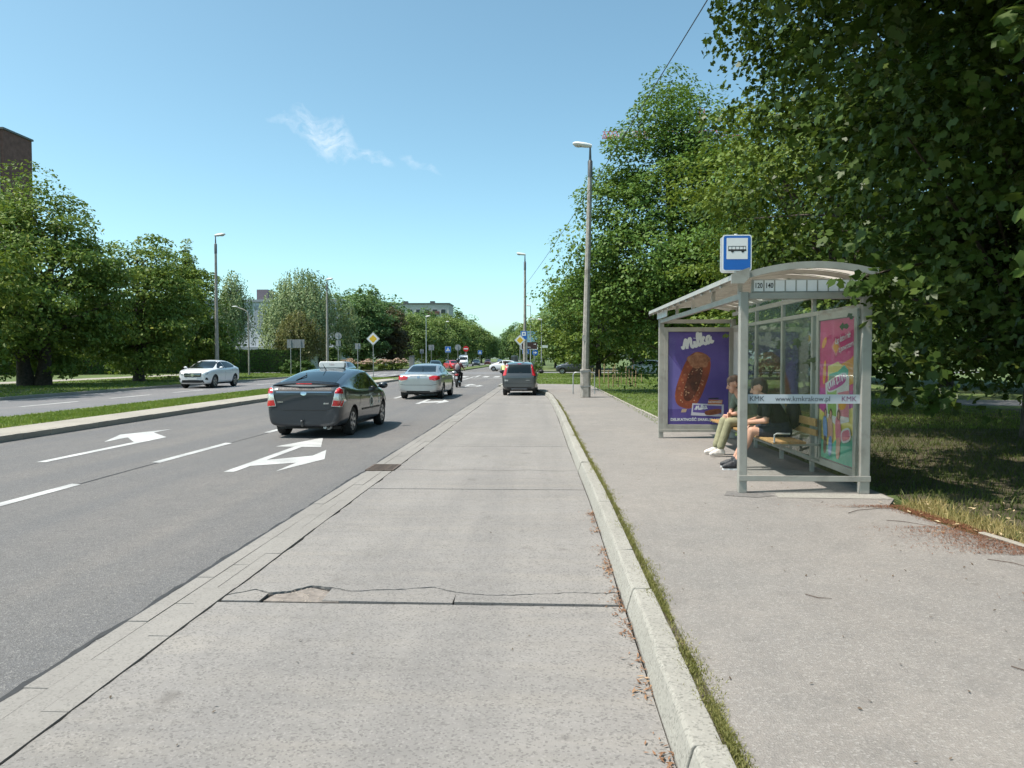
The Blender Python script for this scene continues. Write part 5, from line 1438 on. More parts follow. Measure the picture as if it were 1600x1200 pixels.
def far_car(name, label, loc, rz, st, paint, h_roof=1.40, glass_z=(1.02, 1.38), van=False, plate=True):
    c = Car(name, label, loc, rz, st, paint, 2.55 if not van else 3.3, 1.50 if not van else 1.66, .31 if not van else .34, .2, cat="van" if van else "car", lod=1, sub=1)
    zs = (1.03, 1.36) if not van else (1.35, 1.95)
    c.patch("windscreen", "front", [(-.58, zs[0]), (.58, zs[0]), (.50, zs[1]), (-.50, zs[1])] if not van else [(-.78, 1.38), (.78, 1.38), (.72, 1.95), (-.72, 1.95)], M["carglass"], off=.008)
    if not van: c.patch("rear_window", "rear", [(-.52, 1.10), (.52, 1.10), (.48, 1.32), (-.48, 1.32)], M["carglass"], off=.008)
    for sd in ("right", "left"):
        if not van:
            c.patch("side_window", sd, [(.88, 1.03), (.42, 1.34), (.10, 1.38), (.06, 1.02)], M["carglass"], off=.008); c.patch("side_window", sd, [(0, 1.02), (.04, 1.38), (-.8, 1.36), (-1.35, 1.24), (-1.3, 1.04)], M["carglass"], off=.008)
        else: c.patch("side_window", sd, [(1.75, 1.40), (1.40, 1.85), (.95, 1.92), (.90, 1.40)], M["carglass"], off=.008)
    z0 = .66 if not van else .85
    c.pair("headlight", "front", [(.45, z0), (.72, z0 + .02), (.70, z0 + .12), (.48, z0 + .10)], M["lens_clear"], off=.012, cuts=1)
    c.patch("grille", "front", [(-.34, z0 - .12), (.34, z0 - .12), (.34, z0), (-.34, z0)], M["black"], off=.012, cuts=1)
    c.pair("tail_light", "rear", [(.50, .80), (.72, .80), (.70, .92), (.52, .92)], M["lens_red"], off=.012, cuts=1)
    return c
def paint_(n, c, m=.3): return carpaint(n, c, m)
RED = paint_("red_paint", (.55, .03, .035), .1); DKB = paint_("dark_blue_paint", (.03, .045, .065)); SILB = paint_("silver_blue_paint", (.30, .36, .42), .5); ORR = paint_("orange_red_paint", (.58, .10, .06), .1)
def gx(u, Y): return at(u, 560, Y).x
far_car("red_hatchback", "bright red hatchback waiting at the junction", (gx(707, 112), 112, 0), R(205), HATCH, RED)
far_car("white_van", "white high-roof van behind the red hatchback", (gx(724, 150), 150, 0), R(186), VAN, P_WHT, van=True)
far_car("dark_car", "dark blue car approaching beyond the junction, right of the no-entry sign", (gx(744, 168), 168, 0), R(182), HATCH, DKB)
far_car("orange_red_car", "orange-red car farthest away on the avenue", (gx(762, 205), 205, 0), R(182), HATCH, ORR)
far_car("white_turning_car", "white car turning across the junction, seen from its side", (gx(788, 102), 102, 0), R(78), HATCH, P_WHT)
far_car("grey_van", "grey van on the avenue beyond the turning white car", (gx(804, 190), 190, 0), R(2), VAN, P_GRY, van=True)
far_car("silver_blue_car", "silver-blue car coming towards us, roof visible above the taxi", (gx(533, 62), 62, 0), R(180), HATCH, SILB)
far_car("dark_teal_car", "dark teal car just beyond the silver saloon", (gx(680, 96), 96, 0), R(190), HATCH, paint_("teal_paint", (.05, .09, .10)))
far_car("parked_dark_car", "dark car parked across the lawn behind the lamp post", (gx(899, 78), 78, .125), R(84), HATCH, paint_("graphite_paint", (.05, .055, .065)))
far_car("parked_white_car", "white car parked in the shade behind the green ash tree", (gx(1012, 70), 70, .125), R(70), HATCH, P_WHT)
far_car("white_distant_car", "tiny white car far down the avenue beside the grey van", (gx(781, 240), 240, 0), R(2), HATCH, P_WHT)

# --- moped and rider
mo = empty("motorcycle", (gx(716, 45.3), 45.3, 0), R(-2), "black and red moped between the silver saloon and the junction", "motorcycle")
for y in (-.62, .62):
    w = MB(); w.lathe([(.21, -.04), (.27, -.05), (.29, 0), (.27, .05), (.21, .04)], c=(0, 0, 0), axis="x", seg=20); wo = w.build("wheel", M["rubber"], mo, smooth=50); wo.location = (0, y, .29)
    rm = MB(); rm.lathe([(.0, .02), (.05, .03), (.205, .015), (.21, 0), (.205, -.015), (.05, -.03), (0, -.02)], axis="x", seg=16); rm.build("rim", M["grey_dark"], wo)
RM = pmat("moped_red", (.30, .02, .02), .3, coat=1)
mb = MB(); mb.ball((0, -.05, .55), (.13, .42, .17), 14, 10); mb.ball((0, .18, .70), (.13, .24, .13), 12, 8); mb.build("bodywork", M["black"], mo, smooth=60)
mb = MB(); mb.ball((0, -.28, .78), (.14, .36, .065), 14, 8); mb.build("saddle", M["black"], mo, smooth=60)
MB().ball((0, -.66, .74), (.13, .12, .075), 12, 8).build("tail_cowl", RM, mo, smooth=60)
MB().box((0, -.775, .74), (.12, .03, .06)).build("tail_light", M["lens_red"], mo, bevel=.008)
MB().box((0, -.80, .58), (.14, .006, .14)).build("number_plate", M["plate"], mo)
mb = MB(); mb.tube([(0, .62, .30), (0, .50, .72), (0, .42, .98)], .03, 8); mb.tube([(-.34, .33, 1.02), (-.15, .42, 1.0), (.15, .42, 1.0), (.34, .33, 1.02)], .013, 8); mb.build("fork_and_handlebar", M["grey_dark"], mo, smooth=True)
mb = MB(); mb.tube([(.14, -.1, .30), (.16, -.55, .33), (.16, -.72, .36)], [.03, .045, .045], 8); mb.build("exhaust", M["steel"], mo, smooth=True)
for sx in (-1, 1):
    mb = MB(); mb.tube([(sx * .25, .38, 1.0), (sx * .31, .42, 1.14)], .007, 6); mb.ball((sx * .33, .42, 1.17), (.05, .015, .035), 10, 6); mb.build("mirror", M["black"], mo, smooth=60)
pr = []
for sx in (-1, 1):
    pr += [("c", (sx * .09, -.28, .90), (sx * .07, -.22, 1.05), .115, .115, "pants"), ("c", (sx * .07, -.22, 1.06), (sx * .09, -.14, 1.28), .12, .105, "shirt"), ("c", (sx * .09, -.14, 1.28), (sx * .14, -.11, 1.37), .10, .07, "shirt"),
           ("c", (sx * .185, -.10, 1.36), (sx * .27, .06, 1.16), .062, .052, "shirt"), ("c", (sx * .27, .06, 1.16), (sx * .31, .29, 1.05), .042, .03, "skin"),
           ("c", (sx * .10, -.27, .88), (sx * .20, .10, .80), .095, .072, "pants"), ("c", (sx * .20, .10, .80), (sx * .19, -.02, .42), .068, .05, "pants")]
    foot(pr, (sx * .19, -.02, .38), (0, 1, 0), "shoe", None); hand(pr, (sx * .31, .29, 1.05), (0, .7, -.3), (-sx, 0, .2), (0, .2, -1), 1.1)
pr += [("c", (0, -.10, 1.38), (0, -.07, 1.46), .055, .055, "skin")]
head(pr, (0, -.04, 1.54), (0, 1, 0), (0, 0, 1))
ri = empty("person", mo.location, R(-2), "rider in plum shirt, black helmet and black trousers on the moped", "person")
figure("body", pr, dict(shirt=cloth("plum_shirt", (.20, .08, .085)), pants=cloth("black_trousers", (.015, .015, .018)), skin=SKIN, shoe=M["black"], hair=HAIR_D, eye=EYE, lip=LIP), .014, ri)
he = empty("helmet", mo.location, R(-2), "black round helmet on the moped rider's head", "helmet")
MB().ball((0, -.045, 1.575), (.125, .145, .135), 18, 12).build("shell", pmat("helmet_black", (.012, .012, .014), .2, coat=1), he, smooth=80)
MB().ball((0, .05, 1.56), (.105, .062, .06), 14, 8).build("visor", M["carglass"], he, smooth=80)
rb = empty("rucksack", mo.location, R(-2), "grey rucksack on the moped rider's back", "backpack")
MB().ball((0, -.31, 1.18), (.14, .085, .20), 14, 10).build("bag", cloth("grey_rucksack", (.30, .29, .31)), rb, smooth=60)
for sx in (-1, 1): MB().tube([(sx * .1, -.27, 1.34), (sx * .11, -.16, 1.41), (sx * .13, -.03, 1.33)], .013, 6).build("strap", M["black"], rb)

# --- cyclist in a yellow vest beside the grey hatchback
bk = empty("bicycle", (gx(789, 42.6), 42.6, 0), R(-1), "bicycle half hidden behind the grey hatchback", "bicycle")
for y in (-.52, .52):
    w = MB(); w.lathe([(.325, -.014), (.345, -.012), (.352, 0), (.345, .012), (.325, .014)], axis="x", seg=28); wo = w.build("wheel", M["rubber"], bk, smooth=60); wo.location = (0, y, .352)
    sp_ = MB()
    for k in range(14):
        a = 2 * math.pi * k / 14; sp_.tube([(0, 0, 0), (0, .325 * math.cos(a), .325 * math.sin(a))], .0025, 4)
    sp_.build("spokes", M["steel"], wo)
fm = MB()
for a, b in (((0, -.52, .352), (0, -.05, .30)), ((0, -.05, .30), (0, -.18, .85)), ((0, -.52, .352), (0, -.16, .72)), ((0, -.16, .74), (0, .36, .80)), ((0, -.05, .30), (0, .38, .72)), ((0, .36, .86), (0, .52, .352))): fm.tube([a, b], .017, 8)
fm.build("frame", pmat("bike_frame", (.04, .05, .08), .35), bk, smooth=True)
MB().ball((0, -.20, .90), (.075, .13, .035), 12, 8).build("saddle", M["black"], bk, smooth=60)
mb = MB(); mb.tube([(0, .36, .84), (0, .40, 1.0)], .015, 8); mb.tube([(-.29, .34, 1.0), (-.12, .42, 1.0), (.12, .42, 1.0), (.29, .34, 1.0)], .012, 8); mb.build("handlebar", M["black"], bk, smooth=True)
mb = MB(); mb.tube([(-.11, -.05, .14), (-.05, -.05, .14)], .018, 6); mb.tube([(.05, -.05, .46), (.11, -.05, .46)], .018, 6); mb.tube([(-.05, -.05, .14), (.05, -.05, .46)], .010, 6); mb.build("crank_and_pedals", M["grey_dark"], bk)
pr = []
for sx in (-1, 1):
    kn = (sx * .13, .16, .78) if sx > 0 else (sx * .12, .10, .60); an = (sx * .11, -.03, .53) if sx > 0 else (sx * .11, -.05, .23)
    pr += [("c", (sx * .08, -.20, .98), (sx * .07, -.15, 1.12), .11, .11, "pants"), ("c", (sx * .07, -.15, 1.12), (sx * .09, .0, 1.34), .115, .10, "shirt"), ("c", (sx * .09, .0, 1.34), (sx * .14, .05, 1.42), .095, .065, "shirt"),
           ("c", (sx * .18, .06, 1.41), (sx * .25, .20, 1.22), .058, .048, "shirt"), ("c", (sx * .25, .20, 1.22), (sx * .27, .36, 1.05), .038, .028, "skin"), ("c", (sx * .09, -.18, .96), kn, .088, .066, "pants"), ("c", kn, an, .058, .04, "skin")]
    foot(pr, (an[0], an[1], an[2] - .02), (0, 1, 0), "shoe", None); hand(pr, (sx * .27, .36, 1.05), (0, .7, -.3), (-sx, 0, .2), (0, .2, -1), 1.1)
pr += [("c", (0, .06, 1.43), (0, .10, 1.51), .052, .052, "skin")]
head(pr, (0, .13, 1.60), (0, 1, -.1), (0, .1, 1))
cy = empty("person", bk.location, R(-1), "cyclist in a neon yellow top beside the grey hatchback", "person")
figure("body", pr, dict(shirt=cloth("neon_vest", (.55, .64, .27)), pants=cloth("dark_cycle_shorts", (.02, .02, .025)), skin=SKIN, shoe=M["white"], hair=HAIR_D, eye=EYE, lip=LIP), .014, cy)

bk.scale = cy.scale = (.9, .9, .9)

W.root.scale = (1.06, 1.06, 1.08)

# ================================================================== TREES AND SHRUBS
LEAF = {
    "oval": ([(-.5, 0, 0), (-.15, -.27, .05), (.2, -.24, .04), (.5, 0, -.06), (.2, .24, .04), (-.15, .27, .05)], [(0, 1, 2, 3, 4, 5)]),
    "diamond": ([(-.5, 0, 0), (-.05, -.34, .07), (.5, 0, -.04), (-.05, .34, .07)], [(0, 1, 2, 3)]),
    "maple": ([(-.45, 0, 0), (-.10, -.50, -.03), (.05, -.21, .05), (.38, -.34, -.03), (.58, 0, -.08), (.38, .34, -.03), (.05, .21, .05), (-.10, .50, -.03)], [(0, 1, 2, 3, 4, 5, 6, 7)]),
    "narrow": ([(-.5, 0, 0), (0, -.11, .03), (.5, 0, 0), (0, .11, .03)], [(0, 1, 2, 3)]),
}
def unit(a): return a / np.maximum(np.linalg.norm(a, axis=1, keepdims=True), 1e-9)
def leaf_cloud(name, P, N, size, shape, mat, seed, down=None):
    r = np.random.default_rng(seed); n = len(P)
    N = unit(N)
    T = r.normal(size=(n, 3)) if down is None else np.tile(np.array([[0, 0, -1.0]]), (n, 1)) + r.normal(size=(n, 3)) * down
    T = unit(T - N * (T * N).sum(1, keepdims=True)); B = np.cross(N, T)
    s = (size * r.uniform(.6, 1.25, n))[:, None]
    tm, fs = LEAF[shape]
    return quads_mesh(name, P, T * s, B * s, N * s, tm, fs, mat)
def crown(center, radii, ncl, per, cr, seed, flat=.62, shell=.50, bump=.16, low=-1e9, up=.55, out=.55, rnd=.75, droop=0.0, cone=0.0, xmin=-1e9, rays=()):
    r = np.random.default_rng(seed); c0 = np.array(center, float); rad = np.array(radii, float)
    d = unit(r.normal(size=(ncl, 3)))
    q = shell + (1 - shell) * r.uniform(0, 1, ncl) ** .65
    ph = r.uniform(0, 6.28, 6)
    b = 1 + bump * (np.sin(3.1 * d[:, 0] * 2 + ph[0]) + np.sin(2.7 * d[:, 1] * 2 + ph[1]) + np.sin(3.3 * d[:, 2] * 2 + ph[2])) * .6 + bump * .5 * r.normal(size=ncl)
    C = c0 + d * rad * (q * b)[:, None]
    if cone:
        t = np.clip((C[:, 2] - (c0[2] - rad[2])) / (2 * rad[2]), 0, 1)
        C[:, :2] = c0[:2] + (C[:, :2] - c0[:2]) * (1 - cone * t)[:, None]
    if droop:
        h = np.linalg.norm((C - c0)[:, :2] / rad[:2], axis=1); C[:, 2] -= droop * h ** 2
    C = C[(C[:, 2] > low) & (C[:, 0] > xmin)]; ncl = len(C)
    o = unit((C - c0) / rad)
    sc = cr * r.uniform(.55, 1.35, ncl)
    k = np.repeat(np.arange(ncl), per); n = len(k)
    u = unit(r.normal(size=(n, 3))); rr = np.where(r.uniform(size=n) < .6, r.uniform(.75, 1.0, n), r.uniform(0, 1, n) ** .5)
    off = u * rr[:, None] * sc[k][:, None]; off[:, 2] *= flat
    off[:, 2] = np.where(r.uniform(size=n) < .55, np.abs(off[:, 2]), off[:, 2])
    P = C[k] + off
    for (g, gr) in rays:                       # gaps in the crown that let the sun through
        w = P - np.array(g); ts = np.array(TO_SUN); al = w @ ts
        keepm = np.linalg.norm(w - al[:, None] * ts, axis=1) > gr * (1 + .3 * np.sin(P[:, 2] * 3)); P = P[keepm]; k = k[keepm]; u = u[keepm]; n = len(k)
    N = up * np.array([[0, 0, 1.0]]) + out * o[k] * .6 + out * u * .6 + rnd * r.normal(size=(n, 3)) * .6
    return P, N, C
def trunk_mesh(mb, base, top, r0, r1, seed, bend=.12, seg=10, n=7):
    r = random.Random(seed); a, b = Vector(base), Vector(top); pts, rs = [], []
    for i in range(n + 1):
        t = i / n; w = bend * math.sin(math.pi * t)
        p = a.lerp(b, t) + Vector((r.uniform(-1, 1), r.uniform(-1, 1), 0)) * w * (1 if 0 < i else 0)
        pts.append(p); rs.append((r0 + (r1 - r0) * t) * (1.45 if i == 0 else (1.08 if i == 1 else 1)))
    mb.tube(pts, rs, seg); return pts
def limbs(mb, trunk, C, k, r0, seed):
    r = random.Random(seed); idx = list(range(len(C))); r.shuffle(idx)
    for i in idx[:k]:
        e = Vector(C[i]); t = r.uniform(.25, 1.0); j = t * (len(trunk) - 1); a = trunk[int(j)].lerp(trunk[min(int(j) + 1, len(trunk) - 1)], j - int(j))
        if e.z < a.z - .5: a = trunk[max(1, int(j * .4))]
        m = a.lerp(e, .5) + Vector((r.uniform(-.3, .3), r.uniform(-.3, .3), .25 + r.uniform(0, .4)))
        rr = r0 * r.uniform(.35, .8)
        pts = []
        for s in (0, .25, .5, .75, 1): pts.append(a * (1 - s) ** 2 + m * 2 * s * (1 - s) + e * s * s)
        mb.tube(pts, [rr, rr * .75, rr * .52, rr * .34, rr * .15], 6)
def tree(name, label, base, H, r0, center, radii, mat, seed, ncl=220, per=90, cr=.9, leaf=.2, shape="diamond", bark="bark", nl=40, group=None, parts=1, cat="tree", extra=None, **kw):
    root = empty(name, base, 0, label, cat, group)
    c = (center[0] - base[0], center[1] - base[1], center[2] - base[2])
    if "rays" in kw: kw["rays"] = [((g[0] - base[0], g[1] - base[1], g[2] - base[2]), gr) for g, gr in kw["rays"]]
    P, N, C = crown(c, radii, ncl, per, cr, seed, **kw)
    if extra is not None:
        P = np.concatenate([P, extra[0] - np.array(base)]); N = np.concatenate([N, extra[1]])
    cm_ = leaf_cloud("crown", P, N, np.full(len(P), leaf), shape, mat, seed + 1)
    link(bpy.data.objects.new("crown", cm_), root)
    mb = MB()
    for k in range(parts):
        a = 2 * math.pi * k / max(1, parts) + seed; o = (0.0 if parts == 1 else .55 * r0 * 2)
        tp = trunk_mesh(mb, (math.cos(a) * o, math.sin(a) * o, -.05), (c[0] * .8 + math.cos(a) * radii[0] * .25 * (parts > 1), c[1] * .8 + math.sin(a) * radii[1] * .25 * (parts > 1), H * .80), r0, r0 * .22, seed + 7 + k)
        limbs(mb, tp, C, nl // parts, r0 * .42, seed + 3 + k)
    mb.build("trunk", M[bark], root, smooth=60)
    return root
def willow(name, label, base, H, r, mat, seed, strands=700, leaf=.26, zmin=1.2, bark="bark_pale"):
    rn = np.random.default_rng(seed); root = empty(name, base, 0, label, "tree")
    n = strands; a = rn.uniform(0, 2 * np.pi, n); q = np.sqrt(rn.uniform(.02, 1, n))
    lob = 1 + .18 * np.sin(3 * a + 1) + .12 * np.sin(5 * a)
    x, y = r * q * lob * np.cos(a), r * q * lob * np.sin(a)
    z = zmin + (H - zmin) * (1 - .42 * q ** 1.8) - rn.uniform(0, 1, n) ** 1.5 * H * .34
    L = rn.uniform(.14, .34, n) * H; L = np.minimum(L, np.maximum(z - zmin, .4))
    per = 26; k = np.repeat(np.arange(n), per); t = np.tile(np.linspace(0, 1, per), n) + rn.normal(0, .02, n * per)
    sp = .10 + .10 * t
    P = np.stack([x[k] * (1 + .06 * t) + rn.normal(0, 1, len(k)) * sp, y[k] * (1 + .06 * t) + rn.normal(0, 1, len(k)) * sp, z[k] - L[k] * t], 1)
    N = np.stack([np.cos(a)[k], np.sin(a)[k], .45 + 0 * t], 1) + rn.normal(size=(len(k), 3)) * .55
    link(bpy.data.objects.new("crown", leaf_cloud("crown", P, N, np.full(len(P), leaf), "narrow" if leaf < .2 else "diamond", mat, seed, down=.45)), root)
    mb = MB(); tp = trunk_mesh(mb, (0, 0, -.05), (0, 0, H * .86), .24, .05, seed); limbs(mb, tp, np.stack([x, y, z], 1), 40, .10, seed)
    mb.build("trunk", M[bark], root, smooth=60); return root

LF = {}
LF["maple"] = leafmat("maple_leaf", (0.025, 0.055, 0.011), (0.071, 0.110, 0.022), hi=(0.134, 0.155, 0.032), trans=.22, gloss=.36)
LF["ash"] = leafmat("ash_leaf", (0.052, 0.121, 0.028), (0.138, 0.219, 0.045), hi=(0.211, 0.268, 0.050), trans=.22)
LF["horn"] = leafmat("hornbeam_leaf", (0.067, 0.122, 0.023), (0.180, 0.236, 0.046), hi=(0.300, 0.326, 0.082), trans=.22)
LF["lime"] = leafmat("lime_leaf", (0.067, 0.134, 0.027), (0.195, 0.262, 0.055), hi=(0.439, 0.403, 0.073), trans=.22)
LF["far"] = leafmat("hazed_far_leaf", (0.093, 0.156, 0.044), (0.212, 0.285, 0.083), hi=(0.338, 0.368, 0.138), trans=.22)  # leaf colour lightened to carry the haze of distance
LF["far2"] = leafmat("far_leaf_cool", (0.064, 0.129, 0.048), (0.144, 0.230, 0.083), hi=(0.254, 0.313, 0.110), trans=.22)
LF["willow"] = leafmat("willow_leaf", (0.133, 0.198, 0.088), (0.304, 0.374, 0.188), hi=(0.445, 0.484, 0.220), trans=.22)
LF["purple"] = leafmat("copper_leaf", (0.066, 0.056, 0.035), (0.125, 0.120, 0.064), hi=(0.206, 0.208, 0.112), trans=.25)
LF["hedge"] = leafmat("hedge_leaf", (0.044, 0.096, 0.022), (0.110, 0.176, 0.045), hi=(0.191, 0.256, 0.064), trans=.2)

GAPS = [((6.6, 14.6, .12), 1.5), ((5.3, 12.6, .12), .9), ((7.6, 12.2, .12), .5), ((5.2, 7.6, .12), .45), ((8.6, 9.4, .12), .4)]
# --- right side: the big maple over the shelter
def spray(cx, cy, cz, r, n, seed, flat=.5):
    rn = np.random.default_rng(seed); u = rn.normal(size=(n, 3)); P = np.array([[cx, cy, cz]]) + u * np.array([[r, r, r * flat]]) * .55
    return P, np.array([[0, 0, .6]]) + np.array([[-.35, -.35, 0]]) + rn.normal(size=(n, 3)) * .5
ex = [spray(*a) for a in ((3.75, 8.55, 2.50, .36, 90, 1), (3.45, 8.35, 2.46, .22, 50, 2), (3.95, 8.9, 2.15, .30, 60, 3), (4.3, 9.3, 1.55, .35, 80, 4), (4.45, 9.0, 1.25, .32, 60, 5), (4.2, 10.6, 1.75, .5, 150, 6), (4.35, 11.8, 1.7, .55, 170, 7), (4.3, 13.0, 1.9, .5, 150, 8), (4.6, 12.2, 1.2, .5, 110, 9),
                          (4.9, 9.6, 2.6, .6, 150, 10), (4.5, 10.2, 3.2, .6, 160, 11), (4.25, 14.2, 2.1, .5, 130, 12))]
ex = (np.concatenate([e[0] for e in ex]), np.concatenate([e[1] for e in ex]))
tree("maple_tree", "huge dark maple overhanging the bus shelter roof", (9.6, 15.2, .12), 15, .24, (8.2, 13.4, 8.0), (5.1, 6.0, 6.9), LF["maple"], 41, ncl=340, per=380, cr=1.3, rays=GAPS, leaf=.130, shape="maple", nl=60, shell=.42, bump=.11, low=1.0, droop=.8, up=.7, extra=ex, xmin=-5.5)
ex2 = [spray(*a) for a in ((4.0, 6.2, 4.35, .42, 90, 21), (3.78, 6.0, 4.1, .30, 60, 22), (4.15, 6.3, 2.55, .26, 36, 23), (4.35, 6.6, 3.0, .30, 30, 24), (4.4, 6.6, 1.95, .22, 30, 25), (4.6, 6.9, 5.2, .5, 110, 26))]
ex2 = (np.concatenate([e[0] for e in ex2]), np.concatenate([e[1] for e in ex2]))
tree("maple_tree", "maple at the right edge with big sunlit leaves hanging nearest to us", (8.6, 3.6, .12), 13, .30, (5.4, 5.4, 8.6), (5.2, 6.4, 4.4), LF["maple"], 57, ncl=760, per=100, cr=1.05, rays=GAPS, leaf=.165, shape="maple", nl=40, shell=.40, bump=.08, low=5.3, droop=.3, up=.8, extra=ex2, xmin=-6.6)
# understorey shrubs making the dark backdrop behind the lawn
for (x, y, h, r, lab, sd) in ((15.5, 20.5, 6.0, 3.2, "dark shrub mass behind the sunlit patch of park grass", 61), (20, 15.5, 6.5, 3.6, "dense dark shrub at the far right of the park", 62), (13.5, 37, 7.5, 4.0, "dark bushy tree across the shaded park path", 63), (21, 31, 8, 4.5, "broad shadowy tree beyond the park path at right", 64)):
    tree("park_tree", lab, (x, y, .12), h, .16, (x, y, h * .52), (r, r, h * .5), LF["maple"], sd, ncl=150, per=70, cr=.9, leaf=.26, nl=14, low=.3)
tree("hornbeam_tree", "layered yellow-green hornbeam between the bus sign and the ash", (9.2, 24.5, .12), 10.6, .26, (8.9, 24.5, 5.6), (4.4, 4.4, 4.7), LF["horn"], 71, ncl=190, per=220, cr=1.35, leaf=.145, shape="oval", flat=.30, up=.9, nl=40, low=1.2, shell=.42)
tree("ash_tree", "tall bright green ash beside the near lamp post", (6.1, 36.2, .12), 14, .28, (5.9, 36.2, 7.3), (5.6, 4.8, 6.6), LF["ash"], 81, ncl=240, per=310, cr=1.35, flat=.55, up=.75, leaf=.175, shape="oval", nl=60, low=.5, shell=.42, bump=.14, cone=.42, droop=.5)
tree("ash_tree", "second green ash behind, filling the gap left of the maple", (9.8, 31, .12), 12.2, .28, (9.8, 31, 6.9), (4.0, 4.0, 4.9), LF["ash"], 84, ncl=150, per=230, cr=1.35, flat=.55, up=.75, leaf=.18, shape="oval", nl=40, low=1.4, bump=.18)
tree("hornbeam_tree", "pale rounded hornbeam left of the near lamp post", (4.9, 68, .12), 9.4, .22, (4.8, 68, 4.9), (4.5, 4.5, 4.6), LF["horn"], 91, ncl=300, per=75, cr=.75, leaf=.26, nl=20, low=.5)
tree("park_tree", "dark tree behind the pale hornbeam", (9.5, 80, .12), 12, .24, (9.5, 80, 6.3), (5.2, 5, 5.8), LF["lime"], 95, ncl=220, per=70, cr=1.0, leaf=.32, nl=14, low=.6)
tree("round_bush", "small round light green bush at the foot of the thin lamp post", (gx(838, 84), 84, .12), 1.7, .05, (gx(838, 84), 84, .9), (.85, .85, .85), LF["ash"], 97, ncl=60, per=45, cr=.26, leaf=.12, nl=8, cat="bush")

# --- left side row
for (x, y, H, cz, rx, rz, lab, sd, p, dn) in ((-29.6, 43.6, 12.0, 6.2, 5.0, 5.6, "biggest lime tree at the left edge, twin trunked", 101, 2, 430), (-28.2, 52.6, 10.6, 5.5, 4.0, 5.2, "second lime tree of the left row, slender single trunk", 111, 1, 260), (-28.8, 61.0, 9.6, 4.9, 3.5, 4.6, "smallest lime tree of the left row, behind the white crossover", 121, 1, 220)):
    tree("lime_tree", lab, (x, y, .1), H, .30 if p == 1 else .36, (x, y, cz), (rx, rx, rz), LF["lime"], sd, ncl=dn // 2, per=220, cr=1.4, flat=.5, droop=1.6, leaf=.23, shape="oval", nl=40, low=.5, shell=.45, bump=.10, parts=p, group="lime trees along the left verge")
tree("lime_tree", "lime tree cut by the left edge of the picture", (-28.6, 33.0, .1), 9.2, .28, (-28.6, 33.0, 5.0), (5.2, 5.2, 4.2), LF["lime"], 126, ncl=240, per=75, cr=1.0, leaf=.26, shape="oval", nl=24, low=1.0, group="lime trees along the left verge")
tree("larch_tree", "feathery tree top rising behind the smallest lime", (-37.5, 80, .1), 13.2, .18, (-37.5, 80, 7), (2.4, 2.4, 6.2), LF["willow"], 131, ncl=200, per=60, cr=.6, leaf=.28, nl=14, cone=.75)
tree("backdrop_tree", "dark tree behind the hedge left of the twin trunk", (-52, 74, .1), 9, .2, (-52, 74, 4.8), (5, 4, 4.5), LF["lime"], 133, ncl=160, per=60, cr=1.0, leaf=.36, nl=10, low=.4)
tree("backdrop_tree", "dark tree behind the hedge between the lime trunks", (-44.5, 82, .1), 9, .2, (-44.5, 82, 4.8), (4.6, 4, 4.5), LF["lime"], 135, ncl=150, per=60, cr=1.0, leaf=.36, nl=10, low=.4)
tree("backdrop_tree", "bushy tree between the white crossover's lamp post and the white hall", (-40.5, 90, .1), 7, .18, (-40.5, 90, 3.7), (3.2, 3, 3.4), LF["horn"], 137, ncl=120, per=55, cr=.85, leaf=.32, nl=8, low=.3)
willow("weeping_birch", "weeping birch hanging in front of the white hall", (gx(366, 84), 84, .1), 11.6, 1.8, LF["willow"], 141, strands=300, leaf=.24, zmin=3.0)
willow("weeping_willow", "large weeping willow in the middle of the left side", (gx(474, 96), 96, .1), 13.4, 5.1, LF["willow"], 151, strands=1000, leaf=.28, zmin=.9)
willow("small_willow", "small yellowish willow in front of the large weeping willow", (gx(466, 88), 88, .1), 7.4, 2.6, leafmat("young_willow_leaf", (.10, .11, .035), (.20, .20, .075), trans=.22), 155, strands=420, leaf=.24, zmin=.5)
tree("maple_round_tree", "dense round dark tree right of the willow", (gx(566, 108), 108, .1), 11.3, .22, (gx(566, 108), 108, 6.0), (4.0, 4.0, 5.2), LF["far2"], 161, ncl=260, per=70, cr=.8, leaf=.34, nl=14, low=.7)
tree("copper_tree", "dark copper leaved tree beside the yellow diamond sign", (gx(612, 112), 112, .1), 8.6, .18, (gx(612, 112), 112, 4.6), (2.9, 2.9, 4.2), LF["purple"], 165, ncl=170, per=60, cr=.7, leaf=.34, nl=10, low=.4, cone=.35)
tree("conifer_shrub", "small pointed evergreen beside the second left lamp post", (gx(520, 92), 92, .1), 3.4, .08, (gx(520, 92), 92, 1.75), (1.0, 1.0, 1.7), LF["hedge"], 167, ncl=70, per=50, cr=.35, leaf=.2, nl=5, cone=.8, cat="bush")

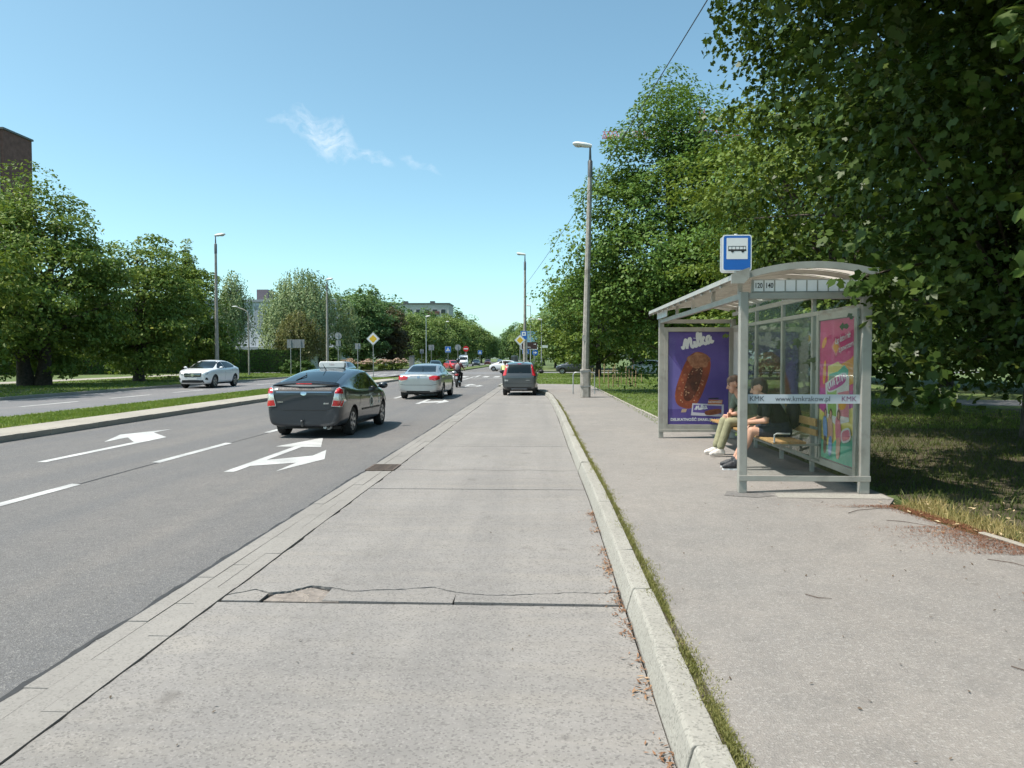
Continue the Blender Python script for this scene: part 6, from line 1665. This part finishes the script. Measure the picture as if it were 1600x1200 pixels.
# --- far trees: a few shapes, each copied with its own place and size
protos = []
for i, (sd, mt) in enumerate(((201, "far"), (205, "far2"), (211, "far"))):
    t = tree("avenue_tree", "x", (0, 0, 0), 10, .22, (0, 0, 5.6), (4.0, 4.0, 4.6), LF[mt], sd, ncl=120, per=100, cr=1.45, leaf=.40, nl=10, low=.8, bump=.10, flat=.85, shell=.55)
    protos.append(t)
far_spots = [  # u, Y, height, width scale, proto, label
    (646, 136, 9.0, 1.0, 0, "first avenue tree right of the copper tree, lit yellow-green"), (676, 150, 9.2, 1.05, 2, "avenue tree behind the back of the square grey sign"), (700, 172, 11.0, 1.0, 0, "avenue tree above the blue crossing sign"),
    (719, 200, 11.6, 1.1, 2, "avenue tree behind the round sign back"), (738, 236, 11.5, 1.1, 0, "avenue tree past the no-entry sign, before the sky gap"), (752, 285, 12, 1.2, 1, "far avenue tree left of the sky gap"), (764, 350, 11.5, 1.4, 1, "low far tree on the left rim of the sky gap"),
    (572, 160, 15.5, 1.2, 1, "tall tree crown behind the dense round tree"), (548, 172, 15.8, 1.3, 1, "tall tree crown behind the large willow's right flank"), (634, 205, 14.0, 1.2, 1, "green tree in front of the apartment block's left half"), (666, 240, 16.0, 1.0, 1, "tree overlapping the apartment block's roof line"),
    (706, 280, 18.5, 1.1, 1, "tall far tree right of the apartment block"), (728, 330, 16, 1.3, 1, "far tall tree sloping towards the sky gap"), (505, 150, 11, 1.4, 1, "tree seen through the willow"), (430, 150, 10, 1.5, 1, "tree behind the white hall"),
    (781, 430, 9, 1.6, 1, "lowest far tree in the middle of the sky gap"), (797, 330, 12.0, 1.1, 1, "far tree right of the sky gap"), (808, 270, 13, 1.1, 1, "dark far tree behind the right yellow diamond sign"), (828, 210, 11.0, 1.2, 2, "far tree behind the brown direction sign"),
    (850, 170, 11.0, 1.1, 0, "pale far tree right of the thin lamp post"), (868, 130, 9.0, 1.0, 0, "pale tree in front of the right row"), (893, 120, 11, 1.2, 2, "tree beyond the parked dark car"), (935, 110, 12, 1.3, 1, "tree far behind the ash at left"), (990, 105, 12, 1.4, 1, "tree far behind the ash at right"),
    (1060, 95, 12, 1.4, 1, "dark tree closing the view under the ash"), (1130, 80, 12, 1.4, 1, "dark tree seen through the shelter's far end"), (1230, 60, 11, 1.3, 1, "dark tree seen through the shelter glass"), (1350, 52, 11, 1.4, 1, "dark tree closing the view right of the shelter"), (1480, 44, 10, 1.4, 1, "dark tree closing the view at the right"), (1620, 38, 10, 1.4, 1, "dark tree at the far right rim"),
    (-40, 100, 12, 1.5, 1, "dark tree behind the leftmost limes"), (130, 105, 10, 1.5, 1, "tree behind the hedge's left part"), (240, 110, 9, 1.5, 1, "tree behind the hedge's middle"),
]
for i, (u, Y, h, w, k, lab) in enumerate(far_spots):
    o = copy_tree(protos[k]); s = h / 10.2
    o.location = (gx(u, Y), Y, .1); o.scale = (s * w, s * w, s); o.rotation_euler = (0, 0, i * 1.7)
    o["label"] = lab; o["group"] = "trees along the avenue"
for t in protos:
    for ch in list(t.children): bpy.data.objects.remove(ch)
    bpy.data.objects.remove(t)

# --- clipped hedge on the left
hd = empty("hedge", (-27.2, 87, .1), 0, "long clipped dark hedge with sunlit top behind the left lime trees", "hedge")
a, b = Vector((0, 0, 0)), Vector((-33, -25, 0)); L = (b - a).length; d = (b - a).normalized(); nn = Vector((-d.y, d.x, 0))
rn = np.random.default_rng(301); n = 60000
t = rn.uniform(0, L, n); face = rn.uniform(size=n)
w_ = rn.uniform(-.7, .7, n); z_ = rn.uniform(.05, 2.45, n)
top = face < .4; frt = (~top) & (face < .85)
w_ = np.where(frt, np.where(rn.uniform(size=n) < .6, .7, -.7) + rn.normal(0, .07, n), w_); z_ = np.where(top, 2.45 + rn.normal(0, .06, n) + .05 * np.sin(t * 1.7), z_)
P = np.array(a)[None] + t[:, None] * np.array(d)[None] + w_[:, None] * np.array(nn)[None]; P[:, 2] = z_
N = np.where(top[:, None], np.array([[0, 0, 1.0]]), np.sign(w_)[:, None] * np.array(nn)[None]) + rn.normal(size=(n, 3)) * .5
link(bpy.data.objects.new("foliage", leaf_cloud("foliage", P, N, np.full(n, .17), "diamond", LF["hedge"], 302)), hd)
core = MB(); core.box((a + b) / 2 + Vector((0, 0, 1.2)), (1.15, L - .3, 2.3), Matrix((nn, d, Vector((0, 0, 1)))).transposed()); core.build("woody_core", M["bark"], hd)

# --- flower bushes by the far corner
pink = leafmat("rose_petal", (.42, .26, .20), (.66, .52, .46), hi=(.62, .34, .28), trans=.2)
for (u, Y, h, w, lab) in ((512, 101, 1.3, 1.9, "rose bush right behind the taxi's roof sign"), (545, 103, 1.4, 2.0, "rose bush under the dense round tree"), (574, 103, 1.3, 1.7, "rose bush left of the yellow diamond's post"), (600, 103, 1.5, 2.0, "rose bush with pale blossom under the copper tree"), (622, 104, 1.6, 2.0, "broad rose bush left of the grey cabinet")):
    c = (gx(u, Y), Y, .1); rb_ = empty("rose_bush", c, 0, lab, "bush", "rose bushes at the far street corner")
    P, N, C = crown((0, 0, h * .5), (w * .62, w * .5, h * .5), 60, 40, .3, int(u)); 
    link(bpy.data.objects.new("foliage", leaf_cloud("foliage", P, N, np.full(len(P), .17), "diamond", LF["horn"], int(u) + 1)), rb_)
    k = P[:, 2] > h * .55; link(bpy.data.objects.new("blossom", leaf_cloud("blossom", P[k] + np.array([[0, -.05, .12]]), N[k], np.full(k.sum(), .17), "diamond", pink, int(u) + 2)), rb_)
    MB().tube([(0, 0, -.03), (0, 0, h * .5)], .03, 6).build("stem", M["bark"], rb_)
for (u, Y, h, lab) in ((455, 78, 1.5, "leafy low bush between the posts of the sign board"), (478, 80, 1.4, "dark low bush right of the sign board"), (690, 118, 1.6, "low bush beneath the avenue trees beside the red hatchback")):
    tree("low_bush", lab, (gx(u, Y), Y, .1), h, .05, (gx(u, Y), Y, h * .5), (.95, .9, h * .5), LF["hedge"], int(u) * 3, ncl=70, per=45, cr=.3, leaf=.17, nl=8, cat="bush")

# ================================================================== LAMPS, SIGNS, BUILDINGS
def street_lamp(label, loc, H=9.95, side=-1, concrete=True, tilt=0.0, rail=False, arm=.75, thin=False):
    r = empty("street_lamp", loc, 0, label, "street lamp", "street lamps along the avenue")
    if concrete:
        mb = MB(); mb.prism([(-.20, -.16), (-.12, -.24), (.12, -.24), (.20, -.16), (.20, .16), (.12, .24), (-.12, .24), (-.20, .16)], 0, 1.12); mb.build("base", M["pole_conc"], r, bevel=.02)
        mb = MB(); mb.tube([(0, 0, 1.1), (tilt * .4, 0, 4.5), (tilt, 0, H - 1.0)], [.150, .120, .085], 8); mb.build("pole", M["pole_conc"], r, smooth=30)
        mb = MB(); mb.tube([(tilt, 0, H - 1.25), (tilt, 0, H - .62), (tilt, 0, H - .55)], [.098, .095, .045], 10); mb.tube([(tilt, 0, H - .6), (tilt, 0, H - .08)], [.055, .035], 8); mb.build("collar", M["grey_dark"], r, smooth=40)
        for z in (.45, 1.05): MB().box((0, 0, z), (.415, .495, .03)).build("band", M["steel"], r)
    else:
        mb = MB(); mb.tube([(0, 0, 0), (0, 0, 1.4), (0, 0, 1.45), (0, 0, H - .1)], [.075, .07, .055, .035] if thin else [.10, .10, .075, .05], 8); mb.build("pole", M["steel"], r, smooth=30)
    mb = MB(); x0, x1 = tilt, tilt + side * arm
    sec = []
    for t, w, h in ((0, .07, .06), (.15, .10, .085), (.35, .13, .10), (.7, .17, .10), (.9, .15, .07), (1.0, .06, .035)):
        x = x0 + (x1 - x0) * t - side * .06; z = H - .02 + .10 * t
        sec.append([(x, w * math.cos(a), z + h * math.sin(a)) for a in [2 * math.pi * k / 10 for k in range(10)]])
    vs = [p for s in sec for p in s]; fs = [(i * 10 + k, i * 10 + (k + 1) % 10, (i + 1) * 10 + (k + 1) % 10, (i + 1) * 10 + k) for i in range(5) for k in range(10)] + [tuple(range(10)), tuple(50 + k for k in range(9, -1, -1))]
    mb.add(vs, fs); hdm = mb.build("lamp_head", M["lamp_white"], r, smooth=50)
    xm = x0 + (x1 - x0) * .58; MB().ball((xm, 0, H - .005), (arm * .26, .115, .07), 12, 8).build("lens", pmat("lamp_lens", (.45, .45, .42), .25), hdm, smooth=80)
    return r
L1 = street_lamp("nearest concrete lamp post on the pavement beside the ash", (1.70, 30.7, .15), 9.95, -1, tilt=.16)
MB().box((-.06, -.13, 2.35), (.16, .01, .24)).build("notice", pmat("faded_notice", (.42, .40, .36), .8, var=.3), L1)
street_lamp("second concrete lamp post on the right, behind the grey hatchback", (-1.45, 62.5, .12), 10.0, -1)
street_lamp("third lamp post on the right, grey steel above the brown sign", (gx(829, 126), 126, .1), 10.2, -1, False)
street_lamp("fourth lamp post on the right, thin and distant", (gx(835.5, 165), 165, .1), 10.0, -1, False)
l5 = street_lamp("thin pale lamp post with a street name plate, left of the pale hornbeam", (gx(846, 92), 92, .12), 6.2, -1, False, thin=True, arm=.5)
MB().box((.42, -.06, 3.0), (.66, .02, .30)).build("street_name_plate", pmat("pale_green_plate", (.60, .66, .58), .5), l5)
street_lamp("first left lamp post, concrete, behind the white crossover", (-22.6, 52.5, .1), 10.1, 1)
street_lamp("second left lamp post beside the large willow", (-23.2, 82, .1), 10.1, 1)
street_lamp("pinkish lamp post right of the left yellow diamond sign", (gx(602, 128), 128, .1), 9.5, 1, False)
street_lamp("left lamp post with a small blue flag behind the grey cabinet", (gx(641, 140), 140, .1), 9.2, 1, False)
street_lamp("tall left lamp post above the square sign backs", (gx(666, 124), 124, .1), 8.4, 1, False)
street_lamp("left lamp post above the blue crossing sign", (gx(697, 165), 165, .1), 9.5, 1, False)
street_lamp("far left lamp post above the white van", (gx(720, 195), 195, .1), 9.5, 1, False)
street_lamp("farthest left lamp post against the sky", (gx(748, 240), 240, .1), 9.5, 1, False)
cl = empty("park_lamp", (gx(389, 72), 72, .1), 0, "park lamp with a bent arm in front of the white hall", "street lamp")
MB().tube([(0, 0, 0), (0, 0, 5.6), (-.08, 0, 6.0), (-.5, 0, 6.25), (-1.25, 0, 6.5)], [.085, .065, .06, .055, .05], 10).build("pole", M["pole_conc"], cl, smooth=40)
MB().ball((-1.3, 0, 6.52), (.30, .10, .06), 12, 8).build("lamp_head", M["lamp_white"], cl, smooth=80)
# hoop railing beside the near lamp post
for (x, y, lab) in ((1.52, 33.4, "hoop railing left of the near lamp post's foot"), (2.05, 33.4, "hoop railing right of the near lamp post's foot")):
    h = MB(); h.tube([(-.20, 0, 0), (-.20, 0, .85), (-.13, 0, .95), (.13, 0, .95), (.20, 0, .85), (.20, 0, 0)], .025, 8)
    o = h.build("hoop_railing", M["steel"], None, smooth=50); o.location = (x, y, .14); tag(o, lab, "railing")

# --- overhead cable from the near lamp row
cab = []
A, B = Vector((4.9, -2.0, 9.6)), Vector((-1.45, 62.5, 7.6))
for i in range(41):
    t = i / 40; p = A.lerp(B, t); p.z -= 1.1 * 4 * t * (1 - t) * .45; cab.append(p)
tag(MB().tube(cab, .012, 5).build("overhead_cable", M["black"]), "thin black overhead cable running into the ash tree", "cable")
street_lamp("concrete lamp post beside the viewer, holding the cable", (4.9, -2.0, .12), 10.0, -1)

# --- road signs
SB = pmat("sign_back_grey", (.30, .31, .32), .5, metal=.3, var=.1); YEL = pmat("sign_yellow", (.80, .50, .03), .4, var=.04); RD = pmat("sign_red", (.62, .02, .025), .4, var=.04); BR = pmat("sign_brown", (.055, .025, .022), .45, var=.06)
def sign(label, u, v, Y, zb=.12, h=None, posts=1, pw=.03):
    """post(s) under a plate centred at picture point (u, v) when standing Y metres down the road"""
    p = at(u, v, Y); r = empty("traffic_sign", (p.x, Y, zb), 0, label, "traffic sign")
    zc = p.z - zb
    return r, zc
def sign_post(r, x, h, rad=.032, mat=None): MB().tube([(x, .035, -.05), (x, .035, h)], rad, 8).build("post", mat or M["steel"], r, smooth=60)
def plate(r, zc, poly, mat, name="plate", y=0.0, t=.004, parent=None):
    return MB().prism(poly, -t, t, M=frameM((0, y, zc), (1, 0, 0), (0, 0, 1), (0, -1, 0))).build(name, mat, parent or r)
def diamond(label, u, v, Y, s=.55):
    r, zc = sign(label, u, v, Y); sign_post(r, 0, zc + .3)
    q = lambda k: [(0, -s * k), (s * k, 0), (0, s * k), (-s * k, 0)]
    b = plate(r, zc, q(1.0), retro); plate(r, zc, q(.93), M["ink"], "black_line", -.006, .002, b); plate(r, zc, q(.905), retro, "white_field", -.009, .002, b); plate(r, zc, q(.60), YEL, "yellow_field", -.012, .002, b)
diamond("yellow and white diamond priority sign on the median", 583, 529.5, 62.5)
diamond("yellow and white diamond priority sign right of the avenue", 812.5, 531.5, 58, .43)
def square_back(label, u, v, Y, w, h, n=1, mat=None):
    r, zc = sign(label, u, v, Y)
    b = plate(r, zc, rrect(w, h, .03), mat or SB, y=.0)
    for x in ([0] if n == 1 else [-w * .28, w * .28]): MB().tube([(x, -.03, -.05), (x, -.03, zc + h * .5)], .035, 8).build("post", M["steel"], r, smooth=60)
    return r, zc, b
square_back("large pale back of a two-post direction board near the hedge end", 462, 537, 70, 1.62, .78, 2)
square_back("small grey sign back left of the yellow diamond", 559, 541, 84, .58, .62)
square_back("grey square sign back below the tall left lamp", 674, 543, 110, .80, .78)
square_back("small grey sign back left of the tall left lamp", 659, 549, 112, .55, .6)
r, zc = sign("round grey sign back right of the blue crossing sign", 715.5, 543, 106); plate(r, zc, [(.43 * math.cos(t), .43 * math.sin(t)) for t in [2 * math.pi * i / 24 for i in range(24)]], SB); MB().tube([(0, -.03, -.05), (0, -.03, zc + .3)], .035, 8).build("post", M["steel"], r)
r, zc = sign("round grey sign back clamped high on the second left lamp post", 528.5, 525, 80); plate(r, zc, [(.36 * math.cos(t), .36 * math.sin(t)) for t in [2 * math.pi * i / 24 for i in range(24)]], SB); MB().tube([(0, -.03, -.05), (0, -.03, zc + .3)], .03, 8).build("post", M["steel"], r); plate(r, zc - .75, rrect(.5, .6, .03), SB, "lower_plate")
def crossing(label, u, v, Y, s=.40):
    r, zc = sign(label, u, v, Y); sign_post(r, 0, zc + .3)
    b = plate(r, zc, rrect(2 * s, 2 * s, .04), retro); plate(r, zc, rrect(1.9 * s, 1.9 * s, .035), blue, "blue_field", -.007, .002, b); plate(r, zc, [(-.72 * s, -.58 * s), (.72 * s, -.58 * s), (0, .68 * s)], retro, "white_triangle", -.010, .002, b)
    mb = MB(); Mx = frameM((0, -.013, zc), (1, 0, 0), (0, 0, 1), (0, -1, 0)); mb.prism([(-.10 * s, -.45 * s), (-.02 * s, -.45 * s), (.02 * s, -.15 * s), (.12 * s, -.45 * s), (.20 * s, -.45 * s), (.09 * s, .0), (.05 * s, .2 * s), (-.05 * s, .2 * s), (-.08 * s, 0)], -.001, .002, M=Mx); mb.build("walker_symbol", M["ink"], b)
crossing("blue pedestrian crossing sign left of the round sign back", 700, 546, 104); crossing("small distant blue crossing sign beyond the no-entry sign", 750, 550.5, 150, .40); crossing("blue crossing sign under the brown direction sign", 821.5, 548, 84, .36); 
r, zc = sign("blue arrow sign under a small warning plate, right of the brown sign", 836, 551, 84); sign_post(r, 0, zc + .6); b = plate(r, zc, [(.33 * math.cos(t), .33 * math.sin(t)) for t in [2 * math.pi * i / 24 for i in range(24)]], blue); plate(r, zc, [(-.2, .06), (.04, .06), (.04, .16), (.22, 0), (.04, -.16), (.04, -.06), (-.2, -.06)], retro, "white_arrow", -.007, .002, b); plate(r, zc + .52, [(-.26, -.2), (.26, -.2), (0, .22)], retro, "upper_plate")
r, zc = sign("round red no-entry sign with a white bar", 728, 545, 112); sign_post(r, 0, zc + .3); b = plate(r, zc, [(.42 * math.cos(t), .42 * math.sin(t)) for t in [2 * math.pi * i / 24 for i in range(24)]], RD); plate(r, zc, rrect(.62, .16, .01), retro, "white_bar", -.007, .002, b); plate(r, zc - .75, rrect(.3, .45, .02), SB, "lower_plate", .0)
r, zc = sign("blue sign with a white square high on the second right lamp post", 818.5, 523.5, 61.5); sign_post(r, 0.25, zc + .3); b = plate(r, zc, rrect(.46, .66, .04), blue); plate(r, zc, rrect(.32, .32, .02, cz=.10), retro, "white_field", -.007, .002, b); plate(r, zc, [(.07 * math.cos(t), .10 + .07 * math.sin(t)) for t in [2 * math.pi * i / 14 for i in range(14)]], blue, "blue_dot", -.010, .002, b)
r, zc = sign("dark brown direction sign with white lettering and arrow", 827, 540, 80); 
for x in (-.5, .5): sign_post(r, x, zc + .2)
b = plate(r, zc, rrect(1.62, .72, .04), BR); 
text("ady", .26, M["white"], b, frameM((-.45, -.0075, zc + .14), (1, 0, 0), (0, 0, 1), (0, -1, 0))); text("urkowa", .26, M["white"], b, frameM((-.26, -.0075, zc - .15), (1, 0, 0), (0, 0, 1), (0, -1, 0))); plate(r, zc + .15, [(.45, .03), (.60, .03), (.60, .09), (.72, 0), (.60, -.09), (.60, -.03), (.45, -.03)], retro, "white_arrow", -.007, .002, b)
cb = empty("grey_cabinet", (gx(643.5, 118), 118, .1), 0, "grey utility cabinet right of the rose bushes", "cabinet")
MB().box((0, 0, 1.0), (.75, .5, 2.0)).build("housing", SB, cb, bevel=.03); MB().box((0, -.256, 1.0), (.62, .012, 1.8)).build("door", M["steel"], cb, bevel=.01); MB().box((0, 0, 2.03), (.85, .6, .06)).build("lid", SB, cb)
bl = empty("billboard", (gx(827, 150), 150, .1), 0, "blue and white billboard above the brown direction sign", "billboard")
MB().box((0, 0, 5.1), (3.4, .2, 3.6)).build("board", pmat("billboard_blue", (.22, .42, .55), .5, var=.3, vscale=1), bl); MB().box((0, -.11, 4.0), (3.4, .02, 1.3)).build("white_band", retro, bl)
for x in (-1, 1): MB().tube([(x, .2, 0), (x, .2, 4)], .1, 8).build("post", M["steel"], bl)

# --- wooden stakes on the lawn (young planting)
stw = pmat("stake_wood", (.36, .25, .14), .85, var=.3, vscale=10); stm = MB().tube([(0, 0, -.05), (0, 0, .95), (0, 0, 1.0)], [.032, .03, .018], 7).mesh("stake", stw)
rs_ = random.Random(8); spots = [(u, 40 + 12 * rs_.random()) for u in (916, 925, 937, 944, 951, 958, 962, 966, 971, 979, 984, 988, 993, 1003)]
spots.sort(key=lambda s: s[0])
names_ = ["leftmost", "second", "third", "fourth", "fifth", "sixth", "seventh", "eighth", "ninth", "tenth", "eleventh", "twelfth", "thirteenth", "rightmost"]
for (u, Y), nm in zip(spots, names_):
    o = link(bpy.data.objects.new("wooden_stake", stm)); o.location = (gx(u, Y), Y, .12); o.scale = (1, 1, rs_.uniform(.8, 1.25)); o.rotation_euler = (rs_.uniform(-.05, .05), rs_.uniform(-.05, .05), 0)
    tag(o, nm + " from left of the wooden stakes under the ash", "stake", "wooden planting stakes on the lawn")

# --- buildings
def facade(b, w, h, rows, cols, y, z0, dz, win, mat, fr):
    fm_ = MB().box((0, 0, 0), (win[0], .10, win[1])).mesh("window", fr); pm_ = MB().box((0, 0, 0), (win[0] - .16, .04, win[1] - .16)).mesh("pane", M["carglass"])
    for i in range(rows):
        for j in range(cols):
            o = link(bpy.data.objects.new("window", fm_), b); o.location = (-w / 2 + w * (j + .5) / cols, y - .03, z0 + dz * i)
            p = link(bpy.data.objects.new("pane", pm_), o); p.location = (0, -.045, 0)
wh = pmat("pale_render", (.56, .58, .60), .8, var=.06, vscale=.4, bump=.2); gp = pmat("grey_panel", (.33, .35, .38), .7, var=.06); 
hall = empty("white_hall", (gx(425, 118), 118, .1), 0, "white hall with grey panels behind the weeping birch", "building")
MB().box((0, 4, 5.2), (22, 8, 10.4)).build("wall", wh, hall); MB().box((0, 3.9, 10.55), (22.4, 8.4, .35)).build("roof", gp, hall)
for x in (-8.6, -5.2, -1.8, 1.6, 5.0): MB().box((x, -.05, 8.0), (1.7, .14, 3.6)).build("facade_panel", gp, hall)
MB().box((0, -.9, 3.1), (22, 1.9, .5)).build("canopy", gp, hall); MB().box((0, -.6, 2.55), (21, 1.0, .5)).build("canopy_shade_strip", M["grey_dark"], hall)  # dark strip stands in for the shade under the canopy
MB().box((-3.1, 6, 11.6), (1.8, 3, 2.2)).build("roof_house", pmat("dark_cladding", (.16, .13, .15), .7), hall)
facade(hall, 20, 3, 1, 6, -.06, 1.3, 1, (2.2, 1.6), M["carglass"], gp)
brick = pmat("brown_brick", (.17, .085, .075), .9, var=.25, vscale=1.5, bump=.3, bscale=12)
tb = empty("brick_tower_block", (-87, 118.0, .1), 0, "brown brick corner of a tower block above the left trees", "building")
MB().box((0, 0, 18.2), (10, 6.6, 36.4)).build("wall", brick, tb); MB().box((-.2, -3.42, 18.2), (9.4, .2, 36.2)).build("pale_end_wall", pmat("cream_render", (.52, .48, .42), .8), tb); MB().box((0, 0, 36.55), (10.4, 7.0, .3)).build("roof", M["grey_dark"], tb)
MB().box((1.0, -5.6, 37.6), (2.0, 2.6, 5.0)).build("chimney", wh, tb); MB().tube([(3.6, -2.6, 36.6), (3.6, -2.6, 40.5)], .12, 6).build("mast", M["steel"], tb)
facade(tb, 8, 30, 10, 3, -3.52, 4, 3.0, (1.5, 1.5), M["carglass"], wh)
ab = empty("apartment_block", (gx(654, 262), 262, .1), 0, "pale far apartment block with flat roof above the avenue trees", "building")
MB().box((0, 6, 10.1), (21, 12, 20.2)).build("wall", pmat("faded_render", (.46, .45, .43), .85, var=.1, vscale=.3), ab); MB().box((0, 6, 20.35), (21.6, 12.6, .4)).build("roof", M["grey_dark"], ab)
for x in (-5.2, 4.2): MB().box((x, 5, 21.0), (1.6, 1.6, 1.0)).build("roof_vent", M["grey_dark"], ab)
facade(ab, 20, 18, 6, 7, -.04, 2.6, 3.0, (1.7, 1.7), M["carglass"], wh)
for i in range(6): MB().box((5.0, -.25, 2.2 + 3 * i), (4.4, .5, 1.0)).build("balcony", brick, ab)
# --- tower crane far away, its jib end showing over the trees
cr = empty("tower_crane", (gx(1090, 170), 170, .1), 0, "red and white lattice jib of a tower crane above the ash", "crane")
CW, CR = pmat("crane_white", (.62, .60, .60), .5), pmat("crane_red", (.55, .10, .11), .5)
def lattice(mb, p0, p1, w, n, up):
    p0, p1 = Vector(p0), Vector(p1); d = (p1 - p0).normalized(); u_ = Vector(up); s_ = d.cross(u_).normalized()
    c = [(s_ * w / 2), (-s_ * w / 2), (u_ * w)]
    for k in c: mb.tube([p0 + k, p1 + k], .09, 5)
    for i in range(n):
        a = p0.lerp(p1, i / n); b = p0.lerp(p1, (i + 1) / n); m_ = (a + b) / 2
        for k in (0, 1): mb.tube([a + c[k], m_ + c[2]], .06, 4); mb.tube([m_ + c[2], b + c[k]], .06, 4)
        mb.tube([a + c[0], b + c[1]], .05, 4)
jz = at(945, 216, 170).z; tip = gx(940, 170) - gx(1090, 170)
for k in range(6):
    mb = MB(); x0 = tip * (1 - k / 6); x1 = tip * (1 - (k + 1) / 6); lattice(mb, (x0, 0, jz), (x1, 0, jz), 1.3, 4, (0, 0, 1)); mb.build("jib_section", CR if k % 2 == 0 else CW, cr)
for k in range(8):
    mb = MB(); lattice(mb, (0, 0, jz * k / 8), (0, 0, jz * (k + 1) / 8), 1.5, 3, (1, 0, 0)); mb.build("mast_section", CW if k % 2 else CR, cr)
mb = MB(); lattice(mb, (0, 0, jz), (9, 0, jz), 1.3, 4, (0, 0, 1)); mb.build("counter_jib", CR, cr); MB().box((8, 0, jz - 1), (2, 1.4, 2.2)).build("counterweight", M["kerb"], cr); mb = MB(); lattice(mb, (0, 0, jz), (0, 0, jz + 6), 1.0, 3, (1, 0, 0)); mb.build("apex", CR, cr)
mb = MB(); mb.tube([(0, 0, jz + 6.2), (tip * .93, 0, jz + 1.3)], .05, 4); mb.tube([(0, 0, jz + 6.2), (8.4, 0, jz + 1.3)], .05, 4); mb.build("tie_rods", M["grey_dark"], cr)
